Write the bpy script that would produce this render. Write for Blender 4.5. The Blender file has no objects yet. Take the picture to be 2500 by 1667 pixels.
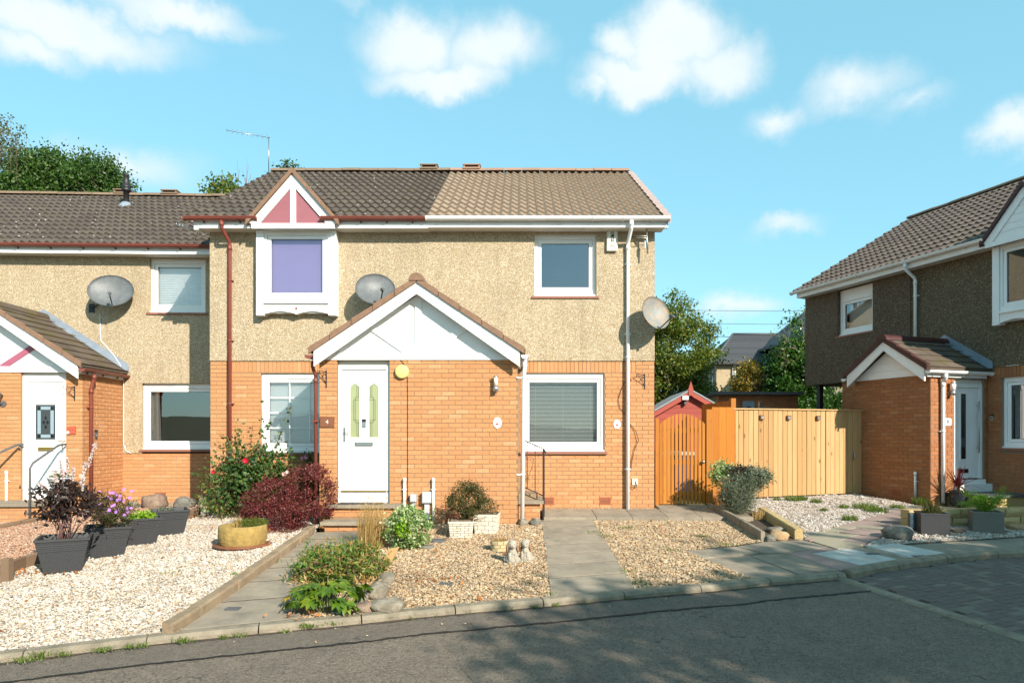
import bpy, bmesh, math, random
import numpy as np
from mathutils import Matrix, Vector
random.seed(7); rng = np.random.default_rng(11)
R = math.radians
scene = bpy.context.scene
COL = scene.collection

# ------------------------------------------------------------------ camera
FPX, CX, CY, ZC = 1659.0, 1270.0, 1065.0, 1.75      # focal length and principal point measured on the 2500 px wide photograph
cam = bpy.data.cameras.new('camera'); camo = bpy.data.objects.new('camera', cam); COL.objects.link(camo)
cam.sensor_width = 36.0; cam.lens = FPX / 2500 * 36
cam.shift_x = (1250 - CX) / 2500; cam.shift_y = (CY - 833.5) / 2500
cam.clip_start = 0.05; cam.clip_end = 3000
camo.location = (0, 0, ZC); camo.rotation_euler = (R(90), 0, 0)
scene.camera = camo

# ------------------------------------------------------------------ sun and sky
SUN_AZ, SUN_EL = math.atan2(0.70, -1.0), R(29)       # azimuth measured from +Y towards +X
sdir = Vector((math.sin(SUN_AZ) * math.cos(SUN_EL), math.cos(SUN_AZ) * math.cos(SUN_EL), math.sin(SUN_EL)))
sun = bpy.data.lights.new('sun', 'SUN'); suno = bpy.data.objects.new('sun', sun); COL.objects.link(suno)
sun.energy = 5.0; sun.angle = R(0.55); sun.color = (1.0, 0.92, 0.80)
suno.rotation_euler = sdir.to_track_quat('Z', 'Y').to_euler(); suno.location = (12, -14, 14)

world = bpy.data.worlds.new('World'); scene.world = world; world.use_nodes = True
wn, wl = world.node_tree.nodes, world.node_tree.links
wn.clear()
def WN(t, **k):
    n = wn.new(t)
    for a, b in k.items(): setattr(n, a, b)
    return n
w_out = WN('ShaderNodeOutputWorld'); w_bg = WN('ShaderNodeBackground'); wl.new(w_bg.outputs[0], w_out.inputs[0])
sky = WN('ShaderNodeTexSky', sky_type='NISHITA', sun_disc=False, sun_elevation=SUN_EL, sun_rotation=SUN_AZ, altitude=50.0, air_density=1.0, dust_density=0.6, ozone_density=1.6)
w_bg.inputs['Strength'].default_value = 0.104
def wmath(op, a, b=None, clamp=False):
    n = WN('ShaderNodeMath', operation=op, use_clamp=clamp)
    for i, v in enumerate((a, b)):
        if v is None: continue
        if isinstance(v, (int, float)): n.inputs[i].default_value = v
        else: wl.new(v, n.inputs[i])
    return n.outputs[0]
def wvmath(op, a, b=None):
    n = WN('ShaderNodeVectorMath', operation=op)
    for i, v in enumerate((a, b)):
        if v is None: continue
        if isinstance(v, tuple): n.inputs[i].default_value = v
        else: wl.new(v, n.inputs[i])
    return n
tc = WN('ShaderNodeTexCoord'); wdir = tc.outputs['Generated']
# cumulus: soft ellipses in sky direction (azimuth tangent u, elevation tangent v), their edges broken up by noise
sep = WN('ShaderNodeSeparateXYZ'); wl.new(wdir, sep.inputs[0])
az = wmath('ARCTAN2', sep.outputs[0], sep.outputs[1]); el = wmath('ARCSINE', sep.outputs[2])
cmb = WN('ShaderNodeCombineXYZ'); wl.new(az, cmb.inputs[0]); wl.new(el, cmb.inputs[1])
nz = WN('ShaderNodeTexNoise'); nz.inputs['Scale'].default_value = 8.0; nz.inputs['Detail'].default_value = 8.0; nz.inputs['Roughness'].default_value = 0.62
wl.new(cmb.outputs[0], nz.inputs['Vector'])
nzs = wvmath('SCALE', wvmath('SUBTRACT', nz.outputs['Color'], (0.5, 0.5, 0.5)).outputs[0]); nzs.inputs['Scale'].default_value = 0.105
wp = wvmath('ADD', cmb.outputs[0], nzs.outputs[0]).outputs[0]
def sky_dir(px, py):
    v = Vector(((px - CX) / FPX, 1.0, (CY - py) / FPX)).normalized()
    return math.atan2(v.x, v.y), math.asin(v.z)
clouds = []
for px, py, rx, ry, d in [(160, 40, 330, 95, .95), (430, 20, 250, 65, .75), (60, 90, 190, 60, .8), (1010, 110, 150, 110, .85), (1200, 130, 160, 100, .8), (1090, 190, 210, 60, .9), (980, 60, 90, 70, .6),
                          (1640, 90, 170, 120, 1.05), (1570, 180, 190, 85, 1.0), (1750, 150, 130, 95, .8), (1450, 215, 90, 45, .6), (1520, 95, 80, 70, .8), (2080, 225, 190, 70, .62), (1890, 285, 110, 50, .6), (2230, 250, 120, 50, .4), (2480, 320, 110, 75, .8),
                          (1920, 570, 120, 36, .55), (1800, 750, 130, 40, .6), (300, 400, 230, 75, .55), (860, 15, 60, 25, .3)]:
    a, e = sky_dir(px, py); a2, _ = sky_dir(px + rx, py); _, e2 = sky_dir(px, py - ry)
    clouds.append((a, e, abs(a2 - a), abs(e2 - e), d))
rc = random.Random(3)
for i in range(10):                                   # the same sort of sky all the way round
    a = 1.0 + (2 * math.pi - 2.0) * (i + .5) / 10 + rc.uniform(-.12, .12)
    clouds.append((a if a < math.pi else a - 2 * math.pi, rc.uniform(.12, .75), rc.uniform(.14, .26), rc.uniform(.05, .1), rc.uniform(.5, .95)))
acc = None
for a, e, ra, re_, d in clouds:
    q = wvmath('MULTIPLY_ADD', wp, (1 / ra, 1 / re_, 0)); q.inputs[2].default_value = (-a / ra, -e / re_, 0)
    m_ = WN('ShaderNodeMath', operation='MULTIPLY_ADD'); wl.new(wvmath('LENGTH', q.outputs[0]).outputs['Value'], m_.inputs[0]); m_.inputs[1].default_value = -0.85 * d; m_.inputs[2].default_value = d
    acc = m_.outputs[0] if acc is None else wmath('MAXIMUM', acc, m_.outputs[0])
mr = WN('ShaderNodeMapRange', interpolation_type='SMOOTHSTEP'); mr.inputs[1].default_value = 0.0; mr.inputs[2].default_value = 0.68
wl.new(acc, mr.inputs[0])
nz2 = WN('ShaderNodeTexNoise'); nz2.inputs['Scale'].default_value = 11.0; nz2.inputs['Detail'].default_value = 5.0; wl.new(wp, nz2.inputs['Vector'])
ccol = WN('ShaderNodeMix', data_type='RGBA'); wl.new(wmath('ADD', wmath('MULTIPLY', nz2.outputs['Fac'], .6), wmath('MULTIPLY', mr.outputs[0], .45)), ccol.inputs[0])
ccol.inputs[6].default_value = (3.4, 4.5, 5.0, 1); ccol.inputs[7].default_value = (5.7, 5.85, 5.85, 1)
skyt = WN('ShaderNodeMix', data_type='RGBA', blend_type='MULTIPLY'); skyt.inputs[0].default_value = 1.0
wl.new(sky.outputs[0], skyt.inputs[6]); skyt.inputs[7].default_value = (1.0, 1.15, 1.12, 1)
veil = WN('ShaderNodeMix', data_type='RGBA'); veil.inputs[0].default_value = 0.47; wl.new(skyt.outputs[2], veil.inputs[6]); veil.inputs[7].default_value = (2.1, 5.3, 6.1, 1)   # thin high haze
cm = WN('ShaderNodeMix', data_type='RGBA'); wl.new(wmath('MULTIPLY', mr.outputs[0], 0.93), cm.inputs[0])
wl.new(veil.outputs[2], cm.inputs[6]); wl.new(ccol.outputs[2], cm.inputs[7]); wl.new(cm.outputs[2], w_bg.inputs['Color'])

scene.view_settings.view_transform = 'Standard'; scene.view_settings.look = 'None'
scene.view_settings.exposure = 0.86; scene.view_settings.gamma = 1.0; scene.view_settings.use_curve_mapping = False
scene.render.engine = 'CYCLES'
try:
    scene.cycles.max_bounces = 6; scene.cycles.transparent_max_bounces = 8; scene.cycles.use_denoising = True
    scene.cycles.sample_clamp_indirect = 6.0; scene.cycles.adaptive_threshold = 0.02
except Exception: pass
# ------------------------------------------------------------------ helpers: places
def ground(x, y):                                     # the gardens and the road rise gently towards the houses
    yy = min(max(y, -4.0), 15.5)
    return 0.06 * yy - 0.376 + 0.02 * min(0.0, max(x, -11.0) + 3.0)
def at(px, py, Y): return ((px - CX) * Y / FPX, Y, ZC + (CY - py) * Y / FPX)
def G(px, py, dz=0.0):                                # ground point seen at a photograph pixel
    Y = 8.0
    for _ in range(40):
        x = (px - CX) * Y / FPX
        Y = 0.5 * Y + 0.5 * (ZC - ground(x, Y) - dz) * FPX / (py - CY)
    x = (px - CX) * Y / FPX
    return (x, Y, ground(x, Y) + dz)
def GP(*pts): return [G(a, b)[:2] for a, b in pts]

class Fr:                                             # a wall's own axes: s along it (to the right seen from outside), d inwards, z up
    def __init__(f, ox, oy, ang):
        f.ox, f.oy, f.a = ox, oy, ang; f.c, f.n = math.cos(ang), math.sin(ang)
    def p(f, s, d, z): return (f.ox + s * f.c - d * f.n, f.oy + s * f.n + d * f.c, z)
    def sub(f, s, d, da=0.0):
        q = f.p(s, d, 0); return Fr(q[0], q[1], f.a + da)
    def mat(f, s, d, z, rx=0.0): return Matrix.Translation(f.p(s, d, z)) @ Matrix.Rotation(f.a, 4, 'Z') @ Matrix.Rotation(rx, 4, 'X')
W0 = Fr(0, 0, 0)

# ------------------------------------------------------------------ helpers: objects
def tag(o, label=None, cat=None, group=None, kind=None):
    if label: o['label'] = label
    if cat: o['category'] = cat
    if group: o['group'] = group
    if kind: o['kind'] = kind
    return o
def thing(name, label, cat, loc=(0, 0, 0), group=None, kind=None):
    o = bpy.data.objects.new(name, None); o.empty_display_size = 0.2; COL.objects.link(o); o.location = loc
    return tag(o, label, cat, group, kind)
def put(name, me, mat=None, parent=None, M=None, **t):
    if mat is not None and len(me.materials) == 0: me.materials.append(mat)
    o = bpy.data.objects.new(name, me); COL.objects.link(o)
    if parent is not None:
        o.parent = parent
        o.matrix_parent_inverse = (WM.get(parent.name, Matrix.Translation(parent.location))).inverted()
    if M is not None: o.matrix_basis = M
    WM[o.name] = M.copy() if M is not None else Matrix.Identity(4)
    if t: tag(o, **t)
    return o
WM = {}

class MB:                                             # collects faces, becomes one mesh
    def __init__(b): b.v, b.f, b.s = [], [], []
    def add(b, vs, fs, smooth=False):
        n = len(b.v); b.v.extend([tuple(q) for q in vs]); b.f.extend([[i + n for i in f] for f in fs]); b.s.extend([smooth] * len(fs)); return b
    def box(b, s0, s1, d0, d1, z0, z1, fr=W0, skip=''):
        P = [fr.p(s, d, z) for z in (z0, z1) for d in (d0, d1) for s in (s0, s1)]
        F = {'b': (0, 2, 3, 1), 't': (4, 5, 7, 6), 'f': (0, 1, 5, 4), 'k': (2, 6, 7, 3), 'l': (0, 4, 6, 2), 'r': (1, 3, 7, 5)}
        return b.add(P, [F[k] for k in F if k not in skip])
    def prism(b, pts, d0, d1, fr=W0):                 # polygon in (s, z), counter-clockwise from outside, from depth d0 to d1
        n = len(pts)
        V = [fr.p(s, d0, z) for s, z in pts] + [fr.p(s, d1, z) for s, z in pts]
        F = [list(range(n)), list(range(2 * n - 1, n - 1, -1))] + [[i, i + n, (i + 1) % n + n, (i + 1) % n] for i in range(n)]
        return b.add(V, F)
    def poly3(b, pts, vec):                           # any planar polygon swept along a vector
        n = len(pts); v = Vector(vec)
        V = [tuple(q) for q in pts] + [tuple(Vector(q) + v) for q in pts]
        return b.add(V, [list(range(n)), list(range(2 * n - 1, n - 1, -1))] + [[i, i + n, (i + 1) % n + n, (i + 1) % n] for i in range(n)])
    def tube(b, path, r, seg=8, cap=True, r2=None, a0=0.0, a1=2 * math.pi, close=False):
        path = [Vector(q) for q in path]; n = len(path)
        rs = r if isinstance(r, (list, tuple)) else [r + ((r2 if r2 is not None else r) - r) * i / max(1, n - 1) for i in range(n)]
        full = abs(a1 - a0 - 2 * math.pi) < 1e-6; k = seg if full else seg + 1
        V = []; prev = None
        for i, q in enumerate(path):
            t = (path[min(i + 1, n - 1)] - path[max(i - 1, 0)]).normalized()
            if prev is None: u = Vector((0, 0, 1)) if abs(t.z) < .9 else Vector((0, 1, 0)); u = (u - t * u.dot(t)).normalized()
            else: u = (prev - t * prev.dot(t)).normalized()
            prev = u; w = t.cross(u)
            for j in range(k):
                a = a0 + (a1 - a0) * j / seg
                V.append(q + u * math.cos(a) * rs[i] + w * math.sin(a) * rs[i])
        F = [[i * k + j, i * k + (j + 1) % k, (i + 1) * k + (j + 1) % k, (i + 1) * k + j] for i in range(n - 1) for j in range(k if full else k - 1)]
        b.add(V, F, True)
        if cap and full:
            m = len(b.v) - n * k
            b.f.append([m + j for j in range(k - 1, -1, -1)]); b.s.append(False)
            b.f.append([m + (n - 1) * k + j for j in range(k)]); b.s.append(False)
        return b
    def lathe(b, prof, c=(0, 0, 0), seg=20, smooth=True, sx=1.0, sy=1.0, squ=None):
        V = []
        for r, z in prof:
            for j in range(seg):
                a = 2 * math.pi * j / seg; rr = r * (squ(a) if squ else 1)
                V.append((c[0] + rr * math.cos(a) * sx, c[1] + rr * math.sin(a) * sy, c[2] + z))
        n = len(prof)
        return b.add(V, [[i * seg + j, i * seg + (j + 1) % seg, (i + 1) * seg + (j + 1) % seg, (i + 1) * seg + j] for i in range(n - 1) for j in range(seg)], smooth)
    def ball(b, c, r, seg=10, rings=6, scale=(1, 1, 1), jit=0.0, rnd=None):
        V = []; rnd = rnd or random
        for i in range(rings + 1):
            th = math.pi * i / rings
            for j in range(seg):
                ph = 2 * math.pi * j / seg; k = r * (1 + (rnd.uniform(-jit, jit) if jit and 0 < i < rings else 0))
                V.append((c[0] + k * math.sin(th) * math.cos(ph) * scale[0], c[1] + k * math.sin(th) * math.sin(ph) * scale[1], c[2] + k * math.cos(th) * scale[2]))
        return b.add(V, [[i * seg + j, (i + 1) * seg + j, (i + 1) * seg + (j + 1) % seg, i * seg + (j + 1) % seg] for i in range(rings) for j in range(seg)], True)
    def mesh(b, name='m'):
        me = bpy.data.meshes.new(name); me.from_pydata(b.v, [], b.f)
        me.polygons.foreach_set('use_smooth', b.s); me.update(); return me
    def build(b, name, mat, parent=None, M=None, **t): return put(name, b.mesh(name), mat, parent, M, **t)

def soup(name, V, F, mat, parent=None, smooth=False, **t):        # big numpy meshes: V (n,3), F (m,3) or (m,4)
    me = bpy.data.meshes.new(name); m, k = F.shape
    me.vertices.add(len(V)); me.vertices.foreach_set('co', np.ascontiguousarray(V, dtype=np.float32).ravel())
    me.loops.add(m * k); me.loops.foreach_set('vertex_index', np.ascontiguousarray(F, dtype=np.int32).ravel())
    me.polygons.add(m); me.polygons.foreach_set('loop_start', np.arange(0, m * k, k, dtype=np.int32)); me.polygons.foreach_set('loop_total', np.full(m, k, dtype=np.int32))
    me.polygons.foreach_set('use_smooth', np.full(m, smooth)); me.update(calc_edges=True)
    return put(name, me, mat, parent, **t)

def text_mesh(name, s, size, mat, parent, M, depth=0.002, align='CENTER'):
    cu = bpy.data.curves.new(name, 'FONT'); cu.body = s; cu.size = size; cu.extrude = depth; cu.align_x = align; cu.align_y = 'CENTER'
    o = bpy.data.objects.new(name + '_curve', cu)
    me = bpy.data.meshes.new_from_object(o); bpy.data.objects.remove(o)
    return put(name, me, mat, parent, M)
def facing(fr, s, d, z): return Matrix.Translation(fr.p(s, d, z)) @ Matrix.Rotation(fr.a, 4, 'Z') @ Matrix.Rotation(R(90), 4, 'X')

# ------------------------------------------------------------------ helpers: materials
def nodes(name):
    m = bpy.data.materials.new(name); m.use_nodes = True; nt = m.node_tree; nt.nodes.clear()
    out = nt.nodes.new('ShaderNodeOutputMaterial'); return m, nt, out
class N:
    def __init__(s, nt): s.nt = nt
    def __call__(s, t, ins=None, **k):
        n = s.nt.nodes.new(t)
        for a, b in k.items(): setattr(n, a, b)
        for a, b in (ins or {}).items():
            if isinstance(b, bpy.types.NodeSocket): s.nt.links.new(b, n.inputs[a])
            else: n.inputs[a].default_value = b
        return n
    def math(s, op, a, b=0.0, clamp=False): return s('ShaderNodeMath', {0: a, 1: b}, operation=op, use_clamp=clamp).outputs[0]
    def mix(s, f, a, b, bt='MIX'): return s('ShaderNodeMix', {0: f, 6: a, 7: b}, data_type='RGBA', blend_type=bt).outputs[2]
    def noise(s, vec, scale, detail=4.0, rough=0.55): return s('ShaderNodeTexNoise', {'Vector': vec, 'Scale': scale, 'Detail': detail, 'Roughness': rough}).outputs['Fac']
    def ramp(s, f, a, b): return s('ShaderNodeMapRange', {0: f, 1: a, 2: b}, clamp=True).outputs[0]
def c4(c): return (c[0], c[1], c[2], 1.0)
def rnd_of(n):                                        # one number per piece: per object and per loose island
    g = n('ShaderNodeNewGeometry'); o = n('ShaderNodeObjectInfo')
    return n.math('FRACT', n.math('ADD', n.math('MULTIPLY', g.outputs['Random Per Island'], 7.31), n.math('MULTIPLY', o.outputs['Random'], 5.17))), g.outputs['Position']
def mat(name, c1, c2=None, scale=8.0, rough=0.7, bump=0.0, bscale=60.0, metallic=0.0, spec=0.4, isl=0.0, c3=None, dirt=None, dscale=2.0, damt=0.35, stretch=None, tl=0.0, detail=5.0, lo=.3, hi=.7):
    m, nt, out = nodes(name); n = N(nt); r, pos = rnd_of(n)
    vec = pos
    if stretch: vec = n('ShaderNodeVectorMath', {0: pos, 1: stretch}, operation='MULTIPLY').outputs[0]
    col = c4(c1)
    if c2 is not None:
        f = n.ramp(n.noise(vec, scale, detail), lo, hi)
        if isl: f = n.math('ADD', n.math('MULTIPLY', f, 1 - isl), n.math('MULTIPLY', r, isl))
        col = n.mix(f, c4(c1), c4(c2))
    if c3 is not None: col = n.mix(n.ramp(r, .72, .9), col, c4(c3))
    if dirt is not None: col = n.mix(n.math('MULTIPLY', n.ramp(n.noise(pos, dscale, 6.0, .65), .45, .75), damt), col, c4(dirt))
    p = n('ShaderNodeBsdfPrincipled', {'Base Color': col, 'Roughness': rough, 'Metallic': metallic, 'Specular IOR Level': spec})
    if bump:
        b = n('ShaderNodeBump', {'Height': n.noise(vec, bscale, 6.0, .6), 'Strength': min(1.0, bump), 'Distance': 0.02 if bump <= 1 else 0.02 * bump})
        nt.links.new(b.outputs[0], p.inputs['Normal'])
    sh = p.outputs[0]
    if tl:
        t = n('ShaderNodeBsdfTranslucent', {'Color': n.mix(.5, col, c4((min(1, c1[0] * 2.2), min(1, c1[1] * 2.4), c1[2])))}); sh = n('ShaderNodeMixShader', {0: tl, 1: sh, 2: t.outputs[0]}).outputs[0]
    nt.links.new(sh, out.inputs[0]); return m
def leafmat(name, *cols, tl=0.28, rough=0.45, spec=0.35):
    m, nt, out = nodes(name); n = N(nt); r, pos = rnd_of(n)
    cr = n('ShaderNodeValToRGB', {0: r}); e = cr.color_ramp.elements
    while len(e) < len(cols): e.new(0.5)
    for i, c in enumerate(cols): e[i].position = i / max(1, len(cols) - 1); e[i].color = c4(c)
    col = n.mix(n.math('MULTIPLY', n.noise(pos, 3.0, 2.0), .35), cr.outputs[0], c4(cols[0]))
    p = n('ShaderNodeBsdfPrincipled', {'Base Color': col, 'Roughness': rough, 'Specular IOR Level': spec})
    t = n('ShaderNodeBsdfTranslucent', {'Color': n.mix(1.0, col, (1.6, 1.7, .6, 1), 'MULTIPLY')})
    nt.links.new(n('ShaderNodeMixShader', {0: tl, 1: p.outputs[0], 2: t.outputs[0]}).outputs[0], out.inputs[0]); return m
# ------------------------------------------------------------------ materials
def brick_mat(name, c1, c2, c3):
    m, nt, out = nodes(name); n = N(nt); r, pos = rnd_of(n)
    drag = n('ShaderNodeVectorMath', {0: pos, 1: (1.0, 1.0, 3.2)}, operation='MULTIPLY').outputs[0]
    col = n.mix(r, c4(c1), c4(c2)); col = n.mix(n.ramp(r, .82, .97), col, c4(c3))
    col = n.mix(n.math('MULTIPLY', n.ramp(n.noise(drag, 26.0, 5.0), .35, .75), .38), col, c4((c1[0] * .62, c1[1] * .52, c1[2] * .48)))
    col = n.mix(n.math('MULTIPLY', n.ramp(n.noise(pos, 1.1, 5.0), .5, .85), .22), col, c4((.30, .20, .13)))
    b = n('ShaderNodeBump', {'Height': n.noise(drag, 42.0, 6.0, .65), 'Strength': .75, 'Distance': .012})
    p = n('ShaderNodeBsdfPrincipled', {'Base Color': col, 'Roughness': .88, 'Specular IOR Level': .2, 'Normal': b.outputs[0]})
    nt.links.new(p.outputs[0], out.inputs[0]); return m
def dash_mat(name, cols, scale=78.0, tint=(.5, .38, .22), amt=.3, damp=(.2, .15, .09)):
    m, nt, out = nodes(name); n = N(nt); pos = n('ShaderNodeNewGeometry').outputs['Position']
    v = n('ShaderNodeTexVoronoi', {'Vector': pos, 'Scale': scale})
    cr = n('ShaderNodeValToRGB', {0: n('ShaderNodeSeparateColor', {0: v.outputs['Color']}).outputs[0]}); e = cr.color_ramp.elements
    while len(e) < len(cols): e.new(.5)
    for i, (q, c) in enumerate(cols): e[i].position = q; e[i].color = c4(c)
    cr.color_ramp.interpolation = 'CONSTANT'
    v2 = n('ShaderNodeTexVoronoi', {'Vector': pos, 'Scale': scale * .47}); g2 = n('ShaderNodeSeparateColor', {0: v2.outputs['Color']}).outputs[1]
    col = n.mix(amt, cr.outputs[0], c4(tint)); col = n.mix(n.math('MULTIPLY', g2, .3), col, c4((tint[0] * .55, tint[1] * .5, tint[2] * .4)))
    col = n.mix(n.math('MULTIPLY', n.ramp(n.noise(pos, 1.2, 6.0, .6), .45, .8), .28), col, c4(damp))
    st = n('ShaderNodeVectorMath', {0: pos, 1: (3.5, 3.5, .35)}, operation='MULTIPLY').outputs[0]
    col = n.mix(n.math('MULTIPLY', n.ramp(n.noise(st, 1.6, 5.0, .6), .52, .78), .30), col, c4((damp[0] * .9, damp[1] * .9, damp[2] * .9)))
    h = n.math('MULTIPLY', v.outputs['Distance'], -1.0)
    b = n('ShaderNodeBump', {'Height': h, 'Strength': .9, 'Distance': .012})
    p = n('ShaderNodeBsdfPrincipled', {'Base Color': col, 'Roughness': .75, 'Specular IOR Level': .35, 'Normal': b.outputs[0]})
    nt.links.new(p.outputs[0], out.inputs[0]); return m
def tile_mat(name, c1, c2, moss=(.10, .09, .03), mamt=.3, fleck=0.0, streak=.35):
    m, nt, out = nodes(name); n = N(nt); r, pos = rnd_of(n)
    col = n.mix(r, c4(c1), c4(c2)); col = n.mix(n.math('MULTIPLY', n.noise(pos, 22.0, 5.0), streak), col, c4((c1[0] * .45, c1[1] * .42, c1[2] * .4)))
    col = n.mix(n.math('MULTIPLY', n.ramp(n.noise(pos, 2.1, 6.0, .65), .5, .72), mamt), col, c4(moss))
    if fleck:
        v = n('ShaderNodeTexVoronoi', {'Vector': pos, 'Scale': 5.5}); k = n.math('LESS_THAN', n.math('ADD', v.outputs['Distance'], n.math('MULTIPLY', n.noise(pos, 40.0), .12)), fleck)
        col = n.mix(n.math('MULTIPLY', k, n.math('GREATER_THAN', n('ShaderNodeSeparateColor', {0: v.outputs['Color']}).outputs[0], .45)), col, c4((.6, .6, .57)))
    b = n('ShaderNodeBump', {'Height': n.noise(pos, 90.0, 5.0), 'Strength': .5, 'Distance': .008})
    p = n('ShaderNodeBsdfPrincipled', {'Base Color': col, 'Roughness': .82, 'Specular IOR Level': .3, 'Normal': b.outputs[0]})
    nt.links.new(p.outputs[0], out.inputs[0]); return m
def glass_mat(name, refl=.16, tint=(.86, .91, .92), rough=0.0):
    m, nt, out = nodes(name); n = N(nt); pos = n('ShaderNodeNewGeometry').outputs['Position']
    b = n('ShaderNodeBump', {'Height': n.noise(pos, 1.4, 2.0), 'Strength': .05, 'Distance': .02})
    lw = n('ShaderNodeLayerWeight', {0: .45}); f = n.math('ADD', n.math('MULTIPLY', lw.outputs['Fresnel'], .75), refl, True)
    g = n('ShaderNodeBsdfGlossy', {'Color': (.95, .97, 1, 1), 'Roughness': rough, 'Normal': b.outputs[0]}); t = n('ShaderNodeBsdfTransparent', {'Color': c4(tint)})
    nt.links.new(n('ShaderNodeMixShader', {0: f, 1: t.outputs[0], 2: g.outputs[0]}).outputs[0], out.inputs[0]); return m
def gravel_mat(name, *cols):
    m, nt, out = nodes(name); n = N(nt); r, pos = rnd_of(n)
    cr = n('ShaderNodeValToRGB', {0: r}); e = cr.color_ramp.elements
    while len(e) < len(cols): e.new(.5)
    for i, (q, c) in enumerate(cols): e[i].position = q; e[i].color = c4(c)
    col = n.mix(n.math('MULTIPLY', n.ramp(n.noise(pos, 1.3, 6.0, .65), .48, .75), .4), cr.outputs[0], c4((.20, .14, .085)))
    p = n('ShaderNodeBsdfPrincipled', {'Base Color': col, 'Roughness': .8, 'Specular IOR Level': .3}); nt.links.new(p.outputs[0], out.inputs[0]); return m
def asphalt_mat(name, c1, c2, agg=260.0, spark=.5):
    m, nt, out = nodes(name); n = N(nt); pos = n('ShaderNodeNewGeometry').outputs['Position']
    v = n('ShaderNodeTexVoronoi', {'Vector': pos, 'Scale': agg * .28}); k = n('ShaderNodeSeparateColor', {0: v.outputs['Color']}).outputs[0]
    col = n.mix(n.ramp(n.noise(pos, 2.2, 7.0, .65), .3, .72), c4(c1), c4(c2))
    col = n.mix(n.math('MULTIPLY', n.ramp(k, .55, 1.0), spark), col, c4((.24, .21, .17))); col = n.mix(n.math('MULTIPLY', n.ramp(k, .35, 0.0), .6), col, c4((.03, .027, .024)))
    v3 = n('ShaderNodeTexVoronoi', {'Vector': pos, 'Scale': 21.0}); col = n.mix(n.math('LESS_THAN', v3.outputs['Distance'], .085), col, c4((.42, .38, .32)))
    col = n.mix(n.math('MULTIPLY', n.ramp(n.noise(pos, .55, 5.0, .6), .56, .74), .22), col, c4((.05, .046, .042)))
    col = n.mix(n.math('MULTIPLY', n.ramp(n.noise(pos, 16.0, 5.0, .7), .4, .75), .5), col, c4((.062, .05, .04)))
    vr = n('ShaderNodeTexVoronoi', {'Vector': n('ShaderNodeVectorMath', {0: pos, 1: n('ShaderNodeTexNoise', {'Vector': pos, 'Scale': 3.0}).outputs['Color']}, operation='ADD').outputs[0], 'Scale': .42}, feature='DISTANCE_TO_EDGE'); col = n.mix(n.math('MULTIPLY', n.math('LESS_THAN', vr.outputs['Distance'], .003), .45), col, c4((.02, .018, .016)))
    b = n('ShaderNodeBump', {'Height': n.math('ADD', n.math('MULTIPLY', v.outputs['Distance'], -1.0), n.noise(pos, 30.0, 4.0)), 'Strength': .8, 'Distance': .012})
    p = n('ShaderNodeBsdfPrincipled', {'Base Color': col, 'Roughness': .85, 'Specular IOR Level': .35, 'Normal': b.outputs[0]}); nt.links.new(p.outputs[0], out.inputs[0]); return m
def wood_mat(name, c1, c2, knot, axis=(14.0, 14.0, .9), rough=.7, amt=.5):
    m, nt, out = nodes(name); n = N(nt); r, pos = rnd_of(n)
    off = n('ShaderNodeVectorMath', {0: pos, 1: n('ShaderNodeCombineXYZ', {0: n.math('MULTIPLY', r, 31.0), 1: n.math('MULTIPLY', r, 17.0), 2: n.math('MULTIPLY', r, 9.0)}).outputs[0]}, operation='ADD').outputs[0]
    g = n('ShaderNodeVectorMath', {0: off, 1: axis}, operation='MULTIPLY').outputs[0]
    col = n.mix(n.math('ADD', n.math('MULTIPLY', n.ramp(n.noise(g, 1.6, 6.0, .6), .25, .75), .42), n.math('MULTIPLY', r, .58)), c4(c1), c4(c2))
    kv = n('ShaderNodeTexVoronoi', {'Vector': n('ShaderNodeVectorMath', {0: off, 1: (6.0, 6.0, 2.6)}, operation='MULTIPLY').outputs[0], 'Scale': 1.0})
    col = n.mix(n.math('MULTIPLY', n.ramp(kv.outputs['Distance'], .17, .06), amt), col, c4(knot))
    b = n('ShaderNodeBump', {'Height': n.noise(g, 4.0, 5.0), 'Strength': .35, 'Distance': .01})
    p = n('ShaderNodeBsdfPrincipled', {'Base Color': col, 'Roughness': rough, 'Specular IOR Level': .3, 'Normal': b.outputs[0]}); nt.links.new(p.outputs[0], out.inputs[0]); return m

m_brick = brick_mat('orange_brick', (.53, .260, .116), (.465, .214, .092), (.565, .30, .15))
m_mortar = mat('mortar', (.31, .20, .118), (.235, .15, .088), 30, .9, .4, 120)
m_brick6 = brick_mat('red_brown_brick', (.37, .155, .065), (.30, .115, .046), (.41, .19, .085))
m_mortar6 = mat('brown_mortar', (.20, .14, .10), (.27, .19, .13), 30, .9, .4, 120)
m_dash = dash_mat('pebbledash', [(0, (.12, .07, .03)), (.16, (.32, .21, .10)), (.42, (.45, .345, .21)), (.68, (.58, .49, .35)), (.88, (.76, .72, .63))], tint=(.49, .40, .27), scale=88, amt=.42)
m_dash6 = dash_mat('dark_pebbledash', [(0, (.03, .022, .014)), (.3, (.10, .07, .04)), (.65, (.20, .15, .09)), (.9, (.45, .38, .27))], tint=(.15, .105, .06))
m_render6 = dash_mat('brown_roughcast', [(0, (.04, .028, .02)), (.35, (.10, .068, .046)), (.75, (.17, .12, .08)), (.9, (.36, .28, .20))], scale=70, tint=(.125, .085, .058), amt=.3)
m_white = mat('white_upvc', (.80, .80, .79), (.74, .74, .72), 2.5, .35, 0, spec=.5, dirt=(.52, .49, .43), dscale=3.0, damt=.16)
m_white6 = mat('white_upvc_cool', (.80, .80, .80), (.74, .74, .74), 2.5, .4, dirt=(.55, .52, .47), damt=.15)
m_shadewhite = mat('shaded_white_soffit', (.66, .64, .59), (.60, .58, .52), 4, .6)  # white greyed in its colour for the shade under eaves and door heads
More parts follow.
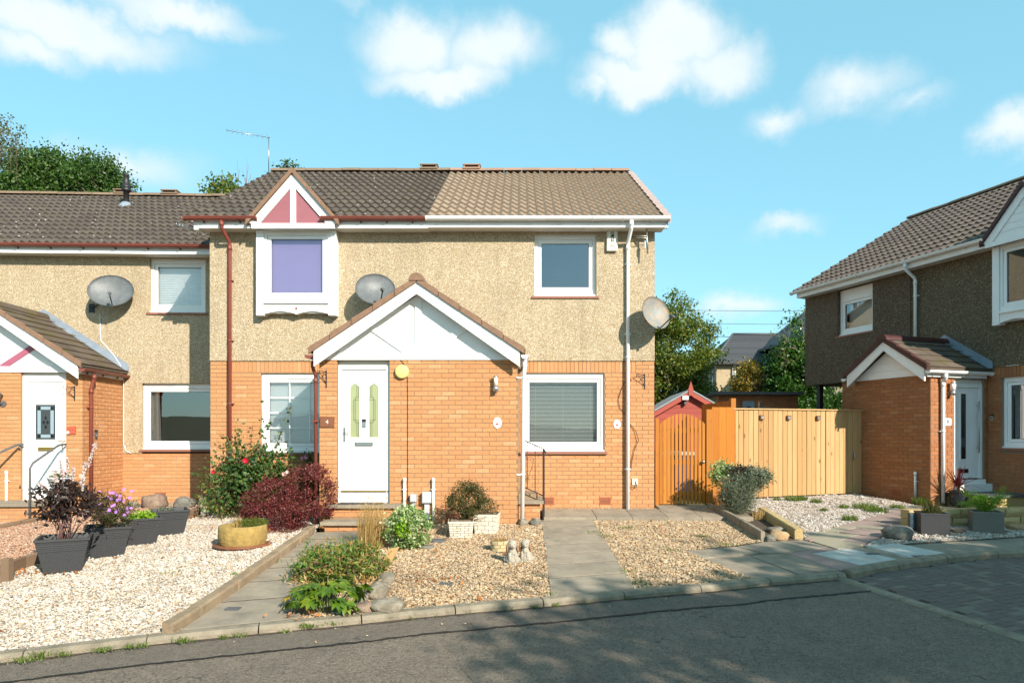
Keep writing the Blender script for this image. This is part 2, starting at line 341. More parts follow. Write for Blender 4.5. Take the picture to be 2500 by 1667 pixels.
m_tile = tile_mat('dark_brown_roof_tile', (.104, .082, .067), (.072, .057, .048), fleck=.15)
m_tile5 = tile_mat('sandy_brown_roof_tile', (.29, .222, .162), (.25, .188, .134), mamt=.16, moss=(.15, .11, .07), streak=.25)
m_tile6 = tile_mat('grey_brown_roof_tile', (.15, .112, .092), (.11, .082, .068), fleck=.12)
m_moss = tile_mat('mossy_porch_tile', (.13, .10, .075), (.09, .065, .05), moss=(.10, .085, .015), mamt=.8, fleck=.09)
m_ridge = tile_mat('ridge_tile', (.235, .165, .11), (.19, .13, .09), mamt=.45, streak=.5)
m_ridge5 = tile_mat('ridge_tile_tan', (.33, .205, .14), (.28, .17, .115), mamt=.1)
m_verge5 = mat('pinkish_verge', (.38, .28, .25), (.32, .24, .22), 6, .7)
m_vergeb = mat('brown_verge_mortar', (.23, .135, .085), (.17, .10, .065), 9, .85, .5, 60)
m_maroon = mat('maroon_verge_cap', (.065, .020, .018), (.05, .016, .016), 5, .45)
m_gutter = mat('red_brown_gutter', (.20, .055, .038), (.16, .042, .032), 4, .32, dirt=(.26, .13, .09), damt=.4)
m_sill = mat('brown_sill', (.24, .10, .065), (.25, .10, .065), 5, .55)
m_pink = mat('dusky_pink_panel', (.27, .098, .115), (.245, .088, .105), 3, .5)
m_plum = mat('plum_band', (.33, .095, .145), (.29, .085, .13), 3, .5)
m_glass = glass_mat('window_glass', .04, (.96, .98, .98)); m_glass6 = glass_mat('window_glass_dim', .15); m_glassd = glass_mat('dark_window_glass', .015, (.85, .9, .9))
m_frost = mat('pale_green_glass', (.30, .33, .17), (.26, .29, .16), 6, .18, spec=.6)
m_frost2 = mat('grey_leaded_glass', (.035, .04, .042), (.05, .058, .06), 60, .25, .3, 180, spec=.6)
m_bluegl = mat('blue_grey_glass', (.24, .32, .37), (.22, .29, .34), 20, .25, spec=.6)
m_dkglass = mat('black_bevel_glass', (.008, .009, .01), (.012, .013, .014), 20, .15, spec=.6)
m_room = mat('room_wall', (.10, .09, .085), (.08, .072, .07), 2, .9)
m_lilac = mat('lilac_blind', (.52, .42, .72), (.48, .39, .68), 1.5, .8)
m_blind = mat('white_blind', (.82, .84, .83), (.78, .80, .80), 4, .8)
m_slat = mat('blind_slat', (.86, .86, .83), (.82, .82, .79), 4, .5)
m_curtain = mat('cream_curtain', (.70, .68, .62), (.60, .58, .52), 10, .9)
m_black = mat('black_iron', (.012, .012, .013), (.02, .02, .02), 20, .45, .2, 90)
m_dark = mat('dark_gap', (.012, .011, .010)); m_lead = mat('lead_flashing', (.26, .30, .35), (.20, .235, .28), 6, .5, .3, 20, metallic=.2)
m_steel = mat('brushed_steel', (.55, .55, .53), (.48, .48, .46), 12, .3, metallic=.9)
m_chrome = mat('dull_chrome', (.38, .37, .34), (.32, .31, .29), 12, .35, metallic=.9)
m_brass = mat('old_brass', (.42, .29, .09), (.36, .24, .07), 12, .4, metallic=.8)
m_grey = mat('grey_plastic', (.46, .47, .48), (.42, .43, .44), 8, .5)
m_dish = mat('grey_dish', (.105, .115, .12), (.085, .093, .098), 30, .5, dirt=(.24, .26, .26), dscale=5)
m_dishr = mat('rusty_dish', (.20, .208, .196), (.165, .175, .168), 25, .55, dirt=(.42, .24, .11), dscale=6.5, damt=.8)
m_yellow = mat('yellowed_cover', (.62, .49, .19), (.58, .45, .17), 8, .5)
m_cream = mat('cream_alarm_box', (.72, .69, .58), (.66, .62, .50), 6, .45, dirt=(.50, .42, .25), damt=.3)
m_clay = mat('terracotta_vent', (.36, .115, .05), (.30, .09, .04), 14, .8)
m_concrete = mat('concrete', (.29, .245, .185), (.22, .185, .14), 3.5, .9, .5, 90, dirt=(.12, .105, .08), dscale=1.6, damt=.5)
m_kerb = mat('kerb_concrete', (.29, .242, .175), (.215, .176, .126), 9, .9, .8, 70, dirt=(.085, .078, .05), dscale=5, damt=.75)
m_slab = mat('paving_slab', (.325, .268, .198), (.235, .190, .140), 6, .9, .6, 70, isl=.35, dirt=(.10, .09, .07), dscale=3.2, damt=.65)
m_sand = mat('pink_sandstone_flag', (.30, .21, .18), (.24, .175, .15), 4, .85, .35, 60, isl=.5, c3=(.27, .235, .17))
m_pale = mat('pale_concrete_cover', (.50, .49, .45), (.38, .37, .34), 5, .85, .3, 70, dirt=(.25, .23, .2), damt=.4)
m_paver = mat('brick_paver', (.145, .105, .088), (.115, .088, .077), 7, .9, .5, 90, isl=.6, c3=(.17, .14, .11))
m_road = asphalt_mat('road_asphalt', (.205, .158, .116), (.140, .109, .082)); m_strip = asphalt_mat('smooth_asphalt_strip', (.200, .157, .119), (.158, .125, .096), 420, .22)
m_soil = mat('dark_soil', (.05, .036, .024), (.085, .06, .04), 12, .95, .8, 40)
m_earth = mat('earth', (.115, .095, .055), (.08, .085, .035), 3, .95, .5, 20)
m_bed = mat('gravel_bed', (.24,.175,.11), (.18,.125,.075), 25, .95, .6, 60); m_bedw = mat('pale_gravel_bed', (.36,.29,.21), (.28,.215,.15), 25, .95, .6, 60); m_bedr = mat('red_gravel_bed', (.26,.14,.085), (.2,.1,.06), 25, .95, .6, 60)
m_gw = gravel_mat('white_chips', (0, (0.312, 0.207, 0.121)), (.12, (0.411, 0.304, 0.207)), (.32, (0.487, 0.414, 0.329)), (.62, (0.536, 0.492, 0.438)), (.9, (0.374, 0.328, 0.286)))
m_gc = gravel_mat('cream_chips', (0, (0.246, 0.133, 0.059)), (.15, (0.369, 0.235, 0.123)), (.4, (0.442, 0.313, 0.187)), (.7, (0.491, 0.380, 0.252)), (.92, (0.295, 0.224, 0.158)))
m_gr = gravel_mat('red_chips', (0, (0.277, 0.125, 0.066)), (.25, (0.363, 0.198, 0.125)), (.6, (0.409, 0.251, 0.172)), (.9, (0.436, 0.330, 0.251)))
m_gp = gravel_mat('pinkish_chips', (0, (0.248, 0.186, 0.149)), (.2, (0.360, 0.285, 0.236)), (.5, (0.446, 0.384, 0.335)), (.85, (0.496, 0.459, 0.409)))
m_orange = wood_mat('orange_stained_wood', (.44, .17, .022), (.27, .085, .010), (.26, .07, .01), amt=.4)
m_pine = wood_mat('new_pine', (.50, .322, .150), (.30, .158, .052), (.14, .065, .02), amt=.9)
m_sleeper = wood_mat('weathered_sleeper', (.20, .13, .08), (.13, .085, .055), (.07, .045, .03), axis=(2.2, 2.2, 16.0))
m_edge = mat('buff_edging_block', (.31, .23, .145), (.235, .165, .10), 9, .9, .8, 50, isl=.5, dirt=(.11, .09, .06), dscale=5, damt=.65)
m_redwood = wood_mat('red_shed_board', (.33, .072, .052), (.27, .056, .042), (.26, .045, .035), axis=(1.2, 1.2, 18.0), amt=.3)
m_felt = mat('grey_roof_felt', (.26, .29, .31), (.20, .23, .25), 6, .85, .4, 90)
m_pot = mat('charcoal_plastic', (.030, .031, .034), (.042, .042, .044), 60, .6, .3, 160)
m_ystone = mat('yellow_planter', (.35, .235, .07), (.24, .155, .045), 14, .9, 1.0, 22, dirt=(.20, .15, .06), dscale=7, damt=.7)
m_cast = mat('white_brick_planter', (.60, .55, .46), (.50, .45, .36), 10, .9, .5, 60, dirt=(.28, .24, .17), dscale=5, damt=.5)
m_buffp = mat('buff_planter', (.48, .38, .22), (.42, .32, .17), 10, .9, .4, 60)
m_dog = mat('cast_stone_fur', (.40, .36, .29), (.29, .25, .195), 18, .9, .9, 45); m_ear = mat('russet_ear', (.33, .18, .10), (.25, .135, .075), 18, .9, .9, 45)
m_rock = mat('grey_rock', (.33, .28, .21), (.14, .12, .09), 9, .9, 1.0, 26, dirt=(.10, .09, .05), dscale=12, damt=.6); m_rockp = mat('purplish_rock', (.15, .09, .08), (.30, .22, .15), 8, .9, 1.0, 24, dirt=(.09, .06, .05), dscale=14, damt=.6)
m_rockt = mat('tan_rock', (.44, .29, .15), (.28, .18, .10), 8, .9, 1.0, 26); m_rockd = mat('dark_rock', (.085, .08, .07), (.19, .175, .145), 8, .9, 1.0, 26, dirt=(.26, .23, .16), dscale=14, damt=.4)
m_yblock = mat('honey_stone_block', (.46, .34, .16), (.36, .25, .11), 6, .9, .9, 20, isl=.4)
m_slate = mat('slate', (.075, .078, .082), (.10, .105, .11), 12, .6, .4, 40)
m_rubber = mat('dark_doormat', (.035, .037, .042), (.05, .052, .056), 90, .9)
m_bark = mat('bark', (.13, .10, .07), (.08, .06, .042), 12, .95, .8, 30); m_stem = mat('brown_stem', (.16, .10, .06), (.11, .075, .04), 20, .8); m_pstem = mat('purple_stem', (.16, .085, .075), (.11, .06, .055), 20, .8); m_gstem = mat('green_stem', (.14, .17, .06), (.11, .13, .05), 20, .7); m_pale_twig = mat('pale_twig', (.33, .28, .21), (.25, .21, .15), 20, .8)
m_leaf_mid = leafmat('mid_green_leaf', (.018, .048, .007), (.038, .090, .012), (.085, .145, .020), tl=.2); m_leaf_dark = leafmat('dark_green_leaf', (.018, .045, .010), (.035, .08, .018), (.07, .13, .03))
m_leaf_yel = leafmat('yellow_green_leaf', (.038, .080, .010), (.075, .125, .013), (.135, .160, .018), (.21, .17, .025)); m_leaf_rose = leafmat('rose_leaf', (.020, .055, .014), (.045, .105, .022), (.095, .165, .035), (.13, .06, .03))
m_leaf_red = leafmat('dark_red_leaf', (.065, .011, .015), (.14, .026, .030), (.22, .042, .042), (.17, .07, .035)); m_leaf_purple = leafmat('purple_brown_leaf', (.025, .016, .014), (.045, .026, .022), (.07, .038, .03))
m_leaf_var = leafmat('variegated_leaf', (.05, .13, .02), (.13, .25, .06), (.45, .50, .25), (.62, .62, .42)); m_leaf_ger = leafmat('geranium_leaf', (.045, .12, .02), (.09, .18, .03), (.24, .22, .05), (.36, .17, .07))
m_leaf_hel = leafmat('hellebore_leaf', (.030, .080, .008), (.075, .135, .010), (.17, .21, .015), tl=.2, rough=.3); m_leaf_hely = leafmat('yellowing_leaf', (.40, .30, .02), (.48, .26, .03))
m_straw = leafmat('dry_grass', (.38, .25, .10), (.48, .34, .15), (.30, .18, .07)); m_leaf_gry = leafmat('grey_green_leaf', (.085, .11, .075), (.14, .165, .12), (.20, .22, .16)); m_leaf_olive = leafmat('olive_shrub_leaf', (.035, .045, .012), (.07, .075, .02), (.12, .095, .03))
m_leaf_aut = leafmat('autumn_leaf', (.09, .10, .012), (.20, .15, .015), (.36, .17, .02), (.12, .13, .02)); m_leaf_ivy = leafmat('ivy_leaf', (.015, .05, .008), (.035, .09, .012), (.085, .16, .02), rough=.3)
m_leaf_lime = leafmat('lime_leaf', (.16, .30, .015), (.24, .38, .02), (.10, .22, .012)); m_grass = leafmat('grass_blade', (.06, .11, .012), (.11, .17, .018), (.18, .20, .05)); m_leaf_crim = leafmat('crimson_blade', (.07, .012, .016), (.11, .02, .024), (.04, .012, .012))
m_leaf_dead = leafmat('fallen_leaf', (.32, .10, .025), (.42, .17, .05), (.22, .09, .03)); m_leaf_birch = leafmat('birch_leaf', (.06, .075, .03), (.10, .115, .05), (.14, .14, .07))
m_fl_red = mat('red_petal', (.62, .012, .05), (.52, .01, .04), 30, .5, tl=.2); m_fl_pink = mat('pink_petal', (.72, .35, .48), (.62, .24, .40), 30, .5, tl=.2); m_fl_blush = mat('blush_petal', (.80, .60, .56), (.76, .50, .48), 30, .5, tl=.2)
m_fl_purple = mat('lilac_petal', (.42, .16, .58), (.50, .24, .66), 30, .5, tl=.2); m_fl_white = mat('white_spike', (.60, .50, .46), (.48, .38, .36), 30, .7); m_fl_yel = mat('yellow_petal', (.75, .48, .03), (.70, .4, .02), 30, .5); m_fl_mag = mat('magenta_petal', (.48, .02, .16), (.6, .05, .2), 30, .5)
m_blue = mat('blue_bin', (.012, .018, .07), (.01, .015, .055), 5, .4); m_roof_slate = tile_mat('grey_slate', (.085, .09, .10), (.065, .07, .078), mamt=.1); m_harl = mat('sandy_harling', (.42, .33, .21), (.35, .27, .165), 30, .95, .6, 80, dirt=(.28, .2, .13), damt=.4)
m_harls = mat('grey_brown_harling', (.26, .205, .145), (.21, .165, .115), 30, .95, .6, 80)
m_red = mat('red_mark', (.65, .05, .03)); m_ink = mat('black_ink', (.015, .015, .015)); m_enamel = mat('white_enamel', (.82, .82, .80), None, rough=.2, spec=.6); m_tagred = mat('terracotta_plaque', (.48, .10, .05), (.42, .08, .04), 20, .6, .8, 60); m_signwood = mat('dark_wood_plaque', (.20, .075, .035), (.15, .055, .025), 20, .5, .4, 40)
# ------------------------------------------------------------------ the ground, road, kerbs and paving
def sheet(name, poly, dz, m, parent=None, kind='structure', cuts=(('x', -3.0), ('y', 15.5), ('y', -4.0), ('x', -11.0)), **t):
    bm = bmesh.new(); bm.faces.new([bm.verts.new((x, y, 0)) for x, y in poly])
    for ax, v in cuts:
        bmesh.ops.bisect_plane(bm, geom=bm.verts[:] + bm.edges[:] + bm.faces[:], plane_co=(v if ax == 'x' else 0, v if ax == 'y' else 0, 0), plane_no=(1, 0, 0) if ax == 'x' else (0, 1, 0))
    for v in bm.verts: v.co.z = ground(v.co.x, v.co.y) + dz
    bmesh.ops.recalc_face_normals(bm, faces=bm.faces[:])
    if bm.faces[0].normal.z < 0: bmesh.ops.reverse_faces(bm, faces=bm.faces[:])
    me = bpy.data.meshes.new(name); bm.to_mesh(me); bm.free()
    o = put(name, me, m, parent)
    if parent is None and kind: o['kind'] = kind
    if t: tag(o, **t)
    return o
class Line:                                           # a polyline walked by its length
    def __init__(l, pts):
        l.p = [Vector(q[:2]) for q in pts]; l.a = [0.0]
        for i in range(1, len(l.p)): l.a.append(l.a[-1] + (l.p[i] - l.p[i - 1]).length)
        l.L = l.a[-1]
    def at(l, t, off=0.0):                            # off > 0 lies to the right of the direction of travel
        i = 0
        while i < len(l.a) - 2 and t > l.a[i + 1]: i += 1
        e = l.p[i + 1] - l.p[i]; k = (t - l.a[i]) / e.length; q = l.p[i] + e * k
        def tan(j):
            a = l.p[max(0, j - 1)]; b = l.p[min(len(l.p) - 1, j + 1)]; return (b - a).normalized()
        d = (tan(i) * (1 - k) + tan(i + 1) * k).normalized()
        return (q.x + d.y * off, q.y - d.x * off)
def blocks(name, parent, line, w, length, top, bot, m, gap=.008, ch=.02, jit=0.0, t0=0.0, t1=None, samples=3):
    t1 = line.L if t1 is None else t1; t = t0; rr = random.Random(len(name) + int(line.L * 100))
    while t < t1 - .03:
        e = min(t + length, t1); V = []; ofs = [0, 0, w - ch, w, w]; dj = rr.uniform(-jit, jit); sj = rr.uniform(-jit, jit)
        for i in range(samples):
            q = t + gap / 2 + (e - t - gap) * i / (samples - 1)
            for j, o in enumerate(ofs):
                x, y = line.at(q, o + sj); g = ground(x, y)
                V.append((x, y, g + (bot if j in (0, 4) else top - (ch if j == 3 else 0)) + (dj if j in (1, 2, 3) else 0)))
        F = [[i * 5 + j, i * 5 + j + 1, (i + 1) * 5 + j + 1, (i + 1) * 5 + j] for i in range(samples - 1) for j in range(4)]
        F += [[4, 3, 2, 1, 0], [(samples - 1) * 5 + j for j in range(5)]]
        MB().add(V, F).build(name, m, parent); t = e

terr = [(-260, -200), (260, -200), (260, 420), (-260, 420)]
sheet('ground', terr, -.16, m_earth)
KI = GP((0, 1590.6), (414, 1543), (666, 1519), (914, 1496), (1020, 1484), (1351, 1457), (1552, 1438), (1733, 1424), (1830, 1413), (2050, 1396))
e0 = Vector(KI[0]) - Vector(KI[1]); e0.normalize()
KI = [tuple(Vector(KI[0]) + e0 * 9), tuple(Vector(KI[0]) + e0 * 3)] + KI
kerbline = Line(KI); KO = [kerbline.at(a, .125) for a in kerbline.a]
KR = GP((2058, 1397), (2120, 1384), (2203, 1371), (2280, 1361), (2329, 1355), (2400, 1349.5), (2500, 1346)); e1 = Vector(KR[-1]) - Vector(KR[-2]); e1.normalize(); KR += [tuple(Vector(KR[-1]) + e1 * 5)]
KF = GP((2054, 1399), (2150, 1429), (2335, 1487), (2500, 1540)); e2 = Vector(KF[-1]) - Vector(KF[-2]); e2.normalize(); KF += [tuple(Vector(KF[-1]) + e2 * 5)]
road_poly = KO + [tuple(Vector(q)) for q in KF[1:]] + [(30, KF[-1][1] - 8), (30, -40), (-45, -40), (-45, KO[0][1] - 9)]
sheet('road', road_poly, -.06, m_road)
strip = [kerbline.at(a, .13) for a in kerbline.a] + [kerbline.at(a, .60) for a in reversed(kerbline.a)]
sheet('road_edge_strip', strip, -.056, m_strip)
# worn joint between strip and carriageway
jl = Line([kerbline.at(a, .60) for a in kerbline.a]); V = []; nj = 260; rj = random.Random(5)
for i in range(nj):
    t = jl.L * i / (nj - 1); w = .010 + rj.uniform(0, .012); o = rj.uniform(-.012, .012)
    for s in (-w, w): x, y = jl.at(t, o + s); V.append((x, y, ground(x, y) - .0525))
MB().add(V, [[2 * i, 2 * i + 1, 2 * i + 3, 2 * i + 2] for i in range(nj - 1)]).build('road_joint', m_dark, kind='structure')
kl2 = kerbline; V = []
for i in range(nj):
    t = kl2.L * i / (nj - 1)
    for s in (.118, .135 + rj.uniform(0, .05)): x, y = kl2.at(t, s); V.append((x, y, ground(x, y) - .0515))
MB().add(V, [[2 * i, 2 * i + 1, 2 * i + 3, 2 * i + 2] for i in range(nj - 1)]).build('gutter_dirt', m_soil, kind='structure')
kerb = thing('kerb', None, None, (KI[4][0], KI[4][1], 0), kind='structure')
blocks('kerb_stone', kerb, kerbline, .125, .92, .012, -.15, m_kerb, gap=.012, ch=.03, jit=.003)
kr = Line(KR); blocks('kerb_stone', kerb, kr, .13, .9, .045, -.15, m_kerb, gap=.012, ch=.03, samples=5)
kf = Line(KF); blocks('kerb_stone', kerb, kf, .12, .9, -.035, -.2, m_kerb, gap=.012, ch=.02, samples=5)
# block paving right of the flush kerb (herringbone)
pav = [kf.at(0, 0)] + [kf.at(a, 0) for a in kf.a[1:]] + [(14, KF[-1][1])] + [kr.at(a, .13) for a in reversed(kr.a)]
bpav = sheet('block_paving', pav, -.062, m_soil)
def inside(poly):
    P = np.array(poly); x1, y1 = P[:, 0], P[:, 1]; x2, y2 = np.roll(x1, -1), np.roll(y1, -1)
    def f(X, Y):
        X = np.atleast_1d(np.asarray(X, float))[:, None]; Y = np.atleast_1d(np.asarray(Y, float))[:, None]
        c = ((y1 > Y) != (y2 > Y)) & (X < (x2 - x1) * (Y - y1) / (y2 - y1 + 1e-12) + x1)
        return (c.sum(1) % 2).astype(bool)
    return f
pin = inside(pav); pa = math.atan2(KF[2][1] - KF[1][1], KF[2][0] - KF[1][0]); pc, psn = math.cos(pa), math.sin(pa); po = Vector(KF[0])
def paver_mesh():
    b = MB(); h, l, c = .0465, .0965, .006
    V = [(-l, -h, -.03), (l, -h, -.03), (l, h, -.03), (-l, h, -.03), (-l, -h, .012), (l, -h, .012), (l, h, .012), (-l, h, .012), (-l + c, -h + c, .017), (l - c, -h + c, .017), (l - c, h - c, .017), (-l + c, h - c, .017)]
    b.add(V, [(0, 1, 5, 4), (1, 2, 6, 5), (2, 3, 7, 6), (3, 0, 4, 7), (4, 5, 9, 8), (5, 6, 10, 9), (6, 7, 11, 10), (7, 4, 8, 11), (8, 9, 10, 11)]); return b
pv = []
for i in range(-40, 140):
    for j in range(-110, 110):
        k = (i - j) % 4
        if k == 0: cx, cy, ra = (i + 1) * .1, (j + .5) * .1, 0
        elif k == 3: cx, cy, ra = (i + .5) * .1, (j + 1) * .1, math.pi / 2
        else: continue
        x, y = po.x + cx * pc - cy * psn, po.y + cx * psn + cy * pc
        if y > 3.2 and x < 10.5: pv.append((x, y, pa + ra))
keep = pin([q[0] for q in pv], [q[1] for q in pv]); pv = [q for q, k in zip(pv, keep) if k]
infr = [q for q in pv if (q[0] / q[1]) * FPX + CX < 2520 and CY - (ground(q[0], q[1]) - ZC) * FPX / q[1] < 1680]
infr.sort(key=lambda q: q[1]); near = set(map(tuple, infr[:295])); pm = paver_mesh(); pme = pm.mesh('paver'); rest = MB(); base = np.array(pm.v)
for x, y, a in pv:
    z = ground(x, y) - .058 + random.uniform(-.002, .003); Mx = Matrix.Translation((x, y, z)) @ Matrix.Rotation(math.atan(.06), 4, 'X') @ Matrix.Rotation(a, 4, 'Z')
    if (x, y, a) in near: put('paver', pme, m_paver, bpav, Mx)
    else: rest.add([Mx @ Vector(q) for q in pm.v], pm.f)
rest.build('far_pavers', m_paver, bpav, kind='stuff')

def slab(name, parent, poly, dz, th, m):              # a flagstone laid on the slope
    V = [(x, y, ground(x, y) + dz) for x, y in poly]; c = Vector((sum(q[0] for q in V) / len(V), sum(q[1] for q in V) / len(V), 0)); k = len(V)
    top = [(q[0] + (c.x - q[0]) * .005, q[1] + (c.y - q[1]) * .005, q[2]) for q in V]; mid = [(q[0], q[1], q[2] - .006) for q in V]; low = [(q[0], q[1], q[2] - th) for q in V]
    b = MB(); b.add(top + mid + low, [list(range(k))] + [[i, (i + 1) % k, k + (i + 1) % k, k + i][::-1] for i in range(k)] + [[k + i, k + (i + 1) % k, 2 * k + (i + 1) % k, 2 * k + i][::-1] for i in range(k)])
    me = b.mesh(name)
    if me.polygons[0].normal.z < 0: me.flip_normals()
    return put(name, me, m, parent)
def strip_slabs(name, parent, L, Rr, cuts, dz, th, m, gap=.006, split=None):
    for i in range(len(cuts) - 1):
        a, b = cuts[i] + gap / 2, cuts[i + 1] - gap / 2
        q = [Vector(L(a)), Vector(Rr(a)), Vector(Rr(b)), Vector(L(b))]
        slab(name, parent, [(p.x, p.y) for p in q], dz, th, m)
def lerp2(a, b):
    a, b = Vector(a[:2]), Vector(b[:2]); return lambda t: tuple(a + (b - a) * t)
# path to number 4
p4l0, p4l1 = G(440, 1540), G(773, 1299); p4r0, p4r1 = G(726, 1511), G(924, 1297)
path4 = sheet('garden_path', [p4l0[:2], p4r0[:2], p4r1[:2], p4l1[:2]], .001, m_soil)
def ycut(a, b, ys): return [(y - a[1]) / (b[1] - a[1]) for y in ys]
strip_slabs('paving_slab', path4, lerp2(p4l0, p4l1), lerp2(p4r0, p4r1), [0, .19, .36, .50, .63, .755, .88, 1.0], .006, .05, m_slab, gap=.010)
# path to number 5 and the slab row under its wall
p5l0, p5l1 = G(1346, 1458), G(1322, 1270); p5r0, p5r1 = G(1550, 1439), G(1447, 1269)
path5 = sheet('garden_path', [p5l0[:2], p5r0[:2], p5r1[:2], p5l1[:2]], .002, m_soil)
strip_slabs('paving_slab', path5, lerp2(p5l0, p5l1), lerp2(p5r0, p5r1), [0, .165, .31, .44, .57, .69, .79, .895, 1.0], .008, .05, m_slab, gap=.009)
walk = sheet('house_walkway', [(.42, 11.60), (3.96, 11.60), (3.95, 12.52), (.42, 12.52)], .048, m_soil)
xs = [.40, 1.30, 1.92, 2.52, 3.10, 3.98]
for i in range(5):
    slab('paving_slab', walk, [(xs[i] + .004, 11.58), (xs[i + 1] - .004, 11.58), (xs[i + 1] - .004, 12.44), (xs[i] + .004, 12.44)], .055, .09, m_slab)
slab('paving_slab', walk, [(2.56, 12.45), (3.98, 12.45), (3.98, 12.86), (2.56, 12.86)], .058, .09, m_slab)
# gravel beds (sheets; the chips lie on top further down)
BL = [kerbline.at(kerbline.a[1], 0), kerbline.at(kerbline.a[2], -.005), kerbline.at(kerbline.a[3], -.005)] + [G(436, 1540)[:2], G(768, 1300)[:2]] + [(-3.32, 11.25), (-3.32, 12.5), (-5.65, 12.5)] + GP((512, 1247), (300, 1312), (99, 1362), (0, 1402)) + [G(-330, 1520)[:2]]
BRd = GP((512, 1247), (300, 1312), (99, 1362), (0, 1402)) + [G(-330, 1520)[:2], (-9.5, 8.5), (-9.8, 12.0), (-8.3, 12.2), (-8.25, 14.1), (-5.9, 14.2), (-5.7, 12.5)]
BC = [kerbline.at(kerbline.a[4] + .22, 0)] + [kerbline.at(a, 0) for a in kerbline.a[5:7]] + [kerbline.at(kerbline.a[7] - .02, 0)] + [p5l0[:2], p5l1[:2], (.02, 11.56), (-.04, 11.24), (-1.9, 11.24), (-1.95, 10.7)] + [p4r1[:2], p4r0[:2]]
BR = [p5r0[:2], kerbline.at(kerbline.a[9], 0), kerbline.at(kerbline.a[10] + .05, 0)] + GP((1672, 1344), (1792, 1331), (1868, 1320), (1790, 1270)) + [(3.98, 11.5), (p5r1[0], 11.57)] + [p5r1[:2]]
B6 = GP((1961, 1312), (1868, 1255), (1762, 1224)) + [(4.5, 13.9), (7.3, 14.7)] + GP((2232, 1232), (2204, 1240), (2099, 1270))
B7 = GP((2107, 1333), (2198, 1327), (2500, 1308), (2620, 1300)) + [(10.5, 10.2)] + GP((2500, 1280), (2225, 1283), (2180, 1302))
SB = GP((1868, 1320), (1790, 1270), (1745, 1243), (1765, 1226), (1868, 1256), (1961, 1314), (1900, 1322))
gb = {}
for nm, P, m in (('pale_gravel', BL, m_bedw), ('red_gravel', BRd, m_bedr), ('cream_gravel', BC, m_bed), ('cream_gravel', BR, m_bed), ('pinkish_gravel', B6, m_bedw), ('grey_gravel', B7, m_bedw), ('soil_bed', SB, m_soil)):
    gb[(nm, id(P))] = sheet(nm + ('_base' if nm != 'soil_bed' else ''), P, -.008, m)
# forecourt of number 6: grey slabs, sandstone flags, pale service covers, dark pavement
FC = GP((1672, 1344), (1792, 1331), (1868, 1320), (1961, 1313), (2099, 1270), (2204, 1240), (2300, 1232)) + [(9.2, 12.5), (9.6, 10.6)] + GP((2620, 1300), (2500, 1308)) + [kr.at(a, 0) for a in reversed(kr.a[:-1])] + [kerbline.at(kerbline.a[10] + .05, 0)]
fore = sheet('forecourt_base', FC, -.022, m_concrete)
def flag(*pts, m=m_slab, dz=.004): return slab('paving_slab', fore, [q[:2] for q in GP(*pts)], dz, .05, m)
flag((1673, 1345), (1797, 1334), (1852, 1349), (1716, 1362)); flag((1800, 1333.5), (1868, 1323), (1960, 1318), (2021, 1335), (1927, 1349), (1857, 1348.5), m=m_concrete)
flag((1720, 1364), (1828, 1357), (1945, 1402), (1835, 1411)); flag((1832, 1356.5), (1920, 1351), (2048, 1392), (1950, 1401)); flag((1924, 1351), (1977, 1348), (2112, 1384), (2052, 1392), m=m_sand)
flag((1930, 1350), (2020, 1336), (2044, 1341), (1980, 1349), m=m_sand)
for q in ([(1962, 1316), (1997, 1313), (1978, 1320)], [(1964, 1315), (2053, 1319), (2098, 1306), (2000, 1297)], [(1982, 1321), (1999, 1314), (2054, 1320), (2108, 1328), (2045, 1340)], [(2056, 1319.5), (2095, 1307), (2148, 1311.5), (2110, 1327)], [(2048, 1298), (2090, 1289), (2182, 1299), (2150, 1311)],
          [(2003, 1296), (2046, 1299), (2099, 1284), (2038, 1286)], [(2101, 1283), (2182, 1290), (2182, 1298), (2092, 1288)], [(2042, 1285), (2097, 1270), (2188, 1277), (2160, 1288)], [(2164, 1288), (2192, 1277), (2222, 1279), (2216, 1291), (2186, 1291)],
          [(2100, 1268), (2140, 1260), (2172, 1262), (2144, 1272)], [(2148, 1272), (2176, 1262), (2226, 1266), (2222, 1277)], [(2144, 1259), (2200, 1242), (2260, 1246), (2228, 1264)], [(2206, 1240), (2232, 1233), (2300, 1236), (2262, 1245)]):
    flag(*q, m=m_sand, dz=.006)
cover1 = flag((1984, 1351.5), (2073, 1339.5), (2203, 1369), (2114, 1383), m=m_pale, dz=.010); cover1.name = 'service_cover'
cover2 = flag((2112, 1332), (2188, 1327.5), (2328, 1354.5), (2224, 1361), m=m_pale, dz=.010); cover2.name = 'service_cover'
for a, b in ((2130, 1353), (2245, 1359)):
    x, y, z = G(a, b); MB().box(x - .09, x + .09, y - .05, y + .05, z + .0105, z + .016).build('inspection_lid', m_slate, fore)
# edging blocks beside path 4
edge4 = thing('block_edging', 'row of weathered buff edging blocks between white chippings and grey slab path', 'edging', G(640, 1390))
el = Line([G(424, 1548)[:2], G(500, 1500)[:2], G(640, 1398)[:2], G(771, 1299)[:2]])
blocks('edging_block', edge4, Line([el.at(el.L * i / 8, -.11) for i in range(9)]), .11, .46, .105, -.05, m_edge, gap=.010, ch=.02, jit=.006)
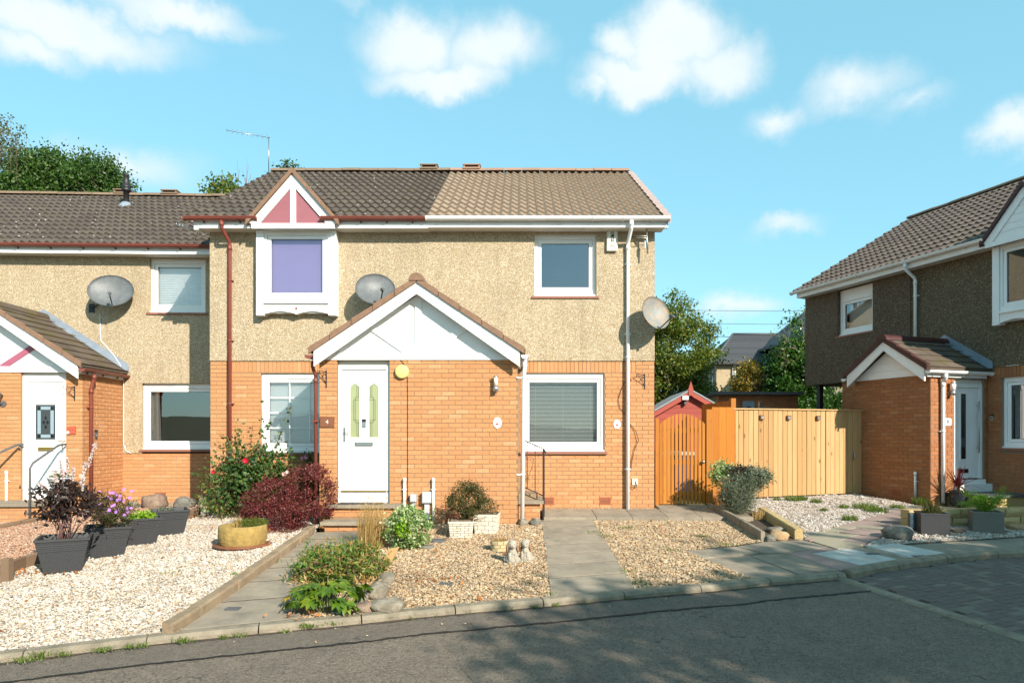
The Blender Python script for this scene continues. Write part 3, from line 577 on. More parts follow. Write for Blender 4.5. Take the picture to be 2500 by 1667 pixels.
# ------------------------------------------------------------------ parts of houses
def brick_mesh():
    c = .05; V = [(-.5, 0, -.5), (.5, 0, -.5), (.5, 0, .5), (-.5, 0, .5)]
    V = [(-.5, 1, -.5), (.5, 1, -.5), (.5, 1, .5), (-.5, 1, .5), (-.5, .18, -.5), (.5, .18, -.5), (.5, .18, .5), (-.5, .18, .5), (-.488, 0, -.455), (.488, 0, -.455), (.488, 0, .455), (-.488, 0, .455)]
    return MB().add(V, [(0, 1, 5, 4), (1, 2, 6, 5), (2, 3, 7, 6), (3, 0, 4, 7), (4, 5, 9, 8), (5, 6, 10, 9), (6, 7, 11, 10), (7, 4, 8, 11), (8, 9, 10, 11)])
BRK = brick_mesh(); BRK_ME = {}
class BrickField:                                     # the bricks of one wall: the first cap of them single parts, the rest joined
    def __init__(f, parent, m, cap=296): f.par, f.m, f.cap, f.n, f.rest = parent, m, cap, 0, MB()
    def brick(f, fr, s, z, L, h, d=0.0):
        Mx = fr.mat(s, d + random.uniform(-.0015, .0015), z) @ Matrix.Diagonal((L, .05, h, 1))
        if f.m.name not in BRK_ME: BRK_ME[f.m.name] = BRK.mesh('brick')
        if f.n < f.cap: put('brick', BRK_ME[f.m.name], f.m, f.par, Mx)
        else: f.rest.add([Mx @ Vector(q) for q in BRK.v], BRK.f)
        f.n += 1
    def done(f):
        if f.rest.v: f.rest.build('further_bricks', f.m, f.par, kind='stuff')
def brick_face(bf, fr, s0, s1, z0, z1, holes=(), course=.075, L=.225, d=0.0, phase=0.0, zref=None, sref=None):
    zref = z0 if zref is None else zref; k = math.floor((z0 - zref) / course + 1e-6); sref = s0 if sref is None else sref
    while True:
        a, b = zref + k * course, zref + (k + 1) * course
        if a >= z1 - .02: break
        lo, hi = max(a, z0), min(b, z1)
        if hi - lo > .025:
            i0 = math.floor((s0 - sref) / L) - 1; off = sref + (L / 2 if k % 2 else 0) + phase; s = off + i0 * L
            while s < s1:
                segs = [(max(s, s0), min(s + L, s1))]
                for h0, h1, hz0, hz1 in holes:
                    if hz0 < hi - .012 and hz1 > lo + .012:
                        n2 = []
                        for p, q in segs:
                            if p < h0: n2.append((p, min(q, h0)))
                            if q > h1: n2.append((max(p, h1), q))
                        segs = n2
                for p, q in segs:
                    if q - p > .028: bf.brick(fr, (p + q) / 2, (lo + hi) / 2, q - p - .008, hi - lo - .0085, d)
                s += L
        k += 1
def panel_wall(b, fr, s0, s1, z0, z1, holes=(), d=0.0, reveal=.14):
    S = sorted({s0, s1, *[min(max(h[0], s0), s1) for h in holes], *[min(max(h[1], s0), s1) for h in holes]}); Z = sorted({z0, z1, *[min(max(h[2], z0), z1) for h in holes], *[min(max(h[3], z0), z1) for h in holes]})
    for i in range(len(S) - 1):
        for j in range(len(Z) - 1):
            sc, zc = (S[i] + S[i + 1]) / 2, (Z[j] + Z[j + 1]) / 2
            if any(h[0] < sc < h[1] and h[2] < zc < h[3] for h in holes): continue
            b.add([fr.p(S[i], d, Z[j]), fr.p(S[i + 1], d, Z[j]), fr.p(S[i + 1], d, Z[j + 1]), fr.p(S[i], d, Z[j + 1])], [(0, 1, 2, 3)])
    for h in holes:
        a0, a1, b0, b1 = max(h[0], s0), min(h[1], s1), max(h[2], z0), min(h[3], z1)
        if a0 >= a1 or b0 >= b1: continue
        A = [fr.p(a0, d, b0), fr.p(a1, d, b0), fr.p(a1, d, b1), fr.p(a0, d, b1)]; B = [fr.p(a0, d + reveal, b0), fr.p(a1, d + reveal, b0), fr.p(a1, d + reveal, b1), fr.p(a0, d + reveal, b1)]
        b.add(A + B, [(0, 4, 5, 1), (1, 5, 6, 2), (2, 6, 7, 3), (3, 7, 4, 0)])
def frame_ring(b, fr, s0, s1, z0, z1, w, d0, d1, wb=None, wt=None):
    wb = w if wb is None else wb; wt = w if wt is None else wt
    b.box(s0, s0 + w, d0, d1, z0, z1, fr); b.box(s1 - w, s1, d0, d1, z0, z1, fr); b.box(s0 + w, s1 - w, d0, d1, z0, z0 + wb, fr); b.box(s0 + w, s1 - w, d0, d1, z1 - wt, z1, fr)
def window(root, fr, s0, s1, z0, z1, rec=.05, fw=.062, sash=.062, glass=None, sill=m_sill, fill=None, vent=True, room=True, wm=None, top=.075, bars=None, sillw=.05, label=None, headtop=0.0, roomd=1.6, rm=.25):
    wm = wm or m_white; b = MB()
    frame_ring(b, fr, s0, s1, z0, z1, fw, rec, rec + .09, wb=fw + .05, wt=top)
    if sill: b.box(s0 + .004, s1 - .004, rec - .055, rec, z0 + .002, z0 + .034, fr)                      # projecting plastic cill
    w = b.build('window', wm, root)
    if label: w['label'] = label
    i0, i1, j0, j1 = s0 + fw + .004, s1 - fw - .004, z0 + fw + .054, z1 - top - .004
    b = MB(); frame_ring(b, fr, i0, i1, j0, j1, sash, rec + .018, rec + .075)
    if bars:
        nx, ny = bars; g0, g1, h0, h1 = i0 + sash, i1 - sash, j0 + sash, j1 - sash
        for k in range(1, nx): b.box(g0 + (g1 - g0) * k / nx - .010, g0 + (g1 - g0) * k / nx + .010, rec + .034, rec + .046, h0, h1, fr)
        for k in range(1, ny): b.box(g0, g1, rec + .033, rec + .047, h0 + (h1 - h0) * k / ny - .009, h0 + (h1 - h0) * k / ny + .009, fr)
    b.build('sash', wm, w)
    p0, p1, q0, q1 = i0 + sash - .006, i1 - sash + .006, j0 + sash - .006, j1 - sash + .006
    b = MB(); b.box(p0, p1, rec + .050, rec + .056, q0, q1, fr, skip='ktblr'); b.build('pane', glass or m_glass, w)
    b = MB(); frame_ring(b, fr, p0 + .004, p1 - .004, q0 + .004, q1 - .004, .007, rec + .040, rec + .0495); b.build('glazing_seal', m_black, w)
    if vent: MB().box((s0 + s1) / 2 - .19, (s0 + s1) / 2 + .19, rec - .012, rec + .003, z1 - top + .018, z1 - top + .045, fr).build('trickle_vent', wm, w)
    if sill:
        b = MB(); b.prism([(s0 - .05, z0 - .045), (s1 + .05, z0 - .045), (s1 + .05, z0 - .004), (s0 - .05, z0 - .004)], -sillw, rec + .05, fr); b.build('window_sill', sill, w)
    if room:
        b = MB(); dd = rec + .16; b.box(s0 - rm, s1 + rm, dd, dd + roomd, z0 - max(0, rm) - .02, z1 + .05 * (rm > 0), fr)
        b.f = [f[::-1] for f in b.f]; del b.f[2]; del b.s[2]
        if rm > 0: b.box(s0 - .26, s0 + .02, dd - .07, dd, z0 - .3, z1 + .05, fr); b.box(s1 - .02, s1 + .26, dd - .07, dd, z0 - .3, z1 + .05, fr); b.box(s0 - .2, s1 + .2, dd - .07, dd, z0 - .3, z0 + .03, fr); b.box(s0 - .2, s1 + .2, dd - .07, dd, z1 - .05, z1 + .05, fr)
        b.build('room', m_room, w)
    if fill: fill(w, fr, p0, p1, q0, q1, rec + .10)
    return w
def roller(m, gapb=0.0, gapr=0.0, dd=0.0):
    def f(w, fr, s0, s1, z0, z1, d): MB().box(s0 - .03, s1 + .03 - gapr, d + dd, d + dd + .006, z0 - .02 + gapb, z1 + .03, fr).build('blind', m, w)
    return f
def pleated(w, fr, s0, s1, z0, z1, d):
    b = MB(); n = 34; zs = [z0 - .02 + (z1 - z0 + .04) * i / n for i in range(n + 1)]
    V = [fr.p(s, d + (.010 if i % 2 else 0), z) for i, z in enumerate(zs) for s in (s0 - .03, s1 + .03)]
    b.add(V, [[2 * i, 2 * i + 1, 2 * i + 3, 2 * i + 2] for i in range(n)]).build('pleated_blind', m_blind, w)
def venetian(w, fr, s0, s1, z0, z1, d):
    n = 44; b = MB(); t = R(32); c, s = .0125 * math.cos(t), .0125 * math.sin(t); me = None
    for i in range(n):
        z = z0 + .012 + (z1 - z0 - .05) * i / (n - 1)
        if me is None:
            b.add([(-.5, -c, -s), (.5, -c, -s), (.5, 0, .003), (-.5, 0, .003), (.5, c, s), (-.5, c, s)], [(0, 1, 2, 3), (3, 2, 4, 5)]); me = b.mesh('slat')
        put('slat', me, m_slat, w, fr.mat((s0 + s1) / 2, d + .012, z) @ Matrix.Diagonal((s1 - s0 - .01, 1, 1, 1)))
    b = MB(); b.box(s0 + .005, s1 - .005, d - .006, d + .03, z1 - .028, z1 + .004, fr)
    for k in (.10, .5, .9): q = s0 + (s1 - s0) * k; b.box(q - .0016, q + .0016, d - .006, d - .003, z0, z1, fr)
    b.build('headrail', m_slat, w)

EZ, RZ, RD, OV = 5.66, 8.08, 3.85, .33                # eaves and ridge of this terrace: one cross-section throughout
SL = math.atan2(RZ - EZ, RD + OV); SLEN = math.hypot(RZ - EZ, RD + OV)
def pantile_mesh(w=.33, waves=2, L=.41, amp=.025, lip=.040, seg=12):
    V = []
    for y, dz in ((0, .050), (L, .004)):
        for i in range(seg + 1):
            x = w * i / seg; ph = 2 * math.pi * waves * i / seg; V.append((x, y, dz + amp * math.sin(ph) + amp * .22 * math.sin(2 * ph)))
    k = seg + 1
    V += [(V[i][0], .004, V[i][2] - lip) for i in range(k)]
    b = MB(); b.add(V, [[i, i + 1, k + i + 1, k + i] for i in range(seg)], True)
    n = len(b.v); b.add([V[i] for i in range(k)] + V[2 * k:], [[k + i, k + i + 1, i + 1, i] for i in range(seg)]); return b
PANT = pantile_mesh()
def tiled_slope(roof, fr, s0, s1, m, gauge=.355, skip=None, cap=296, back=False, keepf=None):
    me = PANT.mesh('roof_tile'); n = 0; rest = MB(); rows = int(SLEN / gauge); g = SLEN / rows; cols = max(1, round((s1 - s0) / .33)); w = (s1 - s0) / cols
    for r in range(rows):
        for c in range(cols):
            s = s0 + c * w; dd = -OV + r * g * math.cos(SL); z = EZ + r * g * math.sin(SL)
            if skip and skip(s + w / 2, dd, z): continue
            Mx = fr.mat(s, dd, z, SL) @ Matrix.Rotation(random.uniform(-.006, .006), 4, 'Z') @ Matrix.Diagonal((w / .33 * 1.004, 1, 1, 1))
            if n < cap and (keepf is None or keepf(s, dd)): put('roof_tile', me, m, roof, Mx); n += 1
            else: rest.add([Mx @ Vector(q) for q in PANT.v], PANT.f, True)
    if rest.v: rest.build('further_roof_tiles', m, roof, kind='stuff')
def ridge_tiles(roof, fr, s0, s1, m, vents=(), L=.45, r=.115):
    b = MB(); k = 8; V = []
    for x in (0, 1):
        for i in range(k + 1):
            a = math.pi * i / k; V.append((x, -r * math.cos(a), r * .78 * math.sin(a) - .01))
    b.add(V, [[i, i + 1, k + 2 + i, k + 1 + i][::-1] for i in range(k)], True); b.add(V[:k + 1], [list(range(k + 1))]); b.add(V[k + 1:], [list(range(k, -1, -1))]); me = b.mesh('ridge_tile')
    n = round((s1 - s0) / L); L = (s1 - s0) / n
    for i in range(n): put('ridge_tile', me, m, roof, fr.mat(s0 + i * L + .006, RD, RZ + .035 + random.uniform(-.006, .006)) @ Matrix.Rotation(random.uniform(-.012, .012), 4, 'Y') @ Matrix.Diagonal((L - .014, 1, 1, 1)))
    for s, vm in vents:
        b = MB(); b.box(s - .2, s + .2, RD - .13, RD + .13, RZ + .06, RZ + .10, fr); b.box(s - .2, s - .16, RD - .13, RD + .13, RZ + .10, RZ + .145, fr); b.box(s + .16, s + .2, RD - .13, RD + .13, RZ + .10, RZ + .145, fr); b.box(s - .215, s + .215, RD - .145, RD + .145, RZ + .145, RZ + .17, fr)
        v = b.build('ridge_vent', vm, roof); MB().box(s - .158, s + .158, RD - .09, RD - .08, RZ + .101, RZ + .144, fr).build('vent_slot', m_dark, v)
def roof_deck(root, fr, s0, s1, m, name='roof', holes=None):
    b = MB(); t = .05
    for sg in (1, -1):
        q = lambda d: RD - sg * (RD - d)
        P = [fr.p(s0, q(-OV), EZ - t), fr.p(s1, q(-OV), EZ - t), fr.p(s1, RD, RZ - t), fr.p(s0, RD, RZ - t)]
        P2 = [(x, y, z + t - .012) for x, y, z in P]
        b.add(P + P2, [(0, 3, 2, 1), (4, 5, 6, 7), (0, 1, 5, 4), (1, 2, 6, 5), (3, 0, 4, 7)])
    return b.build(name, m, root)
def gutter(root, fr, s0, s1, m, d=-.375, z=5.655, r=.062, brackets=6, name='gutter', ends=(True, True)):
    P = [fr.p(s0, d, z), fr.p(s1, d, z)]
    b = MB(); seg = 10
    for rad, flip in ((r, False), (r - .006, True)):
        V = []
        for s in (s0, s1):
            for i in range(seg + 1): a = math.pi * i / seg; V.append(fr.p(s, d - rad * math.cos(a), z - rad * .95 * math.sin(a)))
        F = [[i, i + 1, seg + 2 + i, seg + 1 + i] for i in range(seg)]
        b.add(V, [f[::-1] for f in F] if flip else F, True)
    b.box(s0, s1, d - r - .006, d - r + .004, z - .006, z + .008, fr); b.box(s0, s1, d + r - .004, d + r + .006, z - .006, z + .008, fr)
    for e, s in zip(ends, (s0, s1)):
        if e:
            pts = [(d - (r + .006) * math.cos(math.pi * i / 8), z - (r + .006) * math.sin(math.pi * i / 8)) for i in range(9)]
            V = [fr.p(s - .012, x, y) for x, y in pts] + [fr.p(s + .012, x, y) for x, y in pts]
            b.add(V, [list(range(9)), list(range(17, 8, -1))] + [[i, i + 9, i + 10, i + 1] for i in range(8)])
    g = b.build(name, m, root)
    for k in range(brackets):
        s = s0 + (s1 - s0) * (k + .5) / brackets; b = MB(); q = r + .008
        V = []
        for ss in (s - .012, s + .012):
            for i in range(9): a = math.pi * i / 8; V.append(fr.p(ss, d - q * math.cos(a), z - q * .97 * math.sin(a)))
        b.add(V, [[i, i + 1, 10 + i, 9 + i] for i in range(8)], True); b.box(s - .012, s + .012, d + r - .01, d + r + .045, z - .085, z - .03, fr)
        b.build('gutter_bracket', m, g)
    return g
def downpipe(root, fr, s, ztop, zbot, m, dg=-.375, dw=-.075, r=.034, clips=(), neck=.30, shoe=True, s2=None, name='downpipe'):
    s2 = s if s2 is None else s2
    path = [fr.p(s, dg, ztop), fr.p(s, dg, ztop - .10), fr.p(s + (s2 - s) * .1, dg + .02, ztop - .14), fr.p(s2 - (s2 - s) * .1, dw - .02, ztop - neck), fr.p(s2, dw, ztop - neck - .05), fr.p(s2, dw, zbot)]
    b = MB(); b.tube(path, r, 12)
    if abs(dg - dw) > .05:
        for i, j in ((0, 1), (4, 5)):
            a, c = Vector(path[i]), Vector(path[j]); u = (c - a).normalized(); b.tube([a + u * .02, a + u * .10], r + .006, 12)
    for z in clips:
        b.tube([fr.p(s2, dw, z - .012), fr.p(s2, dw, z + .012)], r + .007, 12); b.box(s2 - .055, s2 + .055, dw + .02, 0.0, z - .012, z + .012, fr)
    return b.build(name, m, root)
def fascia(root, fr, s0, s1, m, z0=5.49, z1=5.635, d=-.30, name='fascia'):
    b = MB(); b.box(s0, s1, d, d + .022, z0, z1, fr); b.box(s0, s1, d - .006, d + .001, z0 + .035, z0 + .05, fr)
    f = b.build(name, m, root)
    MB().box(s0, s1, d + .023, .02, z0 + .004, z0 + .018, fr).build('soffit', m_shadewhite, f); return f

def dormer_bay(root, roof, fr, s0, s1, m_w, panel, fillw, cladding=None, glass=None, tile=m_tile, cross=True, vcap=m_vergeb):
    """white boxed-out window under a small gable that breaks the eaves"""
    sc, pd = (s0 + s1) / 2, -.20; b = MB(); zb, zt = 3.94, 5.48
    bay = None; b.box(s0, s0 + .135, pd, -.02, zb, zt, fr); b.box(s1 - .135, s1, pd, -.02, zb, zt, fr)      # side posts
    pts = [(s0 + .135, zb + .02)]; n = 24                                                                # scalloped apron
    for i in range(n + 1):
        t = i / n; u = abs(t - .5) * 2; pts.append((s0 + .135 + (s1 - s0 - .27) * t, zb + .03 + .045 * math.sin(math.pi * u) ** 1 * (1 if u > .0 else 0) - (.012 if u < .07 else 0)))
    pts = pts[1:] + [(s1 - .135, zb + .215), (s0 + .135, zb + .215)]
    b.prism(pts, pd + .02, -.02, fr); b.box(s0 + .135, s1 - .135, pd - .02, -.03, zb + .215, zb + .245, fr); b.box(s0 + .002, s1 - .002, pd + .05, -.02, zb + .05, zb + .06, fr)
    b.box(s0 + .13, s1 - .13, pd + .02, -.02, zt - .02, zt + .01, fr)
    bay = b.build('bay_surround', m_w, root)
    if cross:
        b = MB()
        for dx, dz, r in ((0, .018, .014), (-.014, 0, .012), (.014, 0, .012), (0, -.02, .010)):
            b.prism([(sc + dx + r * math.cos(a * math.pi / 4), zb + .125 + dz + r * math.sin(a * math.pi / 4)) for a in range(8)], pd + .012, pd + .021, fr)
        b.build('apron_emblem', m_sill, bay)
    window(root, fr, s0 + .137, s1 - .137, zb + .246, zt - .022, rec=pd + .03, fill=fillw, vent=False, room=True, sill=None, wm=m_w, top=.06, glass=glass, fw=.05, rm=-.004)
    b = MB()
    # gable: bottom rail, raking boards, mullion, coloured panels
    hw, zg = (s1 - s0) / 2 + .02, 5.55; ap = zg + .89; gd = -.375; k = (ap - zg) / (hw + .035)
    b.box(sc - hw, sc + hw, gd, gd + .05, 5.46, zg, fr)
    w = .185
    b.prism([(sc - hw - .035, zg + .0), (sc - hw - .035 + w, zg), (sc, ap - w * k), (sc, ap)], gd, gd + .05, fr); b.prism([(sc + hw + .035 - w, zg), (sc + hw + .035, zg), (sc, ap), (sc, ap - w * k)], gd, gd + .05, fr)
    if cladding is None: b.box(sc - .05, sc + .05, gd + .002, gd + .05, zg + .001, ap - w * k + .02, fr)
    gb_ = b.build('dormer_gable', m_w, root)
    z2 = zg; inner = hw + .035 - w
    if cladding is None:
        MB().prism([(sc - inner, z2), (sc - .05, z2), (sc - .05, z2 + (inner - .05) * k)], gd + .03, gd + .045, fr).build('gable_panel', panel, gb_); MB().prism([(sc + .05, z2), (sc + inner, z2), (sc + .05, z2 + (inner - .05) * k)], gd + .03, gd + .045, fr).build('gable_panel', panel, gb_)
    else:
        h = (ap - w * k - zg) / cladding
        for i in range(cladding):
            za, zc_ = zg + i * h + .004, zg + (i + 1) * h; wa, wb = inner * (1 - i / cladding), inner * (1 - (i + 1) / cladding)
            MB().prism([(sc - wa, za), (sc + wa, za), (sc + wb, zc_), (sc - wb, zc_)] if wb > .01 else [(sc - wa, za), (sc + wa, za), (sc, zc_)], gd + .025, gd + .045, fr).build('cladding_board', m_w, gb_)
    # little roof running back into the main slope, with its verges
    b = MB(); t = .07
    for sg in (-1, 1):
        e0, e1 = sc + sg * (hw + .075), sc
        za, zb2 = zg - .03, ap + .02; da = -OV + (za - EZ) / math.tan(SL); db = -OV + (zb2 - EZ) / math.tan(SL)
        P = [fr.p(e0, gd - .03, za), fr.p(e1, gd - .03, zb2), fr.p(e1, db + .25, zb2), fr.p(e0, max(da, gd) + .25, za)]
        Q = [(x, y, z + t) for x, y, z in P]; F = [(0, 1, 2, 3), (7, 6, 5, 4), (0, 4, 5, 1), (3, 7, 4, 0)]
        b.add(P + Q, F if sg > 0 else [f[::-1] for f in F])
    dr = b.build('dormer_roof', tile, root)
    for sg in (-1, 1):
        a, c = (sc + sg * (hw + .085), zg - .045), (sc, ap + .045); b = MB()
        b.prism([a, (sc, ap - .0), (sc, ap + .10), (a[0], a[1] + .095)][::(1 if sg < 0 else -1)], gd - .05, gd + .02, fr); b.build('verge', vcap, dr)
    return bay
# ------------------------------------------------------------------ number 4 and number 5
FH = Fr(0, 12.5, 0); ZD = 3.136; PX = -1.68
def base_shell(root, fr, s0, s1, m, mg=None):         # sides, back and gables: what closes the house
    b = MB(); D = 2 * RD
    for s in (s0, s1):
        P = [fr.p(s, 0.0, 0), fr.p(s, D, 0), fr.p(s, D, EZ - .15), fr.p(s, RD, RZ - .1), fr.p(s, 0.0, EZ - .15)]
        b.add(P, [(0, 1, 2, 3, 4) if s == s0 else (4, 3, 2, 1, 0)])
    b.add([fr.p(s0, D, 0), fr.p(s1, D, 0), fr.p(s1, D, EZ), fr.p(s0, D, EZ)], [(3, 2, 1, 0)]); return b.build('side_walls', m, root)
h4 = thing('terraced_house', 'brick and pebbledash house with maroon gutter, pink panelled gable and lilac window blind', 'house', (-3.7, 12.5, .3), 'houses of the terrace')
h5 = thing('terraced_house', 'end house with sandy brown roof, white gutter and venetian blind in its lower window', 'house', (.4, 12.5, .35), 'houses of the terrace')
w4a = (-4.77, -3.40, 1.45, 2.91); w5a = (.04, 1.55, 1.47, 2.915); w5b = (.264, 1.40, 4.325, 5.47); bay4 = (-4.78, -3.336)
for root, s0, s1, lowh, uph in ((h4, -5.70, PX, [w4a], [(bay4[0] + .1, bay4[1] - .1, 4.1, 5.47)]), (h5, PX, 2.47, [w5a], [w5b])):
    b = MB(); panel_wall(b, FH, s0, s1, ZD, 5.64, uph, d=-.022)
    b.add([FH.p(s0, -.022, ZD), FH.p(s1, -.022, ZD), FH.p(s1, .03, ZD), FH.p(s0, .03, ZD)], [(3, 2, 1, 0)])
    for s in (s0 - .001, s1 + .001): b.add([FH.p(s, -.022, ZD), FH.p(s, .02, ZD), FH.p(s, .02, 5.64), FH.p(s, -.022, 5.64)], [(0, 1, 2, 3)])
    b.build('pebbledash_wall', m_dash, root)
    b = MB(); panel_wall(b, FH, s0, s1, .1, ZD, lowh, d=.007); bw = b.build('brick_wall', m_mortar, root)
    bf = BrickField(bw, m_brick)
    a0, a1 = (s0, -3.36) if root is h4 else (.0, s1)
    hz = [(q[0], q[1], q[2] - .05, q[3]) for q in lowh]
    sold = (-5.38, -3.36) if root is h4 else (.02, 2.12)
    brick_face(bf, FH, a0, a1, .11, ZD, hz + [(sold[0], sold[1], 2.905, ZD + .05)], sref=s0 if root is h4 else s1 - .225 * 40, zref=ZD - .075 * 41)
    s = sold[0]
    while s < sold[1] - .03: bf.brick(FH, s + .0375, (2.911 + ZD) / 2, .065, ZD - 2.911 - .012); s += .075
    bf.done(); base_shell(root, FH, s0 if root is h4 else s0 + .3, s1 if root is h5 else s1 - .3, m_dash)
    rm = m_tile if root is h4 else m_tile5; r0, r1 = (-5.98, PX) if root is h4 else (PX, 2.62)
    roof = roof_deck(root, FH, r0, r1, rm)
    skip = (lambda s, d, z: bay4[0] - .02 < s < bay4[1] + .02 and z < 5.5 + (.86 - abs(s + 4.058)) * 1.1) if root is h4 else None
    tiled_slope(roof, FH, r0, r1, rm, skip=skip)
    ridge_tiles(roof, FH, r0, r1, m_ridge if root is h4 else m_ridge5, [(-2.18, m_ridge)] if root is h4 else [(-1.16, m_ridge5)])
    if root is h5:
        n = 13
        for i in range(n):
            a, c = SLEN * i / n, SLEN * (i + 1) / n; P = []
            for t in (a, c - .01): P.append((-OV + t * math.cos(SL), EZ + t * math.sin(SL)))
            b = MB(); lift = .03 + .018
            pts = []
            (da, za), (dc, zc_) = P
            for s_ in (2.565, 2.70):
                pts += [FH.p(s_, da, za + lift + .022), FH.p(s_, dc, zc_ + lift)]
            b.add([pts[0], pts[2], pts[3], pts[1]] + [FH.p(2.70, da, za - .10), FH.p(2.70, dc, zc_ - .10), FH.p(2.565, da, za - .02)], [(0, 1, 2, 3), (1, 4, 5, 2), (0, 6, 4, 1)]); b.build('verge_tile', m_verge5, roof)
        MB().prism([(0, 0)] * 0 or [(2.47, 5.5), (2.66, 5.5), (2.66, 5.62), (2.47, 5.62)], -.28, -.2, FH).build('box_end', m_white, root)
g4 = gutter(h4, FH, -5.99, -4.70, m_gutter, brackets=2); gutter(h4, FH, -3.55, -1.70, m_gutter, brackets=4)
gutter(h5, FH, -1.69, 2.66, m_white, brackets=8)
fascia(h4, FH, -5.78, -1.66, m_white, 5.485, 5.61); fascia(h5, FH, -1.66, 2.60, m_white, 5.50, 5.62)
MB().box(-5.86, -5.783, -.298, -.024, 5.46, 5.62, FH).build('box_end', m_white, h4)
downpipe(h4, FH, -5.33, 5.60, .32, m_gutter, clips=(4.6, 3.5, 2.35, 1.2), s2=-5.31); downpipe(h5, FH, 1.985, 5.60, .42, m_white, clips=(4.9, 3.62, 3.2, 1.15), s2=1.97)
dormer_bay(h4, None, FH, bay4[0], bay4[1], m_white, m_pink, roller(m_lilac, 0, .05))
def lampshade(w, fr, s0, s1, z0, z1, d):
    MB().lathe([(.11, -.22), (.13, 0), (.10, .002), (.0, .003)], fr.p((s0 + s1) / 2 - .10, d + .9, z0 + .62)).build('lampshade', m_room, w)
    MB().lathe([(.125, -.225), (.02, -.226), (.0, -.226)], fr.p((s0 + s1) / 2 - .10, d + .9, z0 + .62)).build('lamp_rim', m_curtain, w)
window(h5, FH, *w5b, rec=.06, fill=lampshade, top=.09, glass=m_glass6); window(h5, FH, *w5a, rec=.05, fill=venetian, glass=m_glassd, top=.10)
window(h4, FH, *w4a, rec=.05, fill=roller(m_blind), top=.10, bars=(3, 4))

# ------------------------------------------------------------------ number 3, set back to the left
F3 = Fr(-7.51, 14.24, R(2)); h3 = thing('terraced_house', 'set back house with dark pantile roof, maroon gutter and grey satellite dish', 'house', (-9.5, 14.2, .35), 'houses of the terrace')
w3a = (-.40, 1.25, 1.475, 2.857); w3b = (-.245, .91, 4.34, 5.47); s0, s1 = -7.5, 1.95
b = MB(); panel_wall(b, F3, s0, s1, 2.86, 5.64, [w3b], d=-.022); panel_wall(b, F3, -.79, s1, 1.40, 2.86, [(w3a[0], w3a[1], 1.3, 2.87)], d=-.022); b.build('pebbledash_wall', m_dash, h3)
b = MB(); panel_wall(b, F3, s0, s1, 0, 1.40, (), d=.007); panel_wall(b, F3, s0, -.79, 1.40, 2.86, (), d=.007); bw3 = b.build('brick_wall', m_mortar, h3); bf = BrickField(bw3, m_brick); brick_face(bf, F3, -.82, 1.3, .12, 1.40, (), zref=1.40 - .075 * 20); bf.done()
base_shell(h3, F3, s0, s1, m_dash); r3 = roof_deck(h3, F3, s0 - .1, 1.62, m_tile); tiled_slope(r3, F3, s0 - .1, 1.62, m_tile, keepf=lambda s, d: s > -6.0)
ridge_tiles(r3, F3, s0 - .1, 1.7, m_ridge, [(-2.85, m_ridge), (-1.62, m_ridge)])
gutter(h3, F3, s0 - .1, 1.5, m_gutter, brackets=14); fascia(h3, F3, s0, 1.6, m_white)
window(h3, F3, *w3b, rec=.06, fill=pleated, top=.09)
def curtain(w, fr, s0, s1, z0, z1, d):
    b = MB(); n = 30; V = []
    for i in range(n + 1):
        u = i / n
        for z, k in ((z0 - .03, 1.0), (z1 + .03, .8)): V.append(fr.p(s0 - .02 + .19 * u * k, d + .03 + .018 * math.sin(u * 20), z))
    b.add(V, [[2 * i, 2 * i + 1, 2 * i + 3, 2 * i + 2] for i in range(n)], True).build('curtain', m_curtain, w)
window(h3, F3, *w3a, rec=.06, fill=curtain, top=.10, glass=m_glass6)
b = MB(); c = F3.p(-2.28, 2.9, 0); zf = EZ + (2.9 + OV) * math.tan(SL)
b.lathe([(.24, -.10), (.13, .04), (.10, .08)], (c[0], c[1], zf), 16); fl = b.build('flue_flashing', m_lead, h3)
b = MB(); b.lathe([(.066, .03), (.066, .36), (.10, .36), (.115, .40), (.085, .42), (.105, .45), (.115, .48), (.09, .5), (.058, .74), (.07, .75), (.07, .79), (.0, .79)], (c[0], c[1], zf), 18); b.build('boiler_flue', m_black, h3)

# ------------------------------------------------------------------ number 6 and its neighbour across the corner
A6 = math.atan2(-.944, .330); C6 = (8.0, 13.25); F6 = Fr(C6[0] + 1.55 * .944, C6[1] + 1.55 * .330, A6)
h6 = thing('terraced_house', 'dark pebbledash house standing at an angle, white gutter and clad white dormer', 'house', F6.p(-1, 0, .5), 'houses of the terrace')
w6b = (-3.91, -2.81, 4.31, 5.47); bay6 = (.24, 1.68); w6a = (.29, 1.62, 1.52, 2.91); s0, s1 = -5.05, 2.8
b = MB(); panel_wall(b, F6, s0, -1.76, ZD - .01, 5.64, [w6b], d=-.03); b.add([F6.p(s0, -.03, ZD - .01), F6.p(-1.76, -.03, ZD - .01), F6.p(-1.76, 4.2, ZD - .01), F6.p(s0, 4.2, ZD - .01)], [(3, 2, 1, 0)]); b.add([F6.p(s0, -.03, ZD - .01), F6.p(s0, 2 * RD, ZD - .01), F6.p(s0, 2 * RD, EZ - .1), F6.p(s0, RD, RZ - .1), F6.p(s0, -.03, EZ - .1)], [(0, 1, 2, 3, 4)])
b.build('roughcast_wall', m_render6, h6)
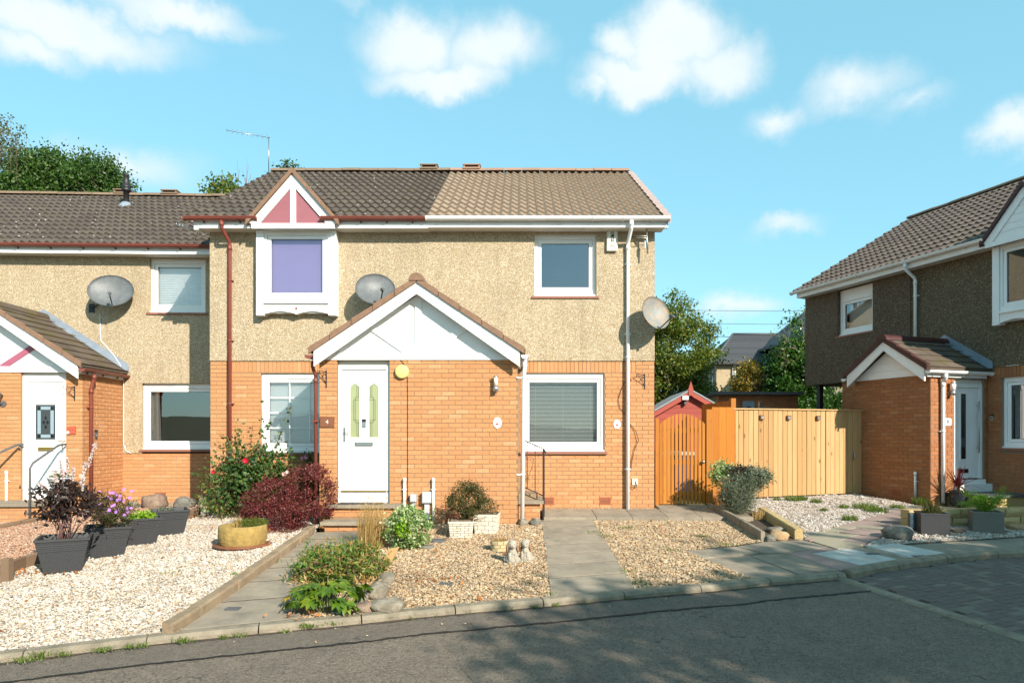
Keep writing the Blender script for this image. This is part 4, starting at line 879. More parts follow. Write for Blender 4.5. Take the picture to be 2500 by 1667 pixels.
b = MB(); panel_wall(b, F6, -1.76, s1, ZD, 5.64, [(bay6[0] + .1, bay6[1] - .1, 4.1, 5.47)], d=-.015); b.add([F6.p(s1, -.02, 0), F6.p(s1, 2 * RD, 0), F6.p(s1, 2 * RD, EZ - .1), F6.p(s1, RD, RZ - .1), F6.p(s1, -.02, EZ - .1)], [(4, 3, 2, 1, 0)]); b.add([F6.p(s0 + 1.3, 2 * RD, 0), F6.p(s1, 2 * RD, 0), F6.p(s1, 2 * RD, EZ), F6.p(s0, 2 * RD, EZ)], [(3, 2, 1, 0)]); b.build('pebbledash_wall', m_dash6, h6)
b = MB(); panel_wall(b, F6, -3.79, s1, .1, ZD, [w6a], d=.007); b.add([F6.p(-3.79, .007, .1), F6.p(-3.79, 3.0, .1), F6.p(-3.79, 3.0, ZD), F6.p(-3.79, .007, ZD)], [(0, 1, 2, 3)]); bw6 = b.build('brick_wall', m_mortar6, h6)
bf = BrickField(bw6, m_brick6); brick_face(bf, F6, .0, 2.3, .4, ZD, [(w6a[0], w6a[1], w6a[2] - .05, w6a[3]), (.2, 1.75, 2.905, 3.2)], zref=ZD - .075 * 40)
s = .2
while s < 1.73: bf.brick(F6, s + .0375, (2.911 + ZD) / 2, .065, ZD - 2.911 - .012); s += .075
brick_face(bf, F6, -3.78, -1.70, .4, ZD, (), zref=ZD - .075 * 40); bf.done()
MB().box(-4.78, -4.66, .10, .22, .3, ZD, F6).build('passage_post', m_black, h6)
r6 = roof_deck(h6, F6, s0 - .12, s1 + .1, m_tile6); tiled_slope(r6, F6, s0 - .12, s1 + .1, m_tile6, skip=lambda s, d, z: bay6[0] < s < bay6[1] and z < 5.5 + (.86 - abs(s - .96)) * 1.1, keepf=lambda s, d: s < 1.6)
ridge_tiles(r6, F6, s0 - .12, s1 + .1, m_ridge, [(-.6, m_ridge)])
gutter(h6, F6, s0 - .14, .20, m_white6, brackets=6); fascia(h6, F6, s0 - .02, .22, m_white6); gutter(h6, F6, 1.75, s1 + .1, m_white6, brackets=2); fascia(h6, F6, 1.7, s1, m_white6)
downpipe(h6, F6, -1.60, 5.60, 3.45, m_white6, clips=(4.9,), s2=-1.60)
window(h6, F6, *w6b, rec=.07, fill=roller(m_blind, .0, 0, .1), top=.30, vent=True, glass=m_glass6, wm=m_white6); window(h6, F6, *w6a, rec=.06, top=.09, glass=m_glass6, wm=m_white6)
dormer_bay(h6, None, F6, bay6[0], bay6[1], m_white6, m_white6, None, cladding=5, glass=m_glass6, tile=m_tile6, cross=False, vcap=m_maroon)
# ------------------------------------------------------------------ porches
def porch(root, fr, s0, s1, depth, zg, zb, bm, mm, wm, tm, gm, vergem, doorf=None, doors=None, ov=.2, brace=None, clad=None, k=.67, cap=296, ridgecap=True, flash='r', hasleft=True):
    Ff = fr.sub(0, -depth); Fs = fr.sub(s1, -depth, math.pi / 2); Fl = fr.sub(s0, 0, -math.pi / 2)
    fh = [doorf] if doorf else []; sh = [doors] if doors else []
    b = MB(); panel_wall(b, Ff, s0, s1, zb, zg, fh, d=.007, reveal=.16); panel_wall(b, Fs, 0, depth, zb, zg, sh, d=.007, reveal=.12); panel_wall(b, Fl, 0, depth, zb, zg, (), d=.007)
    bw = b.build('brick_wall', mm, root); bf = BrickField(bw, bm, cap); zr = zg - .075 * 40
    brick_face(bf, Ff, s0, s1, zb, zg, fh, zref=zr, sref=s0); brick_face(bf, Fs, 0.006, depth, zb, zg, sh, zref=zr, sref=0, phase=.1125)
    if hasleft: brick_face(bf, Fl, 0, depth - .006, zb, zg, (), zref=zr, sref=depth, phase=.1125)
    bf.done()
    sc = (s0 + s1) / 2; hw = (s1 - s0) / 2 + .03; ap = zg + .137 + k * hw; bd = -ov
    b = MB(); b.prism([(s0 + .0, zg + .002), (s1, zg + .002), (sc, zg + .002 + k * (hw - .03) * .98)], .012, .07, Ff)
    gp = b.build('gable_panel', wm, root)
    if clad:
        h = k * hw * .96 / clad
        for i in range(clad):
            za, zc_ = zg + .004 + i * h, zg + (i + 1) * h; wa, wb = (hw - .03) * (1 - i / clad), (hw - .03) * (1 - (i + 1) / clad)
            MB().prism([(sc - wa, za), (sc + wa, za), (sc + wb, zc_), (sc - wb, zc_)] if wb > .02 else [(sc - wa, za), (sc + wa, za), (sc, zc_)], -.006, .010, Ff).build('cladding_board', wm, gp)
    else:
        b = MB(); b.box(s0 - .0, s1 + .0, -.022, .011, zg - .004, zg + .105, Ff); b.box(sc - .05, sc + .05, -.018, .011, zg + .106, zg + k * hw - .02, Ff); b.build('gable_rail', wm, gp)
        if brace:
            for sg in (-1, 1):
                x0, z0 = sc + sg * .055, zg + .107; L = (hw - .10) * .53; w = .125
                pts = [(x0, z0), (x0 + sg * .19, z0), (x0 + sg * (L + .12), z0 + (L + .12) * k - .115), (x0 + sg * L, z0 + L * k)]
                MB().prism(pts if sg > 0 else pts[::-1], -.014, .011, Ff).build('gable_brace', brace, gp)
    b = MB(); e = .03
    for sg in (-1, 1):
        q = lambda x: sc + sg * x
        pts = [(q(hw), zg - .133), (q(hw), zg + .137), (q(0), ap), (q(0), ap - .206)]
        b.prism(pts if sg < 0 else pts[::-1], bd, bd + .035, Ff)
        pts = [(q(hw - .0), zg + .09), (q(hw), zg + .10), (q(0), ap - .03), (q(0), ap - .045)]
        b.prism(pts if sg < 0 else pts[::-1], bd + .036, 0.011, Ff)
    b.build('bargeboard', wm, root)
    # roof slopes with flat interlocking tiles, verge caps, ridge
    ang = math.atan(k); Lr = (hw + .08) / math.cos(ang); roof = None; b = MB(); d0, d1 = bd - .02, depth
    ez = zg + .137 - .08 * k + .012
    for sg in (-1, 1):
        P = [Ff.p(sc + sg * (hw + .08), d0, ez), Ff.p(sc, d0, ap + .012), Ff.p(sc, d1, ap + .012), Ff.p(sc + sg * (hw + .08), d1, ez)]; Q = [(x, y, z + .03) for x, y, z in P]
        F = [(0, 1, 2, 3), (7, 6, 5, 4), (0, 4, 5, 1), (3, 7, 4, 0), (2, 6, 7, 3)]; b.add(P + Q, F if sg > 0 else [f[::-1] for f in F])
    roof = b.build('roof', tm, root); rows = max(4, round(Lr / .27)); g = Lr / rows; cols = max(3, round((d1 - d0) / .31)); w = (d1 - d0) / cols
    b = MB(); b.add([(0, 0, .014), (1, 0, .014), (1, 1, 0), (0, 1, 0), (0, 0, .034), (1, 0, .034), (1, 1, .012), (0, 1, .012)], [(4, 5, 6, 7), (0, 1, 5, 4), (1, 2, 6, 5), (3, 0, 4, 7)]); tme = b.mesh('roof_tile')
    for sg in (-1, 1):
        for r in range(rows):
            for c in range(cols):
                x = hw + .08 - r * g * math.cos(ang); z = ez + .03 + r * g * math.sin(ang); d = d0 + c * w
                f2 = Fr(*Ff.p(sc + sg * x, d if sg > 0 else d + w, 0)[:2], Ff.a + (math.pi / 2 if sg > 0 else -math.pi / 2))
                put('roof_tile', tme, tm, roof, f2.mat(0, 0, z + random.uniform(-.002, .003), ang) @ Matrix.Diagonal((w - .004, g * 1.12, 1, 1)))
    n = max(3, round(Lr / .42))
    for sg in (-1, 1):
        for i in range(n):
            t0, t1 = i / n, (i + 1) / n - .006; b = MB()
            pt = lambda t, u: (sc + sg * (hw + .08) * (1 - t), ez + .01 + (ap - ez) * t + u)
            th = .095 + (.012 if gm is m_maroon else 0); pts = [pt(t0, -.035), pt(t1, -.035), pt(t1, th - .04), pt(t0, th - .03 + .012)]
            b.prism(pts if sg < 0 else pts[::-1], bd - .035 - .002 * (i % 2), bd + (.06 if gm is m_maroon else .012), Ff); b.build('verge_cap', vergem, roof)
    rn = max(3, round((d1 - d0) / .45)); r = .13
    for i in range(rn):
        a, c = d0 - .03 + (d1 - d0 + .02) * i / rn, d0 - .03 + (d1 - d0 + .02) * (i + 1) / rn - .006; V = []; kk = 8
        for d in (a, c):
            for j in range(kk + 1): th = math.pi * j / kk; V.append(Ff.p(sc - r * math.cos(th), d, ap + .0 + r * .95 * math.sin(th) - .0))
        b = MB(); b.add(V, [[j, j + 1, kk + 2 + j, kk + 1 + j] for j in range(kk)], True); b.add(V[:kk + 1], [list(range(kk, -1, -1))]); b.build('ridge_tile', vergem if gm is not m_moss else tm, roof)
    for sg in (-1, 1):                                # lead where the roof meets the house wall
        x0, x1 = sc + sg * (hw + .1), sc; b = MB(); pts = [(x0, ez + .03), (x1, ap + .04), (x1, ap + .21), (x0, ez + .20)]
        b.prism(pts if sg < 0 else pts[::-1], depth - .035, depth - .028, Ff); V = [Ff.p(x0, depth - .03, ez + .062), Ff.p(x1, depth - .03, ap + .072), Ff.p(x1, depth - .16, ap + .072), Ff.p(x0, depth - .16, ez + .062)]
        b.add(V, [(0, 1, 2, 3) if sg > 0 else (3, 2, 1, 0)]); b.build('lead_flashing', m_lead, roof)
    return Ff, Fs, Fl, hw, ez
def eave_gutter(root, fr, s0, s1, m, z, brackets, wm, fz):  # gutter and fascia along a porch's side; fr looks at that side
    g = gutter(root, fr, s0, s1, m, d=-.115, z=z, r=.055, brackets=brackets); MB().box(s0 + .06, s1 - .03, -.05, -.03, fz - .09, fz + .045, fr).build('fascia', wm, root); MB().box(s0 + .06, s1 - .03, -.03, .0, fz - .085, fz - .07, fr).build('soffit', m_shadewhite, root); return g

def door_frame(root, fr, s0, s1, z0, z1, rec, wm, fw=.05, sillh=.2, name='door'):
    b = MB(); b.box(s0, s0 + fw, rec - .03, rec + .04, z0, z1, fr); b.box(s1 - fw, s1, rec - .03, rec + .04, z0, z1, fr); b.box(s0 + fw, s1 - fw, rec - .03, rec + .04, z1 - fw - .01, z1, fr)
    b.build('door_frame', wm, root); b = MB(); b.box(s0 + fw + .003, s1 - fw - .003, rec - .005, rec + .04, z0 + .012, z1 - fw - .013, fr); return b.build(name, wm, root)
def rim(b, fr, s0, s1, z0, z1, d, w=.014, h=.008): frame_ring(b, fr, s0, s1, z0, z1, w, d - h, d)
# --- shared porch of 4 and 5
p45 = thing('porch', 'wide gabled brick porch with white bargeboards shared by the two nearest houses', 'porch', (-1.68, 11.24, .3), 'brick porches')
dz0, dz1 = .84, 2.925; dh4 = (-3.03, -2.165, .645, 3.02)
Ff, Fs, Fl, hw, ez = porch(p45, FH, -3.325, -.04, 1.26, 3.017, .16, m_brick, m_mortar, m_white, m_ridge, None, m_vergeb, doorf=dh4, doors=(.16, 1.04, .62, 2.93), brace=m_white)
MB().box(-3.03, -2.165, .09, .155, 2.925, 3.016, Ff).build('door_head', m_shadewhite, p45)
d4 = door_frame(p45, Ff, -3.025, -2.17, dz0, dz1, .10, m_white, .055); d4['label'] = 'white front door with two arched green glass lights'
b = MB(); b.box(-3.028, -2.167, .075, .155, .646, dz0 - .016, Ff); b.box(-3.028, -2.40, .070, .0752, .66, .80, Ff); b.box(-2.395, -2.17, .070, .0752, .66, .80, Ff); b.build('threshold_panel', m_white, p45)
MB().box(-2.97, -2.225, .055, .10, dz0 - .012, dz0 + .012, Ff).build('door_sill', m_brass, p45)
dl, dr_ = -2.967, -2.228; dw = dr_ - dl; dd = .095
for cxp, fl_ in ((.255, 1), (.735, -1)):
    c0 = dl + dw * cxp - .055 + (.02 if fl_ > 0 else -.02); c0 -= .018; c1 = c0 + .154; za, zb_ = 1.735, 2.62; cm_, rr = (c0 + c1) / 2, .077
    arch = [(c0, za), (c1, za)] + [(cm_ + rr * math.cos(math.pi * i / 12), zb_ - rr + rr * math.sin(math.pi * i / 12)) for i in range(13)]
    g = MB().prism(arch, dd - .004, dd + .002, Ff).build('glass_light', m_frost, d4)
    b = MB(); rim(b, Ff, c0 - .042, c1 + .042, za - .042, zb_ + .045, dd, .016, .012)
    arch2 = [(cm_ + (rr + .012) * math.cos(math.pi * i / 12), zb_ - rr + (rr + .012) * math.sin(math.pi * i / 12)) for i in range(13)]
    for i in range(12): (x0, z0), (x1, z1) = arch2[i], arch2[i + 1]; b.box(min(x0, x1) - .004, max(x0, x1) + .004, dd - .012, dd, min(z0, z1) - .004, max(z0, z1) + .004, Ff)
    b.box(c0 - .014, c0 - .002, dd - .012, dd, za, zb_ - rr, Ff); b.box(c1 + .002, c1 + .014, dd - .012, dd, za, zb_ - rr, Ff); b.box(c0 - .014, c1 + .014, dd - .012, dd, za - .014, za - .002, Ff); b.build('light_moulding', m_white, d4)
    b = MB(); a, c = .0022, dd - .0065; e = c1 if fl_ > 0 else c0; f = -fl_
    for x in (e + f * .018, e + f * .045): b.box(x - a, x + a, c, c + .003, 1.74, 2.0, Ff); b.box(x - a, x + a, c, c + .003, 2.40, 2.60, Ff)
    for (u0, u1, v0, v1) in ((0, .072, 1.98, 2.40), (0, .098, 2.02, 2.36)):
        for z in (v0, v1): b.box(min(e, e + f * u1), max(e, e + f * u1), c - .001, c + .002, z - a, z + a, Ff)
        b.box(e + f * u1 - a, e + f * u1 + a, c, c + .003, v0, v1, Ff)
    b.build('leading', m_ink, d4)
b = MB()
for x0 in (-2.885, -2.52): rim(b, Ff, x0, x0 + .205, 1.03, 1.545, dd, .012, .011); rim(b, Ff, x0 + .03, x0 + .175, 1.06, 1.515, dd, .008, .008)
b.build('door_moulding', m_white, d4)
MB().box(-2.755, -2.455, dd - .016, dd, 1.592, 1.655, Ff).build('letterbox', m_chrome, d4); MB().box(-2.735, -2.475, dd - .019, dd - .015, 1.606, 1.642, Ff).build('letterbox_flap', m_steel, d4)
b = MB(); b.box(-2.945, -2.917, dd - .014, dd, 1.665, 1.90, Ff); b.tube([Ff.p(-2.931, dd - .012, 1.815), Ff.p(-2.931, dd - .05, 1.815), Ff.p(-2.84, dd - .052, 1.815)], .009, 8); b.build('door_handle', m_chrome, d4)
bell = MB(); bell.box(-2.632, -2.572, dd - .026, dd, 1.905, 1.99, Ff); bl = bell.build('doorbell', m_steel, d4); MB().box(-2.632, -2.572, dd - .027, dd, 1.992, 2.04, Ff).build('doorbell_camera', m_black, bl)
# side door of 5 (turned away from the street)
d5 = door_frame(p45, Fs, .165, 1.035, .70, 2.92, .08, m_white, .055)
# gutters and pipes of the shared porch
eave_gutter(p45, Fl, .02, 1.46, m_gutter, 3.07, 2, m_white, 3.07); eave_gutter(p45, Fs, -.2, 1.22, m_white, 3.07, 2, m_white, 3.07)
downpipe(p45, Ff, -3.42, 2.99, .30, m_gutter, dg=-.03, dw=.06, clips=(2.0, 1.1), neck=.2, s2=-3.40, r=.03); b = MB()
b.tube([Ff.p(.075, -.06, 3.03), Ff.p(.075, -.06, 2.90), Ff.p(.062, -.02, 2.78), Ff.p(.06, .0, 2.7), Ff.p(.035, .0, .36)], .034, 12)
for z in (2.72, 1.12): b.tube([Ff.p(.06 if z > 2 else .043, .0, z - .012), Ff.p(.06 if z > 2 else .043, .0, z + .012)], .042, 12); b.box(-.06, .06, -.02, .02, z - .01, z + .01, Ff)
b.build('downpipe', m_white, p45)
# steps of number 4
def tread(root, x0, x1, y0, y1, z, th=.055): return MB().box(x0, x1, y0, y1, z - th, z).build('step_tread', m_slab, root)
st4 = thing('doorstep', 'two grey slab steps on brick risers below the white front door', 'steps', (-2.6, 10.9, .27), 'front steps')
tread(st4, -3.13, -1.93, 10.95, 11.232, .648); tread(st4, -3.13, -2.02, 10.62, 10.975, .413)
b = MB(); b.box(-3.08, -1.98, 11.02, 11.23, .15, .592); b.box(-3.08, -2.07, 10.69, 11.01, .15, .357); rs = b.build('riser', m_mortar, st4); bf = BrickField(rs, m_brick)
FR = Fr(0, 11.013, 0); brick_face(bf, FR, -3.08, -1.98, .425, .592, (), zref=.592 - .075 * 4); FR2 = Fr(0, 10.683, 0); brick_face(bf, FR2, -3.08, -2.07, .20, .357, (), zref=.357 - .098 * 3, course=.098); bf.done()
tag(MB().box(-2.95, -2.25, 11.0, 11.225, .6505, .664).build('doormat', m_rubber), 'dark ribbed doormat lying before the white front door', 'doormat')
# landing and railing of number 5
st5 = thing('doorstep', 'brick landing with grey slab top behind the white porch downpipe', 'steps', (.18, 12.0, .35), 'front steps')
MB().box(-.03, .40, 11.56, 12.42, .60, .66).build('step_tread', m_slab, st5); MB().box(-.03, .30, 11.75, 12.42, .6605, .76).build('step_tread', m_edge, st5)
b = MB(); b.box(-.03, .34, 11.63, 12.42, .2, .599); rs = b.build('riser', m_mortar, st5); bf = BrickField(rs, m_brick); brick_face(bf, Fr(0, 11.623, 0), -.03, .34, .30, .60, (), zref=.0); bf.done()
rl = thing('railing', 'black wrought iron railing with heart scroll beside the landing', 'railing', (.4, 11.62, .35))
Y = 11.62
b = MB(); b.box(.382, .418, Y - .018, Y + .018, .33, 1.53); b.build('post', m_black, rl)
b = MB(); b.tube([(.02, Y, 1.705), (.40, Y, 1.535), (.425, Y, 1.51), (.435, Y, 1.46)], .009, 6); b.build('handrail', m_black, rl); b = MB(); b.tube([(.02, Y, .905), (.40, Y, .735)], .009, 6); b.build('bottom_rail', m_black, rl)
for x in (.12, .255): b = MB(); b.tube([(x, Y, 1.66 - (x - .12) * .45), (x, Y, .86 - (x - .12) * .45)], .008, 6); b.build('baluster', m_black, rl)
b = MB()
for sg in (-1, 1):
    c = (.12 + sg * .045, 1.36); pts = [(.12 + sg * .012, Y, 1.03), (.12 + sg * .10, Y, 1.28)] + [(c[0] + sg * (.062 * (1 - i / 16)) * math.cos(i * .55), Y, c[1] + .05 * (1 - i / 16) * math.sin(i * .55) + .0) for i in range(15)]
    b.tube(pts, .004, 5); b.tube([(.12 + sg * (.012 + .02 * math.sin(i * .5)), Y, 1.03 - .02 * (1 - math.cos(i * .5))) for i in range(9)], .004, 5)
b.build('scroll', m_black, rl)

# --- porch of number 3
p3 = thing('porch', 'gabled brick porch with mossy roof and plum diagonal band, half out of view', 'porch', F3.p(-2.4, -1.4, .3), 'brick porches')
sr = -.795; sl = sr - 3.2
FZ3 = F3.sub(0, -1.4)
dx0, dx1 = -1.93, -1.10
Ff3, Fs3, Fl3, hw3, ez3 = porch(p3, F3, sl, sr, 1.40, 2.957, .1, m_brick, m_mortar, m_white, m_moss, m_moss, m_vergeb, doorf=(dx0, dx1, .55, 2.962), brace=m_plum, hasleft=False)
MB().box(dx0, dx1, .06, .155, 2.87, 2.956, Ff3).build('door_head', m_shadewhite, p3)
d3 = door_frame(p3, Ff3, dx0 + .003, dx1 - .003, .75, 2.87, .08, m_white, .07); d3['label'] = 'white front door with square leaded glass light and brass fittings'
MB().box(dx0 + .003, dx1 - .003, .055, .15, .552, .738, Ff3).build('threshold_panel', m_white, p3)
e0, e1 = dx0 + .09, dx1 - .09; c = (e0 + e1) / 2; dd3 = .075
b = MB(); rim(b, Ff3, e0, e1, 2.14 - .53, 2.14 + .62, dd3, .012, .006); rim(b, Ff3, c - .215, c + .215, 1.66, 2.38, dd3, .03, .012); rim(b, Ff3, e0 + .05, e1 - .05, .86, 1.42, dd3, .010, .006)
for i in range(6): x = e0 + .09 + i * (e1 - e0 - .18) / 5; b.box(x - .003, x + .003, dd3 - .003, dd3, .90, 1.38, Ff3)
b.build('door_moulding', m_white, d3)
gl3 = MB().box(c - .185, c + .185, dd3 - .006, dd3, 1.69, 2.35, Ff3).build('glass_light', m_frost2, d3)
b = MB(); q = dd3 - .009
for x0, x1, z0, z1 in ((c - .15, c - .09, 1.80, 2.24), (c + .09, c + .15, 1.80, 2.24), (c - .09, c + .09, 1.725, 1.785), (c - .09, c + .09, 2.255, 2.315)): b.box(x0, x1, q, q + .004, z0, z1, Ff3)
b.build('blue_glass', m_bluegl, gl3); b = MB()
for x0, z0 in ((c - .15, 1.725), (c + .09, 1.725), (c - .15, 2.25), (c + .09, 2.25)): b.box(x0, x0 + .06, q, q + .004, z0, z0 + .06, Ff3)
for x0, z0 in ((c, 2.10), (c, 1.93), (c - .035, 2.015), (c + .035, 2.015)): b.prism([(x0, z0 - .045), (x0 + .028, z0), (x0, z0 + .045), (x0 - .028, z0)], q, q + .004, Ff3)
b.build('bevel_glass', m_dkglass, gl3)
MB().box(c - .14, c + .14, dd3 - .016, dd3, 1.475, 1.55, Ff3).build('letterbox', m_brass, d3)
b = MB(); b.box(e1 + .035, e1 + .065, dd3 - .014, dd3, 1.49, 1.72, Ff3); b.tube([Ff3.p(e1 + .05, dd3 - .01, 1.665), Ff3.p(e1 + .05, dd3 - .05, 1.665), Ff3.p(e1 - .07, dd3 - .05, 1.665)], .009, 8); b.build('door_handle', m_brass, d3)
eave_gutter(p3, Fs3, -.2, 1.34, m_gutter, 3.01, 3, m_white, 3.01); downpipe(p3, Fs3, .18, 2.94, .42, m_gutter, dg=-.115, dw=-.06, clips=(2.3, 1.2), neck=.22)
# landing, rails and lamp of number 3
st3 = thing('doorstep', 'concrete landing on brick below the leaded glass door', 'steps', F3.p(-1.8, -1.6, .25), 'front steps'); F3l = F3.sub(0, -1.4)
MB().box(-2.6, -.98, -.62, -.003, .49, .55, F3l).build('step_tread', m_concrete, st3); b = MB(); b.box(-2.55, -1.03, -.56, -.003, .0, .489, F3l); rs = b.build('riser', m_mortar, st3); bf = BrickField(rs, m_brick); brick_face(bf, F3l.sub(0, -.567), -2.55, -1.03, .1, .49, (), zref=.49 - .075 * 6); bf.done()
for xs_, lab in ((-1.24, 'grey tubular handrail right of the leaded glass door'), (-2.22, 'grey tubular handrail left of the leaded glass door')):
    h = thing('handrail', lab, 'handrail', F3l.p(xs_, -.7, .3), 'grey handrails by a door'); b = MB()
    xw = xs_ + (.13 if xs_ > -2 else .33)
    b.tube([F3l.p(xs_, -.78, .25), F3l.p(xs_, -.78, 1.18), F3l.p(xs_ + .03, -.74, 1.28), F3l.p(xw - .03, -.16, 1.58), F3l.p(xw, -.08, 1.60), F3l.p(xw + .02, -.02, 1.60)], .021, 10); b.build('rail', m_slate, h)
    b = MB(); b.tube([F3l.p(xw - .02, -.06, 1.58), F3l.p(xw - .02, -.06, 1.53), F3l.p(xw - .02, -.004, 1.52)], .012, 8); b.build('wall_bracket', m_chrome, h)

# --- porch of number 6
p6 = thing('porch', 'brown brick porch with maroon verge caps and narrow glazed white door, standing at an angle', 'porch', F6.p(-.9, -1.55, .5), 'brick porches')
dq0, dq1 = .64, 1.46
Ff6, Fs6, Fl6, hw6, ez6 = porch(p6, F6, -1.85, 0.0, 1.55, 2.955, .3, m_brick6, m_mortar6, m_white6, m_moss, m_maroon, m_maroon, doors=(dq0, dq1, .62, 2.90), clad=4, hasleft=False)
MB().box(dq0, dq1, .05, .115, 2.80, 2.898, Fs6).build('door_head', m_shadewhite, p6)
d6 = door_frame(p6, Fs6, dq0 + .003, dq1 - .003, .90, 2.80, .07, m_white6, .06); d6['label'] = 'white front door with tall narrow dark glass and long bar handle'
b = MB(); b.box(dq0 - .0, dq1 + .10, -.10, .10, .56, .80, Fs6); b.box(dq0, dq1 + .02, -.02, .10, .80, .885, Fs6); b.build('threshold_panel', m_white6, p6)
dd6 = .065; c6 = dq0 + .31
MB().box(c6 - .06, c6 + .075, dd6 - .006, dd6, 1.30, 2.60, Fs6).build('glass_light', m_dkglass, d6)
b = MB(); rim(b, Fs6, c6 - .085, c6 + .10, 1.27, 2.63, dd6, .022, .010); rim(b, Fs6, dq0 + .10, dq0 + .56, 1.22, 2.68, dd6, .008, .004)
for z in (1.72, 2.02, 2.34):
    b.box(dq0 + .115, c6 - .095, dd6 - .004, dd6, z - .004, z + .004, Fs6); b.box(c6 + .11, dq0 + .545, dd6 - .004, dd6, z - .004, z + .004, Fs6)
b.build('door_moulding', m_white6, d6); MB().box(c6 - .14, c6 + .14, dd6 - .012, dd6, 1.02, 1.10, Fs6).build('letterbox', m_ink, d6)
b = MB(); b.tube([Fs6.p(dq0 + .68, dd6 - .06, 1.42), Fs6.p(dq0 + .68, dd6 - .06, 2.46)], .014, 10)
for z in (1.52, 2.36): b.tube([Fs6.p(dq0 + .68, dd6 - .06, z), Fs6.p(dq0 + .68, dd6, z)], .009, 8)
b.build('bar_handle', m_steel, d6)
eave_gutter(p6, Fs6, -.2, 1.50, m_white6, 3.02, 4, m_white6, 3.0); downpipe(p6, Fs6, .26, 2.97, .45, m_white6, dg=-.115, dw=-.06, clips=(1.85,), neck=.1)
eave_gutter(p6, Fl6, .05, 1.76, m_white6, 3.02, 2, m_white6, 3.0)
st6 = thing('doorstep', 'dark slab step on honey stone below the bar handle door', 'steps', Fs6.p(1.2, -.5, .45), 'front steps')
MB().box(dq0 - .25, dq1 + .35, -.85, -.003, .60, .65, Fs6).build('step_tread', m_slate, st6); MB().box(dq0 - .20, dq1 + .3, -.8, -.003, .2, .599, Fs6).build('riser', m_yblock, st6)
# ------------------------------------------------------------------ things fixed to walls
def dish(label, c, ax, ay, tilt, m, fr, s, d, z, yaw, pitch):
    t = thing('satellite_dish', label, 'satellite dish', c, 'satellite dishes'); C = Vector(c)
    Rm = Matrix.Rotation(yaw, 4, 'Z') @ Matrix.Rotation(pitch, 4, 'X') @ Matrix.Rotation(tilt, 4, 'Y')
    V = []; F = []; n, k = 7, 32
    for side in (0, 1):
        o = len(V)
        for i in range(n + 1):
            r = i / n
            for j in range(k): a = 2 * math.pi * j / k; V.append(C + Rm @ Vector((ax * r * math.cos(a), .095 * (1 - r * r) + side * .008, ay * r * math.sin(a))))
        f = [[o + i * k + j, o + i * k + (j + 1) % k, o + (i + 1) * k + (j + 1) % k, o + (i + 1) * k + j] for i in range(n) for j in range(k)]
        F += [q if side else q[::-1] for q in f]
    o = (n + 1) * k; F += [[n * k + j, n * k + (j + 1) % k, o + n * k + (j + 1) % k, o + n * k + j] for j in range(k)]
    MB().add(V, F, True).build('reflector', m, t)
    b = MB(); p0 = C + Rm @ Vector((0, .03, -ay * .92)); p1 = C + Rm @ Vector((.02, -.33, -ay * .72)); b.tube([p0, p1], .011, 8); b.build('feed_arm', m_black, t)
    b = MB(); u = (C + Rm @ Vector((0, .08, .02)) - p1).normalized(); b.tube([p1 - u * .045, p1 + u * .05], [.022, .034], 12); b.build('lnb', m_slate, t)
    b = MB(); bk = C + Rm @ Vector((0, .11, 0)); w = Vector(fr.p(s, d, z)); b.tube([bk, (bk + w) / 2 + Vector((0, 0, -.03)), w], .017, 8); b.box(s - .06, s + .06, d - .012, d, z - .09, z + .09, fr)
    for dx in (-.07, .07): q = C + Rm @ Vector((dx, .092, .03)); b.ball(q, .007, 6, 4)
    b.build('wall_mount', m_black, t)
dish('grey satellite dish on the pebbledash above the mossy porch roof', at(270, 709, 13.85), .42, .35, R(-8), m_dish, F3, -1.42, -.022, 4.42, R(20), R(-17))
dish('grey satellite dish half hidden behind the white gabled porch roof', at(917, 705, 12.15), .36, .31, R(-14), m_dish, FH, -2.48, -.022, 4.34, R(20), R(-20))
dish('rust streaked satellite dish on the corner beside the white downpipe', at(1602.5, 763, 12.1), .295, .31, R(-10), m_dishr, FH, 2.36, -.022, 3.95, R(26), R(-15))
# alarm box
t = thing('alarm_box', 'cream burglar alarm box lettered PS beside the upper window', 'alarm box', (1.68, 12.4, 5.15))
b = MB(); pr = [(0, .0), (.0, .36), (.008, .37), (.187, .37), (.195, .36), (.195, .0), (.187, -.008), (.008, -.008)]; b.prism([(1.585 + x, 5.145 + z) for x, z in pr][::-1], -.085, -.022, FH); b.prism([(1.597 + x * .88, 5.155 + z * .94) for x, z in pr][::-1], -.095, -.085, FH); cs = b.build('case', m_cream, t)
MB().box(1.655, 1.71, -.099, -.0955, 5.30, 5.385, FH).build('letter_plate', m_ink, t); MB().box(1.655, 1.71, -.099, -.0955, 5.392, 5.477, FH).build('letter_plate', m_ink, t)
text_mesh('lettering', 'P', .085, m_enamel, t, facing(FH, 1.6825, -.1005, 5.434), .001); text_mesh('lettering', 'S', .085, m_enamel, t, facing(FH, 1.6825, -.1005, 5.342), .001); MB().box(1.635, 1.73, -.099, -.0955, 5.225, 5.24, FH).build('status_strip', m_slate, t)
